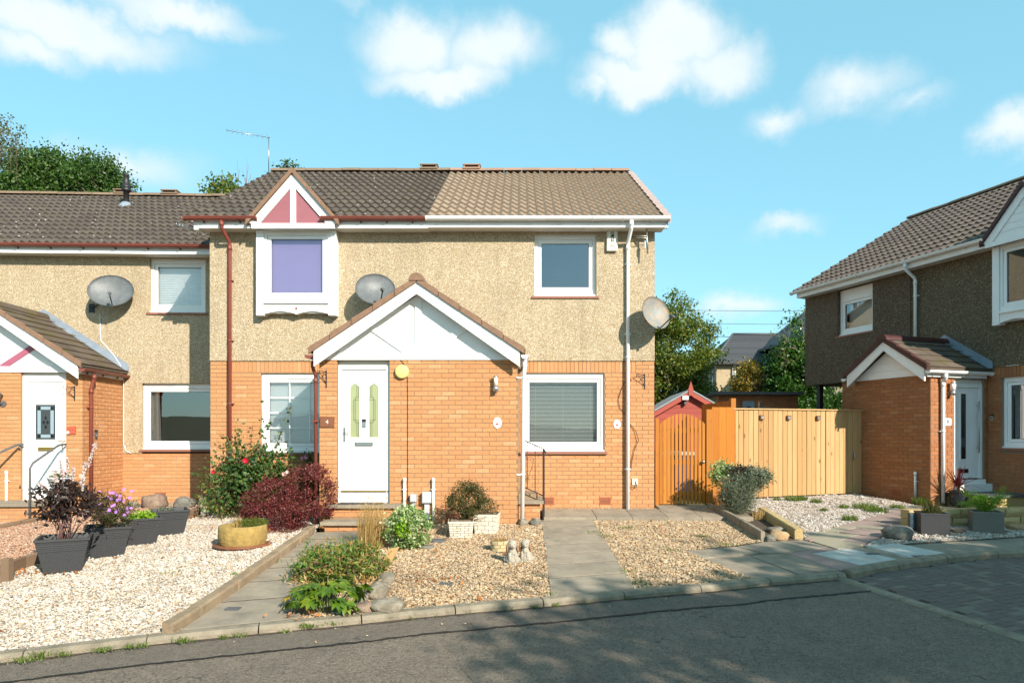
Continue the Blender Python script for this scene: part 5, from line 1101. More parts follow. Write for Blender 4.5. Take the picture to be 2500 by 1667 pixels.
# aerials
def yagi(label, mast, boom, nel, r, el, m, refl=True):
    t = thing('tv_aerial', label, 'aerial', mast[0], 'television aerials'); b = MB(); b.tube(mast, r * 1.5, 8); b.build('mast', m, t); A, B = Vector(boom[0]), Vector(boom[1])
    MB().tube([A, B], r, 6).build('boom', m, t); w = (B - A).normalized().cross(Vector((0, 1, 0))).normalized()
    for i in range(nel):
        p = A + (B - A) * ((i + .3) / nel) ** 1.0; l = el * (1.2 if i > nel - 3 else 1); MB().tube([p - w * l, p + w * l], r * .6, 5).build('element', m, t)
yagi('tall thin television aerial above the left end of the dark roof', [at(656, 420, 16.6), at(656, 335, 16.6)], [at(551, 318, 16.3), at(660, 337, 16.8)], 9, .007, .05, m_chrome)
yagi('small bent aerial hanging under the maroon gutter corner', [at(474, 585, 12.6), at(494, 545, 12.4)], [at(428, 547, 12.3), at(482, 562, 12.35)], 7, .008, .035, m_steel)
t = thing('aerial_bracket', 'galvanised aerial bracket with upright pole at the end of the white gutter', 'bracket', FH.p(2.2, -.1, 5.2)); b = MB(); b.tube([FH.p(2.29, -.20, 5.50), FH.p(2.305, -.20, 5.05)], .014, 8); b.build('pole', m_steel, t); b = MB(); b.tube([FH.p(2.02, -.03, 5.43), FH.p(2.29, -.20, 5.37)], .010, 6); b.tube([FH.p(2.02, -.03, 5.40), FH.p(2.29, -.20, 5.335)], .008, 6); b.tube([FH.p(2.04, -.02, 5.22), FH.p(2.2, -.05, 5.25), FH.p(2.3, -.19, 5.22)], .006, 6); b.box(2.255, 2.29, -.19, -.15, 5.15, 5.29, FH); b.build('arm', m_steel, t)
# round yellow sounder, lamps, brackets, plaques
t = thing('alarm_sounder', 'round yellowed alarm cover on the brick porch right of the white door', 'alarm', Ff.p(-1.95, 0, 2.81)); V = Ff.p(-1.95, 0, 2.815)
b = MB(); pr = [(.115, -.002), (.115, -.045), (.108, -.06), (.09, -.066), (.0, -.07)]; k = 28
vv = [(V[0] + r * math.cos(2 * math.pi * j / k), V[1] + y, V[2] + r * math.sin(2 * math.pi * j / k)) for r, y in pr for j in range(k)]; b.add(vv, [[i * k + j, i * k + (j + 1) % k, (i + 1) * k + (j + 1) % k, (i + 1) * k + j] for i in range(4) for j in range(k)], True); b.build('cover', m_yellow, t)
b = MB(); b.tube([Ff.p(-1.99, -.004, 3.01), Ff.p(-1.95, -.006, 2.98), Ff.p(-1.87, -.006, 2.86), Ff.p(-1.862, -.006, 2.4), Ff.p(-1.862, -.006, .78), Ff.p(-1.85, -.006, .70), Ff.p(-1.80, -.006, .68)], .0055, 5); tag(b.build('cable', m_ink), 'thin dark cable running down the brick from the yellow alarm cover', 'cable')
def lamp_tube(label, fr, s, z, m1, m2, r=.035):
    t = thing('wall_lamp', label, 'wall lamp', fr.p(s, 0, z), 'outside wall lamps'); b = MB(); b.tube([fr.p(s, 0, z - .10), fr.p(s, -.02, z - .10)], .05, 16); b.tube([fr.p(s, -.02, z - .10), fr.p(s, -.08, z - .10)], .014, 8); b.build('base', m_steel, t)
    b = MB(); b.tube([fr.p(s, -.08, z - .145), fr.p(s, -.08, z - .05)], r + .002, 16); b.build('lamp_body', m_steel, t); b = MB(); b.tube([fr.p(s, -.08, z - .049), fr.p(s, -.08, z + .09)], r, 16); b.build('lamp_glass', m1, t); b = MB(); b.tube([fr.p(s, -.08, z + .0905), fr.p(s, -.08, z + .115)], r + .004, 16); b.build('lamp_cap', m2, t)
lamp_tube('steel tube wall lamp high on the right of the brick porch', Ff, -.40, 2.63, m_cream, m_steel); lamp_tube('white topped steel tube lamp beside the number six plaque', Fs6, .50, 2.70, m_white, m_steel, .042)
t = thing('wall_lantern', 'dark bronze carriage lantern at the edge of view beside the leaded door', 'lantern', Ff3.p(-2.32, 0, 2.55)); s_ = -2.30; c = Ff3.p(s_, -.10, 2.47)
b = MB(); b.tube([Ff3.p(s_ + .06, 0, 2.36), Ff3.p(s_ + .06, -.02, 2.36)], .055, 14); b.tube([Ff3.p(s_ + .05, -.02, 2.36), Ff3.p(s_, -.10, 2.36)], .014, 8); b.build('base', m_slate, t); b = MB(); b.lathe([(.0, -.26), (.012, -.25), (.02, -.10), (.03, -.09), (.035, -.06), (.06, -.06)], c, 12); b.build('stem', m_slate, t)
MB().lathe([(.055, -.06), (.092, .06)], c, 6, False).build('lantern_glass', m_chrome, t); MB().lathe([(.105, .06), (.04, .12), (.02, .13), (.045, .15), (.012, .175), (.0, .19)], c, 6, False).build('lantern_roof', m_slate, t)
def basket_bracket(label, fr, s, z, reach=.22, flip=1):
    t = thing('hanging_bracket', label, 'bracket', fr.p(s, 0, z), 'iron hanging basket brackets'); b = MB(); b.box(s - .008, s + .008, -.012, 0, z - .14, z + .14, fr); b.build('back_bar', m_black, t)
    e = lambda q, w: fr.p(s - flip * q * .8, -q * .55, w); b = MB(); b.tube([e(0, z + .12), e(reach, z + .125), e(reach + .02, z + .11), e(reach + .015, z + .09), e(reach - .005, z + .095)], .006, 6); b.tube([e(0, z - .09), e(reach * .9, z + .12)], .006, 6); b.tube([e(.0, z + .06), e(.05, z + .09), e(reach * .45, z + .02)], .005, 6); b.build('arm', m_black, t)
basket_bracket('rusty iron basket bracket above the wooden number four plaque', Ff, -3.205, 2.70, .14); basket_bracket('black iron basket bracket between the porch door and the maroon pipe', Ff3, -.935, 2.56); basket_bracket('black iron basket bracket right of the tall white downpipe', FH, 2.29, 2.76, .2)
def screws(t, fr, pts, d=-.002):
    for s, z in pts: b = MB(); b.tube([fr.p(s, d, z), fr.p(s, d - .003, z)], .0045, 8); b.build('screw', m_brass, t)
t = thing('number_plaque', 'weathered brown wooden plaque with the number 4', 'plaque', Ff.p(-3.19, 0, 2.0), 'house number plaques'); MB().prism([(-3.305, 1.905), (-3.072, 1.90), (-3.070, 2.073), (-3.303, 2.08)], -.022, -.001, Ff).build('board', m_signwood, t); text_mesh('numeral', '4', .095, m_curtain, t, facing(Ff, -3.188, -.0225, 1.988), .001)
for s_, fr, z, r, lab in ((-.375, Ff, 1.975, .068, 'white oval enamel number plaque on the porch below the steel lamp'), (1.782, FH, 1.975, .064, 'white oval enamel number plaque between window and white downpipe')):
    t = thing('number_plaque', lab, 'plaque', fr.p(s_, 0, z), 'house number plaques'); b = MB(); el_ = [(s_ + r * math.cos(2 * math.pi * i / 28), z + r * 1.32 * math.sin(2 * math.pi * i / 28)) for i in range(28)]; b.prism(el_, -.010, -.001, fr); b.build('plate', m_enamel, t)
    text_mesh('numeral', '5', r * .85, m_ink, t, facing(fr, s_ + r * .22, -.0105, z + r * .38), .0008); b = MB(); b.prism([(s_ - r * .1 + r * (.42 + .12 * math.sin(i * 2.2)) * math.cos(i * math.pi / 7), z - r * .28 + r * .26 * math.sin(i * math.pi / 7)) for i in range(14)], -.0112, -.010, fr); b.build('poppy_mark', m_red, t); MB().prism([(s_ - r * .02, z - r * .9), (s_ + r * .05, z - r * .9), (s_ + r * .02, z - r * .5), (s_ - r * .02, z - r * .5)], -.0112, -.010, fr).build('poppy_stalk', m_ink, t); screws(t, fr, [(s_ + r * .05, z + r * 1.05), (s_ + r * .05, z - r * 1.1)], -.0102)
t = thing('number_plaque', 'grey rounded plaque with the number 6 beside a white pipe', 'plaque', Fs6.p(.4, 0, 1.97), 'house number plaques'); sp = .43; pts = [(sp + .115 * math.copysign(abs(math.cos(a)) ** .35, math.cos(a)), 2.035 + .078 * math.copysign(abs(math.sin(a)) ** .45, math.sin(a))) for a in [2 * math.pi * i / 32 for i in range(32)]]; MB().prism(pts, -.018, -.001, Fs6).build('plate', m_grey, t); text_mesh('numeral', '6', .11, m_ink, t, facing(Fs6, sp + .01, -.0185, 2.045), .001); screws(t, Fs6, [(sp - .085, 2.03), (sp + .085, 2.03)], -.0185)
t = thing('face_plaque', 'terracotta face plaque on the brick right of the leaded glass door', 'plaque', Ff3.p(-.96, 0, 1.85)); cxx = -1.0; MB().prism([(cxx - .07, 1.79), (cxx + .09, 1.795), (cxx + .09, 1.935), (cxx + .06, 1.945), (cxx - .07, 1.93)], -.025, -.001, Ff3).build('tablet', m_tagred, t); b = MB()
for dx, dz_ in ((-.03, .03), (.04, .03), (.005, .0)): b.ball(Ff3.p(cxx + dx, -.025, 1.87 + dz_), .014, 8, 5)
b.build('relief', m_tagred, t); MB().prism([(cxx - .045 + .024 * math.cos(i), 1.825 + .024 * math.sin(i)) for i in [2 * math.pi * j / 16 for j in range(16)]], -.029, -.0255, Ff3).build('number_disc', m_enamel, t); text_mesh('numeral', '3', .035, m_ink, t, facing(Ff3, cxx - .045, -.0295, 1.825), .0005)
def bellbox(label, fr, s, z, m, w=.045, h=.12): t = thing('door_bell', label, 'doorbell', fr.p(s, 0, z), 'doorbells and key boxes'); MB().box(s - w / 2, s + w / 2, -.025, -.001, z - h / 2, z + h * .2, fr).build('body', m, t); MB().box(s - w / 2, s + w / 2, -.026, -.001, z + h * .2 + .001, z + h / 2, fr).build('camera_panel', m_black, t); b = MB(); b.tube([fr.p(s, -.025, z - h * .15), fr.p(s, -.029, z - h * .15)], w * .28, 12); b.build('button', m_black if m is m_steel else m_steel, t)
bellbox('silver and black video doorbell on the brown brick right of the glazed door', F6, .10, 2.13, m_steel, .062, .13); bellbox('small grey key safe on the side of the mossy porch', Fs3, .42, 1.80, m_slate, .075, .16)
# air bricks
AB = MB().box(0, .212, -.002, .01, 0, .14, W0)
def air_brick(label, fr, s, z):
    t = thing('air_brick', label, 'vent', fr.p(s, 0, z), 'terracotta air bricks'); b = MB(); b.box(s - .107, s + .107, -.008, .004, z - .07, z + .07, fr); b.build('face', m_clay, t); b = MB()
    for i in range(9):
        for j in range(5): b.box(s - .09 + i * .0205, s - .078 + i * .0205, -.0095, -.0078, z - .053 + j * .023, z - .041 + j * .023, fr)
    b.build('holes', m_dark, t)
air_brick('perforated terracotta air brick below the venetian blind window', FH, 1.565, .565); air_brick('perforated terracotta air brick right behind the black railing post', FH, .52, .565); air_brick('perforated terracotta air brick partly hidden by the shrub in white planters', Ff, -1.13, .40); air_brick('perforated terracotta air brick behind the purplish rock', F3, -.02, .51); air_brick('dark air brick low on the brown brick porch', Ff6, -.78, .60)
# stub pipes and meter boxes
def stub(label, fr, s, z0, z1, m=m_white): t = thing('stub_pipe', label, 'pipe', fr.p(s, 0, z0), 'stub pipes on walls'); b = MB(); b.tube([fr.p(s, -.045, z0), fr.p(s, -.045, z1)], .024, 10); b.build('pipe', m, t); b = MB(); b.tube([fr.p(s, -.045, z1 - .02), fr.p(s, -.045, z1 + .025), fr.p(s, -.045, z1 + .05)], [.028, .03, .02], 10); b.box(s - .035, s + .035, -.05, 0, z1 - .15, z1 - .135, fr); b.build('cap', m_enamel, t)
stub('white capped stub pipe nearest the white front door', Ff, -1.905, .25, 1.02, m_cream); stub('white capped stub pipe right of the larger grey meter box', Ff, -1.43, .25, 1.02, m_cream); stub('grey stub pipe on the brown brick porch near its corner', Ff6, -.30, .45, 1.0, m_grey); stub('cream stub pipe below the left grey handrail', Ff3, -2.16, .3, 1.06, m_cream)
for s_, w, z0, z1, zb_, lab in ((-1.755, .10, .68, .80, .35, 'small grey meter box on a narrow trunking'), (-1.535, .145, .66, .84, .25, 'larger grey meter box on a wide trunking')):
    t = thing('meter_box', lab, 'meter box', Ff.p(s_, 0, zb_), 'grey meter boxes'); b = MB(); b.box(s_ - w / 2, s_ + w / 2, -.11, -.001, z0, z1, Ff); b.box(s_ - w / 2 + .01, s_ + w / 2 - .01, -.116, -.11, z0 + .01, z1 - .01, Ff); b.build('box', m_grey, t); MB().box(s_ - w * .27, s_ + w * .27, -.07, -.001, zb_, z0 - .001, Ff).build('trunking', m_grey, t)
# cables on the right hand wall, on number 3
def cable(label, pts, r, m): tag(MB().tube(pts, r, 5).build('cable', m), label, 'cable')
cable('loose black cable looped beside the tall white downpipe', [FH.p(2.02, -.012, 1.98), FH.p(2.12, -.03, 1.85), FH.p(2.17, -.04, 1.68), FH.p(2.10, -.03, 1.52), FH.p(2.05, -.02, 1.3), FH.p(2.03, -.012, 1.12)], .006, m_ink); cable('thin dark cable bowed left of the tall white downpipe', [FH.p(1.92, -.01, 2.75), FH.p(1.86, -.02, 2.62), FH.p(1.80, -.02, 2.42), FH.p(1.83, -.02, 2.28), FH.p(1.92, -.012, 2.16)], .005, m_ink)
cable('white cable running down the pebbledash from the grey dish past the lower window', [F3.p(-1.25, -.03, 4.30), F3.p(-1.24, -.03, 3.75), F3.p(-.95, -.03, 3.42), F3.p(-.78, -.03, 3.15), F3.p(-.76, -.20, 3.06), F3.p(-.77, -.035, 2.90), F3.p(-.77, -.035, 1.6), F3.p(-.72, -.035, 1.45), F3.p(-.62, -.035, 1.40)], .009, m_white)
t = thing('outlet', 'small white cable outlet beside the foot of the tall white downpipe', 'outlet', FH.p(2.1, 0, .88)); MB().box(2.06, 2.16, -.025, -.001, .86, .97, FH).build('plate', m_cream, t); MB().tube([FH.p(2.11, -.03, .93), FH.p(2.14, -.05, .85), FH.p(2.10, -.05, .80), FH.p(2.03, -.03, .83)], .007, 5).build('lead', m_ink, t)

# ------------------------------------------------------------------ fence, gates, shed
fA, fB = Vector((4.378, 13.94)), Vector((7.43, 14.77)); FF = Fr(fA.x, fA.y, math.atan2(fB.y - fA.y, fB.x - fA.x)); LF = (fB - fA).length
pf = thing('timber_fence', 'new pale pine close board fence with capping rail and three small lamps', 'fence', (fA.x, fA.y, .45)); n = 27; w = LF / n; zt = 2.30
gcut = 19
for i in range(n):
    a = i * w; g = ground(*FF.p(a, 0, 0)[:2]) + .02; dd_ = random.uniform(-.006, .006)
    if i == gcut: a += .012
    ch = .009; b = MB(); b.poly3([FF.p(q_, e_ + dd_, g) for q_, e_ in ((a + .002, .018), (a + .002, .008), (a + .002 + ch, 0), (a + w - .002 - ch, 0), (a + w - .002, .008), (a + w - .002, .018))][::-1], (0, 0, zt - g + random.uniform(-.002, .002))); b.build('plank', m_pine, pf)
MB().box(-.02, gcut * w, -.03, .06, zt + .004, zt + .030, FF).build('capping_rail', m_pine, pf); MB().box(gcut * w + .01, LF + .03, -.03, .06, zt + .002, zt + .028, FF).build('capping_rail', m_pine, pf); MB().box(0, LF, .02, .06, .9, 1.0, FF).build('back_rail', m_pine, pf); MB().box(0, LF, .02, .06, 1.9, 2.0, FF).build('back_rail', m_pine, pf); MB().box(gcut * w + .0, gcut * w + .012, .019, .03, .45, zt, FF).build('gap_shade_strip', m_dark, pf)  # near-black strip behind the fence split stands for the shade in it
for k in (.205, .41, .64):
    a = LF * k; lt = thing('fence_lamp', ['small bronze solar lamp nearest the orange boards on the pine fence', 'small bronze solar lamp in the middle of the pine fence', 'small bronze solar lamp nearest the brown porch on the pine fence'][int(k * 3.2)], 'lamp', FF.p(a, 0, 2.1), 'solar lamps on the fence'); MB().box(a - .045, a + .045, -.05, -.0125, 2.10, 2.19, FF).build('housing', m_signwood, lt); MB().box(a - .03, a + .03, -.056, -.0502, 2.115, 2.165, FF).build('lens', m_steel, lt)
t = thing('pull_handle', 'galvanised pull handle on the shaded end of the pine fence', 'handle', FF.p(LF - .2, 0, 1.3)); b = MB(); b.box(LF - .26, LF - .22, -.02, -.0125, 1.23, 1.42, FF); b.tube([FF.p(LF - .24, -.02, 1.25), FF.p(LF - .24, -.06, 1.27), FF.p(LF - .24, -.06, 1.38), FF.p(LF - .24, -.02, 1.40)], .008, 8); b.build('bow', m_steel, t)
# orange boards between gate and fence, and the run of orange fence going back
ob = thing('orange_fence', 'three orange stained boards between the slatted gate and the pine fence', 'fence', (3.95, 13.1, .4)); FO = Fr(3.655, 12.95, R(34))
for i in range(3): MB().box(i * .205 + .002, i * .205 + .203 + (.0 if i < 2 else .03), 0, .022, .42, 2.31 + i * .004, FO).build('board', m_orange, ob)
FB = Fr(4.36, 14.02, R(96)); ob2 = thing('orange_fence', 'shaded orange boarded fence running back towards the red shed', 'fence', (4.3, 14.5, .45))
for i in range(15): MB().box(i * .108, i * .108 + .104, .0, .02, .5, 2.48 + random.uniform(-.006, .006), FB).build('board', m_orange, ob2)
MB().box(-.10, .0, -.05, .05, .5, 2.53, FB).build('post', m_orange, ob2)
gt = thing('garden_gate', 'orange slatted arched garden gate with a round dark knob beside the house', 'gate', (3.0, 12.85, .42)); FG = Fr(2.555, 12.86, 0)
MB().box(.0, .065, -.03, .04, .38, 2.09, FG).build('post', m_orange, gt); MB().box(.965, 1.085, -.03, .09, .38, 2.26, FG).build('post', m_orange, gt)
b = MB(); b.tube([FG.p(0, 0, 0)] * 0 or [FG.p(.0, 0, .40), FG.p(.0, 0, .41)], .001, 3); nsl = 12; x0, x1 = .075, .955
for i in range(nsl):
    a = x0 + (x1 - x0) * i / nsl; wd = (x1 - x0) / nsl; u = (i + .5) / nsl; z1_ = lambda v: 1.98 + .20 * (1 - (2 * v - 1) ** 2); gp_ = .004 if i < 3 else .011
    MB().prism([(a + gp_, .47), (a + wd - gp_, .47), (a + wd - gp_, z1_((i + 1) / nsl)), (a + gp_, z1_(i / nsl))], 0, .018, FG).build('slat', m_orange, gt)
for z in (.62, 1.22, 1.82): MB().box(x0, x1, .0185, .045, z, z + .09, FG).build('rail', m_orange, gt)
b = MB(); b.ball(FG.p(.90, -.045, 1.27), .033, 12, 8); b.tube([FG.p(.90, -.03, 1.27), FG.p(.90, 0, 1.27)], .012, 8); b.build('knob', m_chrome, gt)
MB().box(.06, .97, .0, .05, .36, .42, FG).build('threshold', m_dark, gt)
sh = thing('garden_shed', 'red boarded garden shed with pointed finial and grey felt roof', 'shed', (3.95, 16.1, .5)); FS = Fr(3.99, 16.0, R(-3)); hwS, ezS, apS = 1.25, 2.06, 2.80
zz = .5; i = 0
while zz < apS - .02:
    z1_ = min(zz + .128, apS); wa = hwS if zz < ezS else hwS * (apS - zz) / (apS - ezS); wb = hwS if z1_ <= ezS else hwS * (apS - z1_) / (apS - ezS); MB().prism([(-wa, zz), (wa, zz), (max(wb, .005), z1_ - .004), (-max(wb, .005), z1_ - .004)], -.004, .014, FS).build('weatherboard', m_redwood, sh); MB().prism([(-wa, zz), (wa, zz), (wa, zz + .03), (-wa, zz + .03)], -.010, -.0045, FS).build('weatherboard_lip', m_redwood, sh) if zz < ezS else None; zz += .128
MB().prism([(-hwS, .4), (hwS, .4), (hwS, ezS), (0, apS - .02), (-hwS, ezS)], .015, 2.6, FS).build('shed_wall', m_redwood, sh); b = MB()
for sg in (-1, 1):
    pts = [(0, apS + .06), (0, apS + .02), (sg * (hwS + .2), ezS - .075), (sg * (hwS + .2), ezS - .035)]; b.prism(pts if sg < 0 else pts[::-1], -.14, 2.7, FS)
b.build('roof', m_felt, sh); b = MB()
for sg in (-1, 1): pts = [(0, apS + .015), (0, apS - .10), (sg * (hwS + .18), ezS - .20), (sg * (hwS + .18), ezS - .085)]; b.prism(pts if sg < 0 else pts[::-1], -.13, -.105, FS)
b.build('bargeboard', m_redwood, sh); MB().prism([(-.05, apS - .10), (.05, apS - .10), (.055, apS + .06), (0, apS + .24), (-.055, apS + .06)], -.155, -.131, FS).build('finial', m_redwood, sh)
t = thing('floodlight', 'small grey floodlight on the gable of the red shed', 'floodlight', FS.p(-.1, -.05, 2.5)); b = MB(); b.box(-.20, -.05, -.16, -.06, 2.60, 2.70, FS); b.build('lamp_head', m_grey, t); b = MB(); b.box(-.14, -.09, -.10, -.005, 2.49, 2.60, FS); b.build('sensor', m_slate, t)
t = thing('wheelie_bin', 'blue wheeled bin with pale lid glimpsed through the gate slats', 'bin', (3.5, 14.6, .45)); MB().prism([(3.22, .5), (3.66, .5), (3.72, 1.35), (3.16, 1.35)], 14.5, 15.0).build('bin_body', m_blue, t); MB().prism([(3.14, 1.352), (3.74, 1.352), (3.72, 1.42), (3.16, 1.42)], 14.46, 15.05).build('lid', m_grey, t)
# ------------------------------------------------------------------ foliage
def leaf_soup(P, size, aspect=.55, dirs=None, rnd=None, spread=1.0, fold=.25):
    n = len(P); g = rnd or rng; P = np.asarray(P, float); d = g.normal(size=(n, 3)) * spread
    if dirs is not None: d = d + np.asarray(dirs, float)
    d /= np.linalg.norm(d, axis=1)[:, None] + 1e-9
    a = g.normal(size=(n, 3)); w = np.cross(d, a); w /= np.linalg.norm(w, axis=1)[:, None] + 1e-9; nn = np.cross(w, d)
    L = (np.broadcast_to(size, (n,)) * g.uniform(.65, 1.3, n))[:, None]
    V = np.empty((n, 4, 3)); V[:, 0] = P; V[:, 1] = P + d * L * .5 - w * L * aspect * .5 + nn * L * fold * .3; V[:, 2] = P + d * L; V[:, 3] = P + d * L * .5 + w * L * aspect * .5 + nn * L * fold * .3
    return V.reshape(-1, 3), np.arange(4 * n).reshape(n, 4)
def clump_pts(c, rad, k, rnd, shell=.5, bottom=-1.0):
    out = []
    while len(out) < k:
        v = rnd.normal(size=3); v /= np.linalg.norm(v)
        if v[2] < bottom: continue
        out.append(np.array(c) + v * rnd.uniform(shell, 1.0) ** .6 * np.array(rad))
    return np.array(out)
def spray(C, per, r, rnd, squash=.8): return (C[:, None, :] + rnd.normal(size=(len(C), per, 3)) * np.array([r, r, r * squash])).reshape(-1, 3)
def stems_to(b, base, C, r0, r1, rnd, bow=.12, seg=5):
    for q in C:
        A, B = Vector(base), Vector(q); L = (B - A).length; m = (A + B) / 2 + Vector(rnd.normal(size=3) * L * bow) + Vector((0, 0, L * .08)); b.tube([A, A.lerp(m, .55), m, m.lerp(B, .6), B], r0, seg, cap=False, r2=r1)
def plant(name, label, cat, base, parts, group=None, stem=None, seed=1):
    """parts: (part name, centre, radii, clumps, leaves per clump, clump radius, leaf size, aspect, material)"""
    t = thing(name, label, cat, base, group); r = np.random.default_rng(seed); b = MB()
    for pn, c, rad, k, per, cr, ls, asp, m in parts:
        C = clump_pts(c, rad, k, r); P = spray(C, per, cr, r); P[:, 2] = np.maximum(P[:, 2], base[2] + .01)
        V, F = leaf_soup(P, ls, asp, rnd=r); soup(pn, V, F, m, t)
        if stem: stems_to(b, base, C[::max(1, k // stem[1])], stem[2], stem[2] * .35, r)
    if stem: b.build('stems', stem[0], t)
    return t
def tree(name, label, base, c, rad, k, per, cr, ls, m, bark=None, group=None, seed=1, trunk=.16, aspect=.6, shell=.45, fork=.45, bottom=-1.0):
    t = thing(name, label, 'tree', base, group); r = np.random.default_rng(seed); C = clump_pts(c, rad, k, r, shell, bottom); P = spray(C, per, cr, r); V, F = leaf_soup(P, ls, aspect, rnd=r); soup('crown', V, F, m, t)
    b = MB(); f = Vector(base).lerp(Vector(c), fork); b.tube([base, Vector(base).lerp(f, .5) + Vector((.06, 0, 0)), f, Vector(c) + Vector((0, 0, rad[2] * .5))], [trunk, trunk * .85, trunk * .7, trunk * .2], 8, cap=False); b.build('trunk', bark or m_bark, t)
    b = MB(); stems_to(b, f, C[::max(1, k // 26)], trunk * .35, trunk * .06, r, .10); b.build('limbs', bark or m_bark, t); return t
def gz(x, y): return ground(x, y)
# trees behind the roofs on the left
for px, py, Y, rx, rz, sd, lab in ((10, 510, 27, 1.5, 1.25, 3, 'dense green tree behind the dark roof at the very edge of view'), (92, 474, 26, 1.15, 1.65, 4, 'dense green tree with a tall pointed top behind the dark roof'), (165, 486, 26.5, 1.2, 1.6, 5, 'dense green tree left of the black flue behind the dark roof'), (235, 488, 26, 1.1, 1.65, 6, 'dense green tree right behind the black flue')):
    c = at(px, py, Y); tree('broadleaf_tree', lab, (c[0], Y, .5), c, (rx, 1.6, rz), 90, 200, .25, .115, m_leaf_mid, group='green trees behind the terrace', seed=sd, trunk=.2)
for px, py, r_, sd in ((124, 372, .30, 21), (232, 385, .30, 22), (95, 350, .22, 23), (178, 358, .2, 24)):
    pass
c = at(545, 470, 24); tree('small_tree', 'small light green tree peeping over the dark roof left of the dormer', (c[0], 24, .5), c, (.62, .6, .55), 26, 40, .15, .13, m_leaf_yel, seed=31, trunk=.09, group='small trees over the roof'); c = at(712, 418, 25); tree('small_tree', 'few leaves of a tree peeping over the ridge above the dormer', (c[0], 25, .5), c, (.40, .4, .30), 12, 26, .10, .12, m_leaf_mid, seed=32, trunk=.09, group='small trees over the roof')
c = at(605, 455, 24.5); t = thing('bare_shrub', 'bare upright twigs standing over the dark roof', 'shrub', (c[0], 24.5, .5)); b = MB(); r_ = np.random.default_rng(8)
for i in range(12): x = c[0] + r_.uniform(-.6, .8); b.tube([(x, 24.5, 8.0), (x + r_.uniform(-.1, .1), 24.5, c[2] + r_.uniform(-.2, .5)), (x + r_.uniform(-.2, .2), 24.5, c[2] + r_.uniform(.2, 1.1))], .012, 5, r2=.004)
b.build('twigs', m_stem, t)
c = at(-30, 330, 21); t = thing('birch_tree', 'grey green birch with hanging twigs at the upper edge of view', 'tree', (c[0] - .3, 21, .4)); r_ = np.random.default_rng(9); P = []; b = MB()
for i in range(70):
    x0, y0, z0 = c[0] + r_.normal() * .45, 21 + r_.normal() * .5, c[2] + r_.uniform(-.2, .9); L = r_.uniform(.6, 1.5); b.tube([(x0, y0, z0), (x0 + r_.uniform(-.1, .1), y0, z0 - L)], .004, 4, cap=False)
    for j in range(34): u = r_.uniform(0, 1); P.append((x0 + r_.normal() * .05, y0 + r_.normal() * .05, z0 - L * u))
V, F = leaf_soup(np.array(P), .085, .6, rnd=r_); soup('crown', V, F, m_leaf_birch, t); b.build('hanging_twigs', m_stem, t); b = MB(); b.tube([(c[0] - .3, 21, .3), (c[0] - .25, 21, 6), (c[0], 21, c[2] + .8)], .16, 8, r2=.03); b.build('trunk', m_pale_twig, t)
# tree, shrubs and buildings beyond the gap on the right
c = at(1632, 870, 23); tree('autumn_tree', 'large yellowing green tree behind the red shed', (c[0], 23, .5), (c[0] + .1, 23, c[2] - .2), (1.5, 1.4, 2.2), 190, 210, .18, .095, m_leaf_yel, seed=41, trunk=.16, shell=.35)
c = at(1828, 935, 29); tree('rowan_tree', 'small orange and green autumn tree before the sandy house', (c[0], 29, .5), (c[0], 29, c[2] - .1), (.68, .7, .95), 60, 110, .15, .095, m_leaf_aut, seed=42, trunk=.08)
t = thing('far_house', 'sandy harled house with grey slate hipped roof beyond the gardens', 'house', (14.5, 42, .5)); FX = Fr(12.13, 42, 0)
b = MB(); b.box(0, 8, 0, 7, .3, 6.25, FX); b.build('wall', m_harl, t); b = MB(); E = 6.25; b.add([FX.p(-.3, -.3, E), FX.p(8.3, -.3, E), FX.p(8.3, 7.3, E), FX.p(-.3, 7.3, E), FX.p(2.1, 3.5, 8.55), FX.p(6.2, 3.5, 8.55)], [(0, 1, 5, 4), (1, 2, 5), (2, 3, 4, 5), (3, 0, 4), (3, 2, 1, 0)]); rf = b.build('roof', m_roof_slate, t)
n = 15
for i in range(n):
    u0 = i / n; a = Vector(FX.p(-.3, -.3, E)).lerp(Vector(FX.p(2.1, 3.5, 8.55)), u0); e = Vector(FX.p(8.3, -.3, E)).lerp(Vector(FX.p(6.2, 3.5, 8.55)), u0); b = MB(); up = Vector((0, 3.8, 2.3)).normalized(); nv = Vector((0, -2.3, 3.8)).normalized(); u = .26
    b.add([a + nv * .05, e + nv * .05, e + up * u + nv * .012, a + up * u + nv * .012, a, e], [(0, 1, 2, 3), (4, 5, 1, 0)]); b.build('slate_course', m_roof_slate, rf)
MB().tube([FX.p(-.3, -.3, E + .03), FX.p(2.1, 3.5, 8.6)], .07, 6).build('hip_ridge', m_slate, rf); MB().tube([FX.p(2.1, 3.5, 8.6), FX.p(6.2, 3.5, 8.6)], .07, 6).build('ridge', m_slate, rf); MB().box(-.35, 8.3, -.42, -.3, E - .08, E + .04, FX).build('gutter', m_black, t); MB().tube([FX.p(.98, -.08, E), FX.p(.98, -.08, .5)], .05, 8).build('downpipe', m_grey, t); MB().box(-.004, 7.9, -.03, -.001, 4.02, 4.06, FX).build('string_course', m_harls, t)
for d_ in (.5, 1.2, 2.0): MB().tube([FX.p(-.08, d_, E), FX.p(-.08, d_, .5)], .05, 8).build('downpipe', m_grey, t)
w = MB(); frame_ring(w, FX, 1.12, 1.68, 5.35, 6.2, .075, -.03, .02); w.box(1.19, 1.61, -.02, .01, 5.56, 5.62, FX); w = w.build('window', m_enamel, t); MB().box(1.19, 1.61, -.012, -.003, 5.42, 6.13, FX).build('pane', m_dkglass, w); MB().box(1.06, 1.74, -.08, -.002, 5.28, 5.35, FX).build('window_sill', m_pale, w)
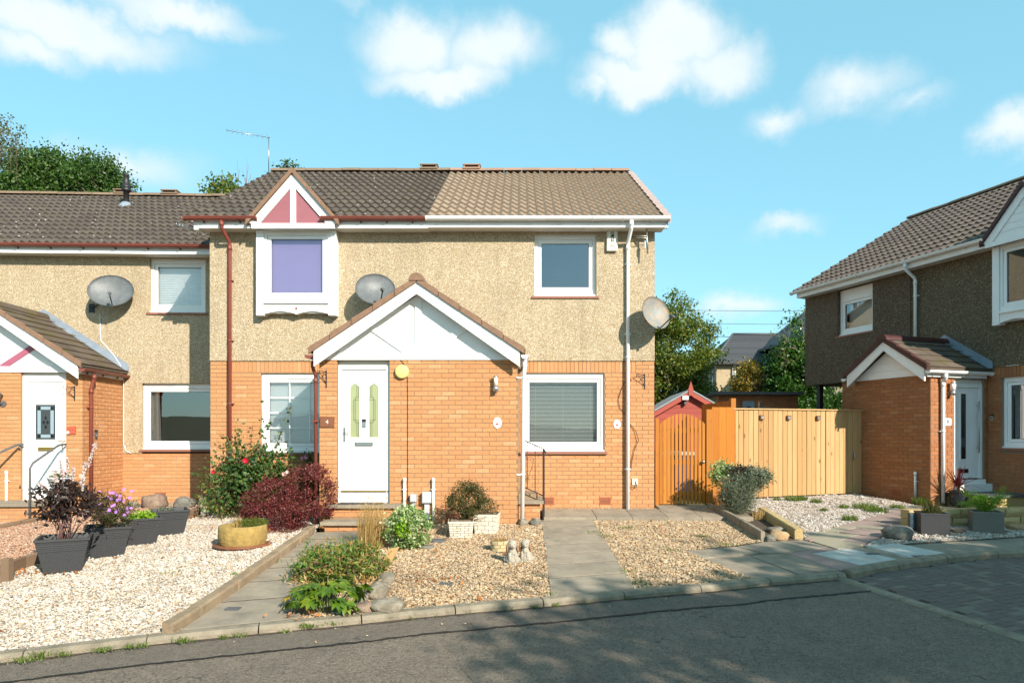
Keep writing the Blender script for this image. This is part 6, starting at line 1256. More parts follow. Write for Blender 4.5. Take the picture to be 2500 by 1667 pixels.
t = thing('far_house', 'shaded grey brown house with twin downpipes behind the ivy', 'house', (15.7, 40, .5)); MB().box(15.7, 24, 34, 44.5, .3, 7.28).build('wall', m_harls, t); b = MB(); b.add([(15.3, 33.6, 7.2), (15.3, 44.9, 7.2), (20, 44.9, 11.0), (20, 33.6, 11.0), (24.7, 33.6, 7.2), (24.7, 44.9, 7.2)], [(0, 3, 2, 1), (3, 4, 5, 2), (1, 2, 5), (0, 4, 3), (0, 1, 5, 4)]); b.build('roof', m_roof_slate, t); MB().box(15.14, 15.3, 33.6, 44.9, 7.1, 7.26).build('gutter', m_slate, t)
for y_ in (41.7, 40.1, 44.3): MB().tube([(15.6, y_, 7.15), (15.6, y_, .5)], .075, 8).build('downpipe', m_white, t)
for y_ in (40.9, 38.4): w = MB().box(15.64, 15.7, y_ - .47, y_ + .47, 5.0, 6.75).build('window', m_enamel, t); MB().box(15.63, 15.639, y_ - .38, y_ + .38, 5.1, 6.65).build('pane', m_dkglass, w)
t = thing('outbuilding', 'low brick outbuilding with flat dark roof behind the pine fence', 'building', (6.8, 20.5, .5)); MB().box(5.9, 8.3, 20.3, 22, .3, 2.98).build('wall', m_mortar, t); bw = t.children[0]; bf = BrickField(bw, m_brick6); brick_face(bf, Fr(0, 20.292, 0), 5.9, 8.3, 2.3, 2.98); bf.done(); MB().box(5.8, 8.4, 20.1, 22.2, 2.985, 3.07).build('roof', m_slate, t)
t = thing('poster', 'pale green poster on the low brick outbuilding', 'poster', (7.0, 20.2, 2.6)); MB().box(6.63, 6.98, 20.24, 20.27, 2.30, 2.80).build('sheet', m_leaf_var if False else m_bluegl, t); MB().prism([(6.70, 2.4), (6.92, 2.4), (6.86, 2.65), (6.75, 2.65)], 20.232, 20.239).build('print', m_slate, t)
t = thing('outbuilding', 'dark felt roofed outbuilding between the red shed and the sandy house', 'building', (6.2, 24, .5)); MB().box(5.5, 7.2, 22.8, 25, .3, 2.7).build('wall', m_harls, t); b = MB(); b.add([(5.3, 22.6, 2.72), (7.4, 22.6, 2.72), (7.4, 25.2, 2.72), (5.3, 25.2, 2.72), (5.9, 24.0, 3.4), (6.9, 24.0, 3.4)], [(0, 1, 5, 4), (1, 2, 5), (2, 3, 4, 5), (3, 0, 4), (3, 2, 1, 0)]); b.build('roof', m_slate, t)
t = thing('brown_fence', 'dark brown garden fence sloping behind the pine fence', 'fence', (8, 17.5, .6)); FBn = Fr(6.05, 17.2, R(62))
for i in range(22): MB().box(i * .13, i * .13 + .127, 0, .02, .5, 2.62 - i * .012, FBn).build('board', m_sleeper, t)
K = 1.37
def fb(x, y, z): return (x * K, y * K, ZC + (z - ZC) * K)
r_ = np.random.default_rng(51); t = thing('ivy_hedge', 'tall glossy ivy growth behind the brown house corner', 'ivy', fb(8.6, 21, 1.2)); P = []
for cc, rad, k in (((8.3, 20.6, 3.4), (.78, .7, 1.8), 120), ((9.2, 21.4, 2.0), (1.1, .8, 1.5), 80), ((7.6, 20.9, 1.9), (.55, .6, 1.0), 40), ((10.2, 21.0, 1.8), (.9, .7, 1.3), 50), ((7.0, 20.0, 1.9), (.5, .4, .75), 24)): P.append(spray(clump_pts(fb(*cc), [q * K for q in rad], k, r_, .3), 150, .22, r_))
V, F = leaf_soup(np.concatenate(P), .12, .85, rnd=r_); soup('foliage', V, F, m_leaf_ivy, t); b = MB()
for x, y, h in ((8.3, 21.2, 4.6), (9.3, 21.4, 3.0), (7.6, 20.9, 2.4), (10.2, 21, 2.6), (7.0, 20.0, 2.2)): b.tube([(x * K, y * K, .3), (x * K + .1, y * K, h * .8), fb(x, y, h)], .12, 7, r2=.03)
b.build('stems', m_bark, t)
t = thing('bare_tree', 'pale bare twigs with a few leaves above the ivy', 'tree', fb(8.7, 20.4, 1.2)); b = MB(); r_ = np.random.default_rng(52); tips = []
def branch(p, d, L, r, k):
    p = Vector(p); d = Vector(d).normalized(); q = p + d * L * .5 + Vector(r_.normal(size=3) * L * .06); e = p + d * L + Vector(r_.normal(size=3) * L * .08); b.tube([p, q, e], r, 5, cap=False, r2=r * .55); tips.append(e)
    if k > 0:
        for i in range(3): branch(p.lerp(e, r_.uniform(.45, 1.0)), d + Vector(r_.normal(size=3) * .55), L * r_.uniform(.5, .75), r * .55, k - 1)
b.tube([(8.75 * K, 20.4 * K, .4), fb(8.6, 20.4, 3.4)], .05, 6, r2=.03); branch(fb(8.6, 20.4, 3.4), (-.25, 0, 1), 1.6, .026, 4); branch(fb(8.6, 20.4, 3.2), (-.6, 0, .6), 1.2, .022, 3); b.build('branches', m_pale_twig, t); V, F = leaf_soup(np.repeat(np.array(tips), 3, 0) + r_.normal(size=(len(tips) * 3, 3)) * .05, .08, .6, rnd=r_); soup('crown', V, F, m_leaf_yel, t)
for y_, lab in ((758, 'thin overhead wire, highest of three between tree and house'), (790, 'thin overhead wire, middle of three between tree and house'), (814, 'thin overhead wire, lowest of three between tree and house')):
    A, B = at(1480, y_ - 2, 70), at(2250, y_ + (2 if y_ < 800 else 22), 70); tag(MB().tube([A, (Vector(A) + Vector(B)) / 2 + Vector((0, 0, -.06)), B],   .032 if y_ == 814 else .02, 5).build('overhead_wire', m_ink), lab, 'wire', 'overhead wires')
# trees standing outside the frame on the right: they shade the road and the corner
for k_, (bx, by, cz, rad, kk, per, ls, lab) in enumerate((
    (11.9, -2.4, 5.1, (3.1, 3.0, 2.7), 150, 90, .34, 'tall dense tree outside the view whose shade falls on the road'), (15.0, 1.0, 4.4, (2.8, 3.0, 3.0), 150, 90, .34, 'second dense tree outside the view beside the corner'),
    (13.9, -7.4, 5.8, (3.0, 3.0, 3.0), 150, 80, .36, 'third dense tree outside the view farther down the road'), (8.3, -4.2, 6.5, (1.5, 1.3, .8), 17, 110, .22, 'thin crowned tree outside the view throwing branch shadows on the road'), (17.0, -3.5, 4.5, (3.2, 3.0, 3.4), 120, 80, .36, 'fourth dense tree outside the view behind the corner'))):
    tree('roadside_tree', lab, (bx, by, ground(bx, by) - .1), (bx, by, cz), rad, kk, per, .34, ls, m_leaf_mid, seed=61 + k_, trunk=.22, group='trees shading the road', shell=.3, bottom=-.9)
# ground rising to low wooded hills behind the viewer (seen mirrored in the windows)
b = MB(); V = []; n = 80; r_ = random.Random(4)
for i in range(n + 1):
    a = math.pi * (1.0 + i / n); h = 6.5 + 3 * math.sin(i * .21 + 1) + 1.2 * math.sin(i * .57); V += [(190 * math.cos(a), 190 * math.sin(a) + 20, -2), (230 * math.cos(a), 230 * math.sin(a) + 20, h)]
b.add(V, [[2 * i, 2 * i + 1, 2 * i + 3, 2 * i + 2] for i in range(n)], True).build('hills', m_earth, kind='structure')
# ------------------------------------------------------------------ gravel
def chips(name, parent_poly, density, r, m, holes=(), dz=-.004, seed=1, ymax=99, lab=None, cat='gravel'):
    P = np.array(parent_poly); lo, hi = P.min(0), P.max(0); g = np.random.default_rng(seed); n = int((hi[0] - lo[0]) * (hi[1] - lo[1]) * density)
    X = g.uniform(lo[0], hi[0], n); Y = g.uniform(lo[1], hi[1], n); k = inside(parent_poly)(X, Y)
    for h in holes: k &= ~inside(h)(X, Y)
    vis = (X / Y * FPX + CX > -160) & (X / Y * FPX + CX < 2660) if name else k; k &= vis; X, Y = X[k], Y[k]; n = len(X)
    gy = np.vectorize(ground)(X, Y) + dz; R_ = r * g.lognormal(0, .36, n); q = g.uniform(0, 2 * math.pi, n)
    ax = np.stack([np.cos(q), np.sin(q), g.normal(0, .25, n)], 1); ay = np.stack([-np.sin(q), np.cos(q), g.normal(0, .25, n)], 1); az_ = np.cross(ax, ay); C = np.stack([X, Y, gy + R_ * g.uniform(.1, .7, n)], 1)
    a, b_, c_ = (R_ * g.uniform(.9, 1.5, n))[:, None], (R_ * g.uniform(.7, 1.1, n))[:, None], (R_ * g.uniform(.45, .8, n))[:, None]
    j = lambda: 1 + g.uniform(-.3, .3, (n, 1)); s = lambda: ax * a * g.uniform(-.3, .3, (n, 1)) + ay * b_ * g.uniform(-.3, .3, (n, 1))
    V = np.stack([C + ax * a * j(), C + ay * b_ * j(), C - ax * a * j(), C - ay * b_ * j(), C + az_ * c_ * j() + s(), C - az_ * c_], 1)
    T = np.array([[0, 1, 4], [1, 2, 4], [2, 3, 4], [3, 0, 4], [1, 0, 5], [2, 1, 5], [3, 2, 5], [0, 3, 5]]); F = (np.arange(n)[:, None, None] * 6 + T[None]).reshape(-1, 3)
    return soup(name, V.reshape(-1, 3), F, m, None, kind='stuff', label=lab, cat=cat)
chips('pale_gravel', BL, 3500, .0096, m_gw, seed=1, lab='white and cream stone chippings in the bed with black pots'); chips('red_gravel', BRd, 2600, .0095, m_gr, seed=2, lab='reddish stone chippings before the set back house')
chips('cream_gravel', BC, 3300, .0098, m_gc, seed=3, lab='cream stone chippings around the two stone dogs'); chips('cream_gravel', BR, 3300, .0098, m_gc, seed=4, lab='cream stone chippings right of the slab path'); chips('pinkish_gravel', B6, 2500, .0105, m_gp, seed=5, lab='pinkish white chippings before the pine fence'); chips('grey_gravel', B7, 2000, .0125, m_gp, seed=6, lab='grey white chippings around the black planter')
wallstrip = [(.45, 12.44), (2.5, 12.44), (2.5, 12.5), (.45, 12.5)]; chips('cream_gravel', wallstrip, 1600, .012, m_gc, dz=.045, seed=7, lab='thin line of chippings at the foot of the end house wall')
spill = [kerbline.at(kerbline.a[3], .13), kerbline.at(kerbline.a[9], .13), kerbline.at(kerbline.a[9], .5), kerbline.at(kerbline.a[3], .5)]; chips('spilled_chips', spill, 8, .010, m_gc, dz=-.055, seed=8, lab='few spilled chippings lying along the road edge')
# ------------------------------------------------------------------ garden things
def rock(name, label, c, dims, m, seed, ang=0.0, group='garden rocks', cat='rock', sq=1.35):
    g = np.random.default_rng(seed); n, k = 9, 14; V = []; ph = g.uniform(0, 6, 6)
    for i in range(n + 1):
        th = math.pi * i / n
        for j in range(k):
            a = 2 * math.pi * j / k; d = np.array([math.sin(th) * math.cos(a), math.sin(th) * math.sin(a), math.cos(th)]); d = np.sign(d) * np.abs(d) ** (1 / sq)
            f = 1 + .13 * math.sin(2.1 * d[0] * 2 + ph[0]) * math.sin(2.7 * d[1] + ph[1]) + .09 * math.sin(5 * d[2] + ph[2] + 3 * d[0]) + .05 * math.sin(8 * d[1] + ph[3]) + (g.uniform(-.03, .03) if 0 < i < n else 0)
            q = d * np.array(dims) * f; V.append((c[0] + q[0] * math.cos(ang) - q[1] * math.sin(ang), c[1] + q[0] * math.sin(ang) + q[1] * math.cos(ang), c[2] + dims[2] * .75 + q[2]))
    b = MB(); b.add(V, [[i * k + j, (i + 1) * k + j, (i + 1) * k + (j + 1) % k, i * k + (j + 1) % k] for i in range(n) for j in range(k)], True); return tag(b.build(name, m), label, cat, group)
def grock(px, py, w, h, dp, m, seed, label, ang=0.0, name='rock', Y=None):
    x, y, z = G(px, py) if Y is None else (at(px, py, Y)[0], Y, ground(at(px, py, Y)[0], Y)); k = y / FPX; return rock(name, label, (x, y + dp * .5, z - .01), (w * k / 2, dp / 2, h * k / 1.7), m, seed, ang)
grock(369, 1241, 56, 34, .30, m_rockp, 1, 'purplish angular rock below the curtained window'); grock(443, 1242, 52, 28, .28, m_rockd, 2, 'dark flat topped rock below the curtained window'); grock(496, 1244, 36, 36, .3, m_rock, 3, 'grey patched rock against the corner of the nearer house'); grock(320, 1241, 26, 18, .2, m_rock, 4, 'small mossy rock left of the purplish rock')
grock(915, 1466, 50, 38, .30, m_rock, 5, 'pale boulder behind the hellebore'); grock(936, 1497, 82, 28, .3, m_rock, 6, 'long low grey rock beside the kerb'); grock(880, 1476, 26, 24, .18, m_rock, 7, 'small grey rock between boulder and hellebore'); grock(886, 1497, 36, 24, .2, m_rockp, 8, 'rounded pinkish rock beside the kerb'); grock(940, 1428, 40, 26, .25, m_rock, 9, 'pale rock behind the boulder')
grock(1278, 1283, 24, 17, .18, m_rock, 10, 'brown rock at the foot of the porch downpipe'); grock(1308, 1283, 30, 17, .2, m_rockd, 11, 'dark rock beside the slab path top'); grock(1040, 1341, 36, 10, .2, m_rockd, 12, 'dark flat stone beside the variegated shrub'); grock(1066, 1326, 42, 9, .25, m_slate, 13, 'flat dark slab behind the variegated shrub')
grock(1908, 1319, 44, 22, .28, m_rockt, 14, 'tan angular rock at the tip of the soil bed'); grock(1905, 1302, 42, 14, .3, m_rock, 15, 'flat grey rock behind the tan rock'); grock(1884, 1323, 28, 17, .18, m_rockd, 16, 'small smooth grey cobble beside the tan rock')
grock(2213, 1321, 66, 34, .40, m_rockd, 17, 'big grey boulder beside the sandstone path'); grock(2348, 1303, 38, 14, .25, m_rockp, 18, 'flat brown stone between the two planters'); grock(2492, 1295, 34, 15, .25, m_rockt, 19, 'yellowish stone at the edge of view')
# timber and stone edgings
sl_ = thing('sleeper_edging', 'weathered timber edging behind the row of black pots', 'edging', G(250, 1330)); ln = Line(GP((-330, 1528), (0, 1408), (99, 1368), (300, 1316), (512, 1250))); blocks('sleeper', sl_, ln, .05, 2.2, .15, -.05, m_sleeper, gap=.01, ch=.01)
for px, py, lab in ((17, 1418, 'reddish timber stake at the near end of the sleeper edging'), (499, 1262, 'pale timber stake at the far end of the sleeper edging')): x, y, z = G(px, py); b = MB(); b.box(x - .05, x + .05, y - .04, y + .04, z - .05, z + .26); b.box(x - .045, x + .045, y - .035, y + .035, z + .26, z + .27); tag(b.build('timber_stake', m_sleeper if px < 100 else m_pale_twig), lab, 'stake', 'timber stakes')
e2_ = thing('timber_edging', 'low mossy timber edging before the concrete landing', 'edging', G(60, 1280)); blocks('timber', e2_, Line(GP((-120, 1312), (0, 1289), (137, 1262))), .09, 1.6, .07, -.05, m_sleeper, gap=.01, ch=.015)
ge = thing('stone_edging', 'grey concrete edging along the dark soil bed', 'edging', G(1830, 1296)); blocks('edging_block', ge, Line(GP((1735, 1246), (1794, 1275), (1868, 1321))), .06, .62, .14, -.05, m_kerb, gap=.01, ch=.01); ye = thing('stone_edging', 'honey coloured block edging between soil bed and pinkish chippings', 'edging', G(1915, 1290)); blocks('edging_block', ye, Line(GP((1868, 1257), (1961, 1315))), .12, .32, .14, -.05, m_yblock, gap=.012, ch=.02)
# square ribbed pots
def square_pot(label, px, py, topw, h, ang, group='black square pots', m=None, taper=.70):
    x, y, z = G(px, py); t = thing('plant_pot', label, 'plant pot', (x, y, z), group); b = MB(); r1 = topw / math.sqrt(2); r0 = r1 * taper; a0 = ang + math.pi / 4
    prof = [(r0, 0), (r0 + (r1 - r0) * .62, h * .62)]
    for i in range(4): u = .64 + i * .055; prof += [(r0 + (r1 - r0) * u + .004, h * u), (r0 + (r1 - r0) * (u + .022) + .004, h * (u + .022)), (r0 + (r1 - r0) * (u + .03), h * (u + .03))]
    prof += [(r1 * .99, h * .93), (r1 + .012, h * .935), (r1 + .014, h), (r1 - .03, h), (r1 - .05, h * .86)]
    V = [(x + r * math.cos(a0 + j * math.pi / 2), y + r * math.sin(a0 + j * math.pi / 2), z + zz) for r, zz in prof for j in range(4)]; n = len(prof)
    b.add(V, [[i * 4 + j, i * 4 + (j + 1) % 4, (i + 1) * 4 + (j + 1) % 4, (i + 1) * 4 + j] for i in range(n - 1) for j in range(4)]); b.build('pot', m or m_pot, t); q = V[-4:]; MB().add(q, [(0, 1, 2, 3)]).build('compost', m_soil, t); return (x, y, z + h * .86)
def blades(P, h, w, lean, m, name, parent=None, rnd=None, curve=.5, **t):   # curved blades, three quads each
    g = rnd or rng; n = len(P); a = g.uniform(0, 2 * math.pi, n); H = h * g.uniform(.6, 1.2, n); L = lean * H * g.uniform(.3, 1.2, n); P = np.asarray(P, float); dx, dy = np.cos(a), np.sin(a); V = []
    for u in (0, .4, .75, 1.0):
        q = P + np.stack([dx * L * u ** 2, dy * L * u ** 2, H * (u - curve * .35 * u ** 3)], 1); ww = w * (1 - u) ** .6 * .5
        V += [q + np.stack([-dy * ww, dx * ww, np.zeros(n)], 1), q + np.stack([dy * ww, -dx * ww, np.zeros(n)], 1)]
    V = np.stack(V, 1).reshape(-1, 3); F = (np.arange(n)[:, None, None] * 8 + np.array([[0, 1, 3, 2], [2, 3, 5, 4], [4, 5, 7, 6]])[None]).reshape(-1, 4); return soup(name, V, F, m, parent, **t)
def disc(c, r, n, g): a = g.uniform(0, 2 * math.pi, n); q = r * np.sqrt(g.uniform(0, 1, n)); return np.stack([c[0] + q * np.cos(a), c[1] + q * np.sin(a), np.full(n, c[2])], 1)
def heads(t, pts, r, m, name, k=8, tilt=.5):          # daisy-like or ball flower heads, each its own part
    for q in pts:
        b = MB(); q = Vector(q); nrm = Vector((random.uniform(-.6, .6), -1, random.uniform(.0, .9))).normalized(); u = nrm.orthogonal().normalized(); w = nrm.cross(u)
        V = [q]; F = []
        for i in range(k): a = 2 * math.pi * i / k; e = r * random.uniform(.8, 1.15); V += [q + (u * math.cos(a - .3) + w * math.sin(a - .3)) * e * .7 + nrm * e * .1, q + (u * math.cos(a) + w * math.sin(a)) * e, q + (u * math.cos(a + .3) + w * math.sin(a + .3)) * e * .7 + nrm * e * .1]; F.append([0, 3 * i + 1, 3 * i + 2, 3 * i + 3])
        b.add(V, F); b.build(name, m, t)
def rose_head(t, q, r, m):
    b = MB(); q = Vector(q)
    for ring, (n, rr, zz) in enumerate(((6, 1.0, -.1), (5, .72, .12), (4, .42, .3))):
        for i in range(n):
            a = 2 * math.pi * i / n + ring * .5; d = Vector((math.cos(a), -.45, math.sin(a))); s = Vector((-math.sin(a), 0, math.cos(a))); c = q + d * r * rr * .55 + Vector((0, -r * zz, 0)); b.add([c - s * r * .45 - d * r * .25, c - d * r * .4, c + s * r * .45 - d * r * .25, c + s * r * .35 + d * r * .3, c + d * r * .42 + Vector((0, -r * .15, 0)), c - s * r * .35 + d * r * .3], [(0, 1, 2, 3, 4, 5)])
    b.ball(q + Vector((0, -r * .1, 0)), r * .42, 8, 5); b.build('bloom', m, t)
c1 = square_pot('largest black ribbed pot holding the dark leaved plant', 158, 1390, .56, .42, R(28)); c2 = square_pot('black ribbed pot holding the lilac daisies', 264, 1353, .54, .40, R(30)); c3 = square_pot('black ribbed pot holding a low bright green plant', 345, 1324, .52, .38, R(32)); c4_ = square_pot('black ribbed pot farthest from the road, nearly empty', 414, 1301, .52, .38, R(33))
g = np.random.default_rng(70)
t = thing('bugbane_plant', 'dark purple leaved plant with pale flower spikes in the largest black pot', 'plant', c1, 'potted plants'); b = MB(); tops = []
for i in range(22): a = g.uniform(0, 6.28); q = (c1[0] + .06 * math.cos(a), c1[1] + .06 * math.sin(a), c1[2]); e = (c1[0] + g.normal() * .22 + .06, c1[1] + g.normal() * .15, c1[2] + g.uniform(.30, .62)); b.tube([q, Vector(q).lerp(Vector(e), .5) + Vector((0, 0, .05)), e], .006, 5, r2=.003); tops.append(e)
b.build('stems', m_pstem, t); P = spray(np.array(tops), 42, .085, g) + np.array([0, 0, .02]); V, F = leaf_soup(P, .085, .5, rnd=g); soup('foliage', V, F, m_leaf_purple, t)
for (dx, dz_, hx, hz_) in ((-.10, .55, -.28, .72), (.0, .6, -.02, 1.0), (.05, .6, .06, 1.02), (.10, .6, .14, .92), (.14, .55, .30, .98), (.18, .6, .42, 1.22), (-.06, .6, -.10, .88), (.2, .5, .26, .80)):
    A = Vector((c1[0] + dx, c1[1], c1[2] + dz_ - .1)); B = Vector((c1[0] + hx, c1[1] - .05, c1[2] + hz_)); b = MB(); mdl = A.lerp(B, .5) + Vector((0, 0, .04)); b.tube([A, mdl, B], .004, 5); Q = np.array([mdl.lerp(B, u) for u in np.linspace(.1, 1, 26)]); V, F = leaf_soup(np.repeat(Q, 6, 0) + g.normal(size=(156, 3)) * .008, .022, .7, rnd=g); fo = b.build('flower_stalk', m_pstem, t); soup('flower_spike', V, F, m_fl_white, fo)
t = plant('aster_plant', 'bushy aster with lilac daisies in the second black pot', 'plant', c2, [('foliage', (c2[0] + .03, c2[1], c2[2] + .27), (.27, .24, .22), 50, 55, .05, .045, .25, m_leaf_olive)], 'potted plants', (m_stem, 26, .005), 71)
heads(t, [(c2[0] + g.uniform(-.34, .36), c2[1] - g.uniform(.02, .27), c2[2] + .12 + g.uniform(.08, .44)) for _ in range(38)], .026, m_fl_purple, 'flower', 9)
plant('leafy_plant', 'low bright green plant in the third black pot', 'plant', c3, [('foliage', (c3[0], c3[1], c3[2] + .05), (.16, .12, .06), 14, 22, .035, .06, .6, m_leaf_lime)], 'potted plants', None, 72); plant('leafy_plant', 'thin grey green sprig in the farthest black pot', 'plant', c4_, [('foliage', (c4_[0] - .05, c4_[1], c4_[2] + .05), (.13, .1, .06), 10, 16, .03, .05, .3, m_leaf_gry)], 'potted plants', None, 73)
# grey pot of pansies on the landing of number 3
q = F3l.p(-1.02, -.30, .55); t = thing('flower_pot', 'pale grey tall pot of small bright flowers beside the leaded door', 'plant pot', q); b = MB(); b.lathe([(.11, 0), (.13, .25), (.20, .42), (.215, .43), (.215, .45), (.19, .45), (.17, .40), (0, .40)], q, 20); b.build('pot', m_grey, t)
V, F = leaf_soup(spray(clump_pts((q[0], q[1], q[2] + .48), (.16, .16, .05), 14, g), 16, .03, g), .05, .6, rnd=g); soup('foliage', V, F, m_leaf_mid, t); heads(t, [(q[0] + g.uniform(-.17, .02), q[1] - g.uniform(.05, .18), q[2] + g.uniform(.47, .54)) for _ in range(6)], .022, m_fl_yel, 'flower', 5); heads(t, [(q[0] + g.uniform(-.0, .18), q[1] - g.uniform(.05, .18), q[2] + g.uniform(.48, .58)) for _ in range(8)], .024, m_fl_mag, 'flower', 5)
# yellow round planter on a dark disc
x, y, z = G(584, 1336); y += .12; z = ground(x, y); t = thing('round_planter', 'round yellow cast stone planter on a rusty disc', 'plant pot', (x, y, z)); b = MB(); wob = lambda a: 1 + .02 * math.sin(5 * a) + .012 * math.sin(13 * a); b.lathe([(.30, .03), (.325, .10), (.33, .2), (.325, .285), (.31, .30), (.27, .29), (.255, .2)], (x, y, z), 48, True, squ=wob); b.build('planter', m_ystone, t); b = MB(); b.lathe([(.0, .031), (.39, .03), (.40, .015), (.38, .0)], (x, y, z), 36); b.build('base_disc', m_signwood, t); MB().lathe([(.26, .24), (.0, .26)], (x, y, z), 20).build('compost', m_soil, t)
t2 = thing('heather_plant', 'yellow green heather and wispy grass in the round yellow planter', 'plant', (x, y, z + .25), 'potted plants'); V, F = leaf_soup(spray(clump_pts((x + .14, y, z + .30), (.20, .15, .07), 26, g), 60, .028, g), .035, .22, dirs=np.tile([0, 0, 1.2], (26 * 60, 1)), rnd=g); soup('heather', V, F, m_leaf_lime if False else m_leaf_yel, t2); blades(disc((x - .06, y, z + .24), .1, 130, g), .2, .006, .5, m_straw, 'grass', t2, g)
# roses against the wall of number 4
bx, by = -4.75, 12.12; bz = ground(bx, by); t = thing('rose_bush', 'tall leafy rose bush with red and pale blooms under the barred window', 'shrub', (bx, by, bz)); r_ = np.random.default_rng(80); canes = []; b = MB()
for (ex, ez_) in ((-5.45, 1.10), (-5.30, 1.45), (-5.1, 1.75), (-4.95, 1.5), (-4.75, 1.62), (-4.55, 1.45), (-4.35, 1.35), (-4.2, 1.2), (-4.45, 2.40), (-4.35, 2.05), (-4.02, 2.28), (-4.98, 2.02), (-5.5, .85), (-5.0, 1.1), (-4.5, 1.0), (-4.2, .95), (-4.05, 1.45)):
    A = Vector((bx + (ex - bx) * .35, by - .1, bz)); B = Vector((ex, by - r_.uniform(.1, .45), ez_)); m_ = A.lerp(B, .5) + Vector((r_.normal() * .06, -.05, .08)); b.tube([A, A.lerp(m_, .6), m_, m_.lerp(B, .6), B], .011, 5, r2=.004); canes.append((A, m_, B))
b.build('canes', m_gstem, t); P = []; D = []
for A, m_, B in canes:
    thin = B.z > 1.9
    for j in range(40 if thin else 135):
        u = r_.uniform(.25, 1.0); q = (A.lerp(m_, u * 2) if u < .5 else m_.lerp(B, u * 2 - 1)); P.append(np.array(q) + r_.normal(size=3) * (.035 if thin else .10)); D.append((r_.normal() * .6, -.4, .1))
V, F = leaf_soup(np.array(P), .075, .68, np.array(D), r_); soup('foliage', V, F, m_leaf_rose, t)
C = clump_pts((-4.5, 11.95, 1.05), (.66, .3, .48), 60, r_); V, F = leaf_soup(spray(C, 40, .07, r_), .07, .7, rnd=r_); soup('foliage', V, F, m_leaf_rose, t); C = clump_pts((-5.3, 11.95, .75), (.35, .25, .42), 26, r_); V, F = leaf_soup(spray(C, 24, .07, r_), .05, .6, rnd=r_); soup('foliage', V, F, m_leaf_ger, t)
rose_head(t, at(600, 1124, 11.5), .055, m_fl_red); rose_head(t, at(521, 1152, 11.6), .035, m_fl_red); rose_head(t, at(694, 1157, 11.5), .042, m_fl_blush); rose_head(t, at(702, 1152, 11.55), .036, m_fl_blush)
t = thing('shaded_shrub', 'dim feathery shrub with mauve blooms in the porch shadow', 'shrub', (-3.75, 12.2, .33)); V, F = leaf_soup(spray(clump_pts((-3.72, 12.15, 1.1), (.25, .2, .35), 30, r_), 40, .06, r_), .06, .22, rnd=r_); soup('foliage', V, F, m_leaf_dark, t); b = MB(); stems_to(b, (-3.75, 12.2, .33), clump_pts((-3.72, 12.15, 1.1), (.25, .2, .35), 8, r_), .008, .003, r_); b.build('stems', m_stem, t)
for px, py, rr in ((748, 1115, .05), (737, 1118, .035), (768, 1134, .035)): rose_head(t, at(px, py, 12.0), rr, m_fl_pink)
# dark red barberry, two mounds of one hedge
r_ = np.random.default_rng(81); cA = at(672, 1232, 10.95); cB = at(752, 1205, 11.0); t = thing('barberry_shrub', 'rounded dark red barberry shrub left of the white door', 'shrub', (cA[0] + .2, 11, ground(cA[0], 11)))
P = np.concatenate([spray(clump_pts((cA[0], 10.9, cA[2] - .05), (.46, .42, .50), 150, r_, .75, -.7), 46, .05, r_), spray(clump_pts((cB[0] + .02, 11.0, cB[2] - .02), (.44, .40, .48), 140, r_, .75, -.7), 46, .05, r_), spray(clump_pts((cA[0] + .15, 10.75, .45), (.42, .3, .25), 60, r_, .6), 40, .05, r_)]); P = P[P[:, 2] > .22]; V, F = leaf_soup(P, .036, .5, rnd=r_); soup('foliage', V, F, m_leaf_red, t); b = MB(); stems_to(b, (cA[0] + .2, 11, .25), clump_pts((cA[0] + .25, 11, .7), (.6, .3, .4), 26, r_), .012, .004, r_); b.build('stems', m_stem, t)
# the bed beside path 4: dry grass, variegated shrub, cranesbill, hellebore
r_ = np.random.default_rng(82); x, y, z = G(905, 1340); t = thing('dry_grass_clump', 'tall straw coloured dry stems beside the grey steps', 'plant', (x, y, z)); blades(disc((x - .02, y + .15, z), .2, 420, r_), .62, .007, .16, m_straw, 'stalks', t, r_, curve=.1); V, F = leaf_soup(np.array([(x + r_.normal() * .12, y + .1 + r_.normal() * .1, z + r_.uniform(.45, .75)) for _ in range(260)]), .03, .4, rnd=r_); soup('seed_heads', V, F, m_straw, t, kind='stuff')
x, y, z = G(990, 1348); y += .25; plant('euonymus_shrub', 'rounded green and white variegated shrub before the meter boxes', 'shrub', (x, y, z), [('variegated_foliage', (x, y, z + .30), (.30, .28, .30), 110, 34, .045, .042, .62, m_leaf_var), ('green_shoot', (x - .05, y - .22, z + .33), (.09, .06, .12), 12, 22, .03, .055, .6, m_leaf_lime)], None, (m_stem, 16, .008), 83)
x, y, z = G(815, 1432); y += .35; t = thing('cranesbill_plant', 'sprawling cranesbill with green and browning leaves', 'plant', (x, y, z)); C = clump_pts((x - .02, y + .12, z + .12), (.54, .55, .29), 150, r_, .3); C[:, 2] = np.maximum(C[:, 2], ground(x, y) + .03); V, F = leaf_soup(spray(C, 30, .05, r_), .07, .34, np.tile([0, -.2, .5], (150 * 30, 1)), r_); soup('foliage', V, F, m_leaf_ger, t); C = clump_pts((x - .05, y - .1, z + .04), (.55, .4, .07), 50, r_, .5); V, F = leaf_soup(spray(C, 22, .05, r_), .05, .3, rnd=r_); soup('dead_foliage', V, F, m_straw, t); b = MB()
for i in range(30): a = r_.uniform(0, 6.28); b.tube([(x, y + .1, z), (x + .3 * math.cos(a), y + .1 + .3 * math.sin(a), z + .22), (x + .62 * math.cos(a), y + .1 + .55 * math.sin(a), z + r_.uniform(.05, .3))], .004, 4, cap=False)
b.build('stems', m_stem, t)
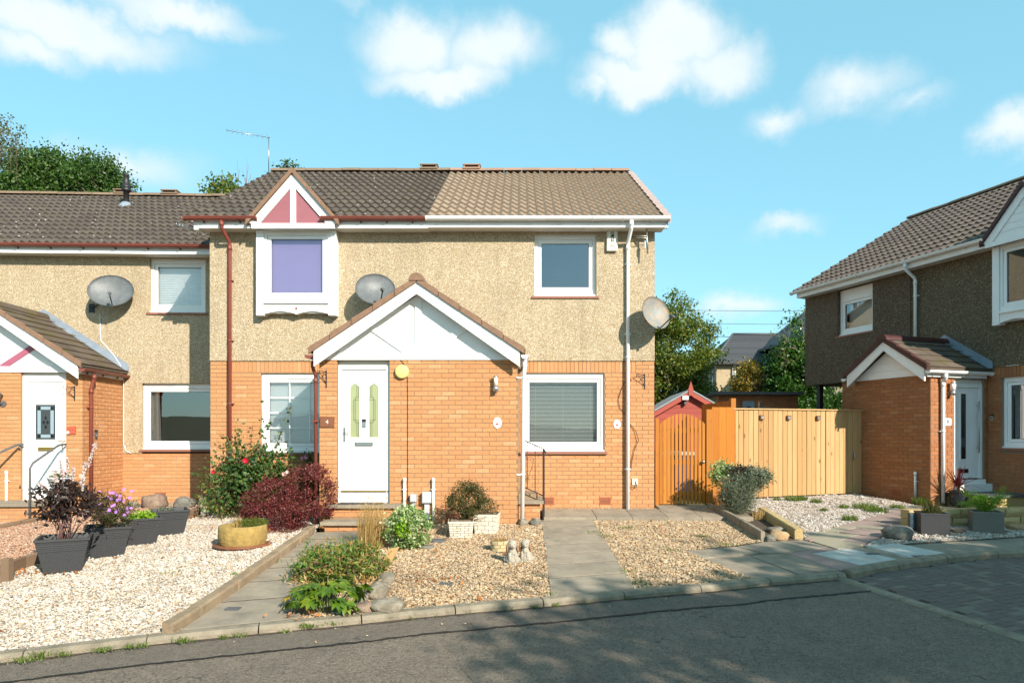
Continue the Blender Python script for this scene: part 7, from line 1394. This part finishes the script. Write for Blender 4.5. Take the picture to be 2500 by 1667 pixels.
def leaflet(L=1.0, W=.40): 
    V = []; n = 6
    for i in range(n + 1): u = i / n; w = W * math.sin(math.pi * min(1, u * .92 + .06)) ** .8 * .5; zc = .10 * math.sin(u * 2.4) - .22 * u * u; V += [(u * L, -w, zc + .02), (u * L, 0, zc - .012), (u * L, w, zc + .02)]
    return V, [[i * 3 + j, i * 3 + j + 1, i * 3 + j + 4, i * 3 + j + 3] for i in range(n) for j in range(2)]
b = MB()
for i in range(7):
    V, F = leaflet(1.0 if 0 < i < 6 else .8); a = (i - 3) * R(33); b.add([(p[0] * math.cos(a) - p[1] * math.sin(a), p[0] * math.sin(a) + p[1] * math.cos(a), p[2]) for p in V], F, True)
hme = b.mesh('leaf'); hmy = hme.copy(); hmd = hme.copy(); hx, hy, hz = G(785, 1500); t = thing('hellebore_plant', 'glossy bright green hellebore with palm shaped leaves at the kerb', 'plant', (hx, hy + .15, hz)); r_ = np.random.default_rng(84); b = MB()
for i in range(70):
    px, py = r_.uniform(-.36, .32), r_.uniform(-.22, .42); h = .08 + .24 * math.exp(-((px / .3) ** 2 + ((py - .1) / .35) ** 2)) * r_.uniform(.6, 1.1); q = Vector((hx + px, hy + .15 + py, ground(hx + px, hy + py) + h)); yw = math.atan2(py - .05, px) + r_.normal() * .5; sc_ = r_.uniform(.075, .135)
    b.tube([(hx + px * .3, hy + .15 + py * .3, hz), Vector((hx + px * .7, hy + .15 + py * .7, hz + h * 1.0)), q], .004, 4, cap=False); mm = m_leaf_hely if i in (5, 17, 30, 44, 58) else m_leaf_hel
    put('leaf', hmy if mm is m_leaf_hely else hme, mm, t, Matrix.Translation(q) @ Matrix.Rotation(yw, 4, 'Z') @ Matrix.Rotation(r_.uniform(-.1, .7), 4, 'Y') @ Matrix.Rotation(r_.normal() * .3, 4, 'X') @ Matrix.Scale(sc_, 4))
b.build('stems', m_gstem, t)
for px, py, lab, a, L in ((928, 1402, 'tan split board leaning in the planted bed', R(62), .34), (1024, 1262, 'orange board leaning before the meter boxes', R(35), .22)):
    x, y, z = G(px, py); y += .05; tag(MB().prism([(x - .06, z), (x + .06, z + .02), (x + .06 + L * math.cos(a), z + .02 + L * math.sin(a)), (x - .06 + L * math.cos(a), z + L * math.sin(a))], y, y + .03).build('loose_board', m_pine if px < 1000 else m_orange), lab, 'board', 'loose boards')
# cast white brick planters with their shrub
def brick_planter(label, px, py, w, h, dp, ang, rows, cols):
    x, y, z = G(px, py); f = Fr(x, y, ang); t = thing('brick_planter', label, 'plant pot', (x, y, z), 'white cast brick planters'); tp = lambda u: 1 + .16 * u; W = w / 2
    b = MB(); V = []
    for zz in (0, h):
        k = tp(zz / h) * .97
        for s, d in ((-1, 0), (1, 0), (1, 1), (-1, 1)): V.append(f.p(s * W * k, dp / 2 + (d - .5) * dp * k, z + zz))
    b.add(V, [(0, 1, 5, 4), (1, 2, 6, 5), (2, 3, 7, 6), (3, 0, 4, 7), (3, 2, 1, 0), (4, 5, 6, 7)]); b.build('trough', m_edge, t); hr = h * .86 / rows
    for side in (0, 1):
        for r in range(rows):
            k = tp((r + .5) / rows * .9); n = cols if side == 0 else max(2, int(cols * dp / w)); ln_ = (2 * W if side == 0 else dp) * k; bl_ = ln_ / n; o = (bl_ / 2 if r % 2 else 0)
            for i in range(n + (1 if r % 2 else 0)):
                a, e = max(0, i * bl_ - o), min(ln_, (i + 1) * bl_ - o)
                if e - a < .01: continue
                zc = z + (r + .5) * hr
                if side == 0: Mx = f.mat(-W * k + (a + e) / 2, dp / 2 - dp / 2 * k - .006, zc) @ Matrix.Diagonal((e - a - .006, .02, hr - .006, 1))
                else: Mx = f.sub(W * k + .006, dp / 2 - dp / 2 * k, math.pi / 2).mat((a + e) / 2, 0, zc) @ Matrix.Diagonal((e - a - .006, .02, hr - .006, 1))
                if 'cast' not in BRK_ME: BRK_ME['cast'] = BRK.mesh('brick')
                put('brick', BRK_ME['cast'], m_cast, t, Mx)
    b = MB(); k = tp(1) + .03; frame = [(-W * k, W * k, dp / 2 - dp / 2 * k, dp / 2 + dp / 2 * k)]; s0, s1, d0, d1 = frame[0]
    b.box(s0, s1, d0, d0 + .035, z + h * .87, z + h, f); b.box(s0, s1, d1 - .035, d1, z + h * .87, z + h, f); b.box(s0, s0 + .035, d0 + .036, d1 - .036, z + h * .87, z + h, f); b.box(s1 - .035, s1, d0 + .036, d1 - .036, z + h * .87, z + h, f); b.build('rim', m_cast, t); return (x, y + dp / 2, z + h)
a1 = brick_planter('white cast brick planter standing forward under the shrub', 1125, 1313, .32, .25, .34, R(4), 6, 3); a2 = brick_planter('white cast brick planter standing back at the porch wall', 1184, 1303, .32, .30, .34, R(-6), 4, 3)
x, y, z = a1; plant('pot_shrub', 'fine leaved olive green shrub in the white brick planters', 'shrub', (x, y + .05, z - .03), [('foliage', (x + .06, y + .1, z + .30), (.30, .26, .28), 120, 40, .04, .034, .45, m_leaf_olive), ('side_sprays', (x + .36, y + .25, z + .16), (.20, .15, .14), 26, 24, .035, .032, .5, m_leaf_olive)], None, (m_stem, 24, .006), 85)
# small round basket-weave planter
x, y, z = G(1218, 1348); y += .12; t = thing('round_planter', 'small buff round planter with brick pattern behind the stone dogs', 'plant pot', (x, y, z)); b = MB(); b.lathe([(.10, 0), (.115, .15), (.105, .15), (.10, .11), (0, .11)], (x, y, z), 24); b.build('core', m_mortar, t); b = MB(); b.add([(-.5, 0, -.5), (.5, 0, -.5), (.5, 0, .5), (-.5, 0, .5)], [(0, 1, 2, 3)]); 
for r in range(3):
    for i in range(9): a = 2 * math.pi * (i + .5 * (r % 2)) / 9; rr = .108 + .005 * r; put('brick', BRK_ME['cast'].copy() if (r, i) == (0, 0) else bpy.data.meshes[PLN] if (r, i) != (0, 0) else None, m_buffp, t, Matrix.Translation((x + rr * math.cos(a), y + rr * math.sin(a), z + .026 + r * .047)) @ Matrix.Rotation(a + math.pi / 2, 4, 'Z') @ Matrix.Diagonal((.073, .02, .043, 1))) if False else MB().add([tuple(Matrix.Translation((x + rr * math.cos(a), y + rr * math.sin(a), z + .026 + r * .047)) @ Matrix.Rotation(a + math.pi / 2, 4, 'Z') @ Matrix.Diagonal((.073, .02, .043, 1)) @ Vector(v)) for v in BRK.v], BRK.f).build('brick', m_buffp, t)
r_ = np.random.default_rng(86); t2 = thing('dry_plant', 'withered stalks in the small buff planter', 'plant', (x, y, z + .12), 'potted plants'); blades(disc((x, y, z + .11), .08, 90, r_), .10, .007, 1.1, m_straw, 'stalks', t2, r_)
# the two stone dogs
def stone_dog(label, px, py, yaw, s=1.0):
    x, y, z = G(px, py); t = thing('dog_statue', label, 'statue', (x, y, z), 'stone dog statues'); y += .08; rings = [(.0, 0, .085, .10), (.0, .012, .098, .112), (.005, .05, .094, .108), (.0, .085, .083, .095), (-.012, .12, .072, .078), (-.022, .15, .062, .064), (-.03, .172, .052, .053), (-.034, .19, .048, .05), (-.036, .215, .056, .058), (-.034, .245, .058, .06), (-.028, .27, .05, .052), (-.02, .287, .032, .034), (-.016, .294, .010, .012)]
    Mx = Matrix.Translation((x, y, z - .005)) @ Matrix.Rotation(yaw, 4, 'Z') @ Matrix.Scale(s, 4); k = 18; V = []; rr = random.Random(px)
    for i, (cy, zz, rx, ry) in enumerate(rings):
        for j in range(k):
            a = 2 * math.pi * j / k; f = 1 + (.045 * math.sin(a * 9 + i * 1.3) if i < 7 else .012 * math.sin(a * 5)); V.append(Mx @ Vector((rx * f * math.cos(a), cy + ry * f * math.sin(a), zz)))
    b = MB(); b.add(V, [[i * k + j, i * k + (j + 1) % k, (i + 1) * k + (j + 1) % k, (i + 1) * k + j] for i in range(len(rings) - 1) for j in range(k)], True); b.add(V[-k:], [list(range(k))])
    def blob(c, r, sc): 
        n0 = len(b.v); b.ball((0, 0, 0), r, 12, 8, sc)
        for i in range(n0, len(b.v)): b.v[i] = tuple(Mx @ (Vector(b.v[i]) + Vector(c)))
    blob((0, -.088, .215), .03, (1.0, 1.15, .85)); blob((-.034, -.085, .012), .024, (1, 1.4, .6)); blob((.034, -.085, .012), .024, (1, 1.4, .6)); blob((-.08, .02, .035), .045, (.8, 1.3, .8)); blob((.08, .02, .035), .045, (.8, 1.3, .8)); blob((0, -.06, .145), .048, (1.0, .8, 1.2))
    for sg in (-1, 1): b.tube([Mx @ Vector((sg * .034, -.068, .14)), Mx @ Vector((sg * .036, -.082, .07)), Mx @ Vector((sg * .035, -.084, .008))], [.026, .02, .018], 10)
    b.build('body', m_dog, t)
    for sg in (-1, 1):
        e = MB(); e.ball((0, 0, 0), .042, 12, 8, (.42, .8, 1.6)); e.v = [tuple(Mx @ (Matrix.Rotation(sg * -.12, 3, 'Y') @ Vector(v) + Vector((sg * .064, -.035, .195)))) for v in e.v]; e.build('ear', m_ear, t)
        e = MB(); e.ball((0, 0, 0), .006, 8, 5); e.v = [tuple(Mx @ (Vector(v) + Vector((sg * .024, -.088, .245)))) for v in e.v]; e.build('eye', m_rockd, t)
    e = MB(); e.ball((0, 0, 0), .009, 8, 5, (1.2, .8, .8)); e.v = [tuple(Mx @ (Vector(v) + Vector((0, -.121, .222)))) for v in e.v]; e.build('nose', m_rockd, t)
stone_dog('sitting stone spaniel statue, left of the pair, nearer the road', 1250, 1375, R(6), 1.0); stone_dog('sitting stone spaniel statue, right of the pair, nearer the path', 1284, 1371, R(-10), .98)
x, y, z = G(1087, 1430); tag(MB().prism([(x - .075, z), (x + .07, z), (x + .075, z + .02), (x - .07, z + .02)], y, y + .13).build('slate_tile', m_slate), 'square slate lying flat on the cream chippings', 'slate'); x, y, z = G(566, 1490); tag(MB().box(x - .075, x + .065, y - .01, y + .09, z + .008, z + .016).build('inspection_cover', m_slate), 'small grey square cover set in the slab path near the kerb', 'cover')
# right hand bed: mixed shrub, twigs; planters, boulder wall and sign of number 6
r_ = np.random.default_rng(87); bx, by, bz = G(1812, 1262); t = thing('mixed_shrub', 'rounded grey green shrub in the soil bed before the fences', 'shrub', (bx, by, bz)); b = MB()
c0 = at(1800, 1205, by); V, F = leaf_soup(spray(clump_pts((c0[0], by, c0[2]), (.34, .28, .36), 150, r_, .3), 60, .05, r_), .06, .15, np.tile([-.2, -.2, .5], (150 * 60, 1)), r_); soup('needle_foliage', V, F, m_leaf_gry, t); c0 = at(1764, 1158, by + .3); V, F = leaf_soup(spray(clump_pts((c0[0], by + .3, c0[2]), (.22, .2, .22), 44, r_, .3), 40, .05, r_), .05, .55, rnd=r_); soup('variegated_foliage', V, F, m_leaf_var, t); c0 = at(1838, 1165, by + .1); V, F = leaf_soup(spray(clump_pts((c0[0], by + .1, c0[2]), (.32, .22, .18), 80, r_, .4), 60, .045, r_), .045, .5, rnd=r_); soup('grey_foliage', V, F, m_leaf_gry, t); c0 = at(1805, 1150, by + .15); V, F = leaf_soup(spray(clump_pts((c0[0], by + .15, c0[2]), (.22, .2, .10), 24, r_, .3), 26, .04, r_), .045, .5, rnd=r_); soup('brown_foliage', V, F, m_leaf_purple, t)
stems_to(b, (bx, by + .05, bz), [at(px, py, by + .1) for px, py in ((1760, 1160), (1780, 1150), (1800, 1160), (1830, 1165), (1850, 1175), (1870, 1190), (1770, 1200), (1790, 1190), (1820, 1185), (1840, 1190))], .014, .004, r_, .06); b.build('stems', m_bark, t)
x, y, z = G(1852, 1268); t = thing('cut_stems', 'bundle of short dry cut stems in the dark soil', 'plant', (x, y, z)); blades(disc((x, y, z), .10, 60, r_), .22, .010, .35, m_straw, 'stalks', t, r_, curve=0)
def box_planter(label, px, py, w, h, ang, m, weave=True):
    x, y, z = G(px, py); f = Fr(x, y, ang); t = thing('square_planter', label, 'plant pot', (x, y, z), 'square woven planters'); b = MB(); b.box(-w / 2, w / 2, 0, w, 0 + z, z + h - .02, f); b.build('liner', m, t); n = 15
    for i in range(n):
        za, zb_ = z + h * i / n, z + h * (i + 1) / n - .003; o = .004 if i % 2 else .007; MB().box(-w / 2 - o, w / 2 + o, -o, w + o, za, zb_, f, skip='tb').build('weave_band', m, t)
    b = MB(); frame_ring(b, Fr(0, 0, 0), 0, 0.001, 0, .001, .0001, 0, .001); b = MB(); b.box(-w / 2 - .012, w / 2 + .012, -.012, .02, z + h - .018, z + h + .006, f); b.box(-w / 2 - .012, w / 2 + .012, w - .02, w + .012, z + h - .018, z + h + .006, f); b.box(-w / 2 - .012, -w / 2 + .02, .021, w - .021, z + h - .018, z + h + .006, f); b.box(w / 2 - .02, w / 2 + .012, .021, w - .021, z + h - .018, z + h + .006, f); b.build('rim', m, t); q = f.p(0, w / 2, z + h); MB().box(-w / 2 + .02, w / 2 - .02, .02, w - .02, z + h - .06, z + h - .03, f).build('compost', m_soil, t); return q
m_wick = mat('grey_wicker', (.20, .185, .16), (.15, .14, .12), 60, .7, .5, 120)
q = box_planter('black woven square planter beside the grey boulder', 2284, 1307, .38, .33, R(-16), m_pot); r_ = np.random.default_rng(88); t = thing('lavender_plant', 'withered brown lavender in the black woven planter', 'plant', q, 'potted plants'); blades(disc((q[0], q[1], q[2] - .03), .14, 260, r_), .24, .007, .75, m_leaf_olive, 'stalks', t, r_, .1); q = box_planter('grey wicker square planter under the bright fern', 2413, 1301, .40, .32, R(-24), m_wick); t = thing('fern_plant', 'bright lime green feathery fern in the grey wicker planter', 'plant', q, 'potted plants'); b = MB(); P = []
for i in range(26):
    a = r_.uniform(0, 6.28); L = r_.uniform(.15, .38); hgt = r_.uniform(.08, .42); A = Vector((q[0], q[1], q[2] - .03)); B = A + Vector((L * math.cos(a) - .02, L * math.sin(a), hgt)); m_ = A.lerp(B, .5) + Vector((0, 0, .09)); b.tube([A, m_, B], .003, 4, cap=False)
    for u in np.linspace(.15, 1, 22): p = A.lerp(m_, u * 2) if u < .5 else m_.lerp(B, u * 2 - 1); P += [np.array(p) + r_.normal(size=3) * .022 for _ in range(6)]
b.build('stems', m_gstem, t); V, F = leaf_soup(np.array(P), .032, .3, rnd=r_); soup('fronds', V, F, m_leaf_lime, t)
t = thing('stone_wall', 'low wall of honey coloured rough stone blocks behind the planters', 'wall', G(2300, 1286)); a_, b_ = Vector(G(2218, 1287)[:2]), Vector(G(2560, 1279)[:2]); FWl = Fr(a_.x, a_.y, math.atan2(b_.y - a_.y, b_.x - a_.x)); Lw = (b_ - a_).length; r_ = random.Random(6)
for row in range(2):
    s = -.18 * (row % 2)
    while s < Lw:
        e = s + r_.uniform(.30, .46); zb_ = ground(*FWl.p(max(s, 0), 0, 0)[:2]) + row * .142; V = []
        for d in (0, 1):
            for ss, zz in ((max(s, 0) + .006, zb_), (min(e, Lw) - .006, zb_), (min(e, Lw) - .006, zb_ + .134), (max(s, 0) + .006, zb_ + .134)): V.append(FWl.p(ss, d * .2, zz))
        cx_ = (max(s, 0) + min(e, Lw)) / 2; V += [FWl.p(cx_ + r_.uniform(-.06, .06), -.03, zb_ + .067 + r_.uniform(-.02, .02)), FWl.p(max(s, 0) + .05, -.022, zb_ + .06), FWl.p(min(e, Lw) - .05, -.022, zb_ + .075)]
        if e > .05: MB().add(V, [(0, 1, 8), (1, 10, 8), (1, 2, 10), (2, 8, 10), (2, 3, 8), (3, 9, 8), (3, 0, 9), (0, 8, 9), (3, 2, 6, 7), (4, 5, 1, 0), (0, 3, 7, 4), (1, 5, 6, 2)]).build('stone_block', m_yblock, t)
        s = e
x, y, z = G(2229, 1296); t = thing('sign_post', 'short dark post with a narrow white lettered plate beside the boulder', 'sign', (x, y, z)); MB().box(x - .045, x + .055, y, y + .07, z, z + .28).build('post', m_slate, t); MB().box(x - .038, x - .002, y - .008, y - .001, z + .05, z + .275).build('plate', m_enamel, t); b = MB(); r_ = random.Random(2)
for i in range(7): b.box(x - .030, x - .030 + r_.uniform(.008, .02), y - .010, y - .0082, z + .075 + i * .026, z + .088 + i * .026)
b.build('lettering', m_ink, t)
q = Fs6.p(.36, -.30, 0); z = ground(q[0], q[1]); t = thing('round_pot', 'dark glazed round pot at the brown brick porch corner', 'plant pot', (q[0], q[1], z)); m_glaze = mat('dark_glaze', (.012, .018, .028), (.03, .032, .03), 14, .15, spec=.7); MB().lathe([(.10, 0), (.14, .06), (.155, .2), (.15, .27), (.165, .28), (.165, .30), (.14, .30), (.13, .26), (0, .26)], (q[0], q[1], z), 24).build('pot', m_glaze, t)
t = thing('cordyline_plant', 'crimson spiky cordyline in the dark glazed pot', 'plant', (q[0], q[1], z + .26), 'potted plants'); r_ = np.random.default_rng(90); MB().tube([(q[0], q[1], z + .24), (q[0], q[1], z + .36)], .03, 8).build('stem', m_stem, t)
for i in range(44):
    a = r_.uniform(0, 6.28); el_ = r_.uniform(.1, 1.4); L = r_.uniform(.38, .62); V = []; dv = Vector((math.cos(a), math.sin(a), 0)); sd = Vector((-math.sin(a), math.cos(a), 0))
    for u in (0, .3, .6, .85, 1): p = Vector((q[0], q[1], z + .36)) + dv * L * math.cos(el_) * u + Vector((0, 0, L * math.sin(el_) * u - (.32 * (1.5 - el_)) * L * u * u)); w_ = .016 * (1 - u ** 2.5) + .001; V += [p - sd * w_, p + sd * w_]
    MB().add(V, [[2 * j, 2 * j + 1, 2 * j + 3, 2 * j + 2] for j in range(4)], True).build('leaf', m_leaf_crim, t)
# ------------------------------------------------------------------ grass tufts, weeds, fallen leaves
r_ = np.random.default_rng(95)
for px, py, w, h, lab in ((1935, 1222, .30, .13, 'grass tuft at the pine fence foot nearest the shrub'), (1958, 1221, .22, .12, 'grass tuft beside the first one at the pine fence foot'), (1992, 1227, .22, .11, 'grass tuft before the gap in the pine fence'), (1897, 1221, .16, .07, 'sparse grass tuft right behind the soil bed'), (2112, 1241, .45, .13, 'broad bright grass patch on the pinkish chippings'), (2140, 1249, .42, .12, 'bright grass patch beside the sandstone path'), (2190, 1240, .28, .09, 'small grass tuft where chippings meet the sandstone path'), (2060, 1240, .18, .09, 'dark grass tuft in the middle of the pinkish chippings'), (2075, 1270, .24, .12, 'dark green tuft at the near edge of the pinkish chippings'), (2012, 1247, .14, .08, 'thin grey tuft left of the bright grass patch'), (2250, 1229, .35, .16, 'shaded grass at the brown brick porch foot')):
    x, y, z = G(px, py); tag(blades(disc((x, y, z), w / 2, int(900 * w), r_), h, .007, .55, m_grass, 'grass_tuft', None, r_), lab, 'grass', 'grass tufts on the chippings')
P = []
for i in range(150):
    u = r_.uniform(kerbline.a[1], kerbline.a[10]); x, y = kerbline.at(u, .14 + r_.uniform(-.01, .03)); 
    if r_.uniform() < .25: P += [(x + r_.normal() * .03, y + r_.normal() * .012, ground(x, y) - .055) for _ in range(int(r_.uniform(3, 22)))]
for px, py, k in ((95, 1592, 60), (40, 1588, 30), (150, 1590, 30), (255, 1580, 40), (450, 1558, 60), (753, 1523, 70), (800, 1516, 50), (330, 1572, 40), (60, 1605, 50)):
    x, y, z = G(px, py); P += [(x + r_.normal() * .05, y + r_.normal() * .02, z - .03) for _ in range(k)]
for px, py, k in ((735, 1325, 60), (740, 1318, 40), (588, 1402, 40), (680, 1372, 20), (430, 1398, 30), (1345, 1452, 30), (1450, 1300, 40), (1480, 1310, 50), (1560, 1425, 50), (1530, 1395, 40), (1640, 1345, 30), (1720, 1310, 60), (1530, 1290, 60), (1770, 1330, 50)):
    x, y, z = G(px, py); P += [(x + r_.normal() * .08, y + r_.normal() * .06, z) for _ in range(k)]
blades(np.array(P), .05, .008, .9, m_grass, 'weeds', None, r_, kind='stuff', label='small weeds along the kerb and between chippings', cat='weeds')
P = []
for poly, n in ((BL, 70), (BC, 60), (BR, 25), (BRd, 40)):
    A = np.array(poly); lo, hi = A.min(0), A.max(0); X = r_.uniform(lo[0], hi[0], n * 6); Y = r_.uniform(lo[1], hi[1], n * 6); k = inside(poly)(X, Y); X, Y = X[k][:n], Y[k][:n]; P += [(a, b_, ground(a, b_) + .022) for a, b_ in zip(X, Y)]
for px, py, n, s in ((640, 1298, 40, .3), (80, 1402, 46, .25), (790, 1500, 26, .25), (555, 1262, 40, .35), (1040, 1420, 30, .2), (850, 1420, 20, .2)):
    x, y, z = G(px, py); P += [(x + r_.normal() * s, y + r_.normal() * s * .5, z + .02) for _ in range(n)]
V, F = leaf_soup(np.array(P), .055, .65, rnd=r_); V[:, 2] = np.maximum(V[:, 2], np.repeat(np.array(P)[:, 2], 4) - .005); soup('fallen_leaves', V, F, m_leaf_dead, None, kind='stuff', label='scattered orange brown fallen leaves on the beds', cat='leaves')
soilp = inside(SB); 
x, y, z = G(975, 1415); P = disc((x, y, z + .01), .45, 500, r_) * np.array([1, 1, 1]); P[:, 2] = [ground(a, b_) + .015 for a, b_ in P[:, :2]]; V, F = leaf_soup(P, .05, .12, rnd=r_); V[:, 2] = np.clip(V[:, 2], np.repeat(P[:, 2], 4) - .005, np.repeat(P[:, 2], 4) + .04); soup('plant_litter', V, F, m_stem, None, kind='stuff', label='dark dry plant litter among the cream chippings', cat='litter')
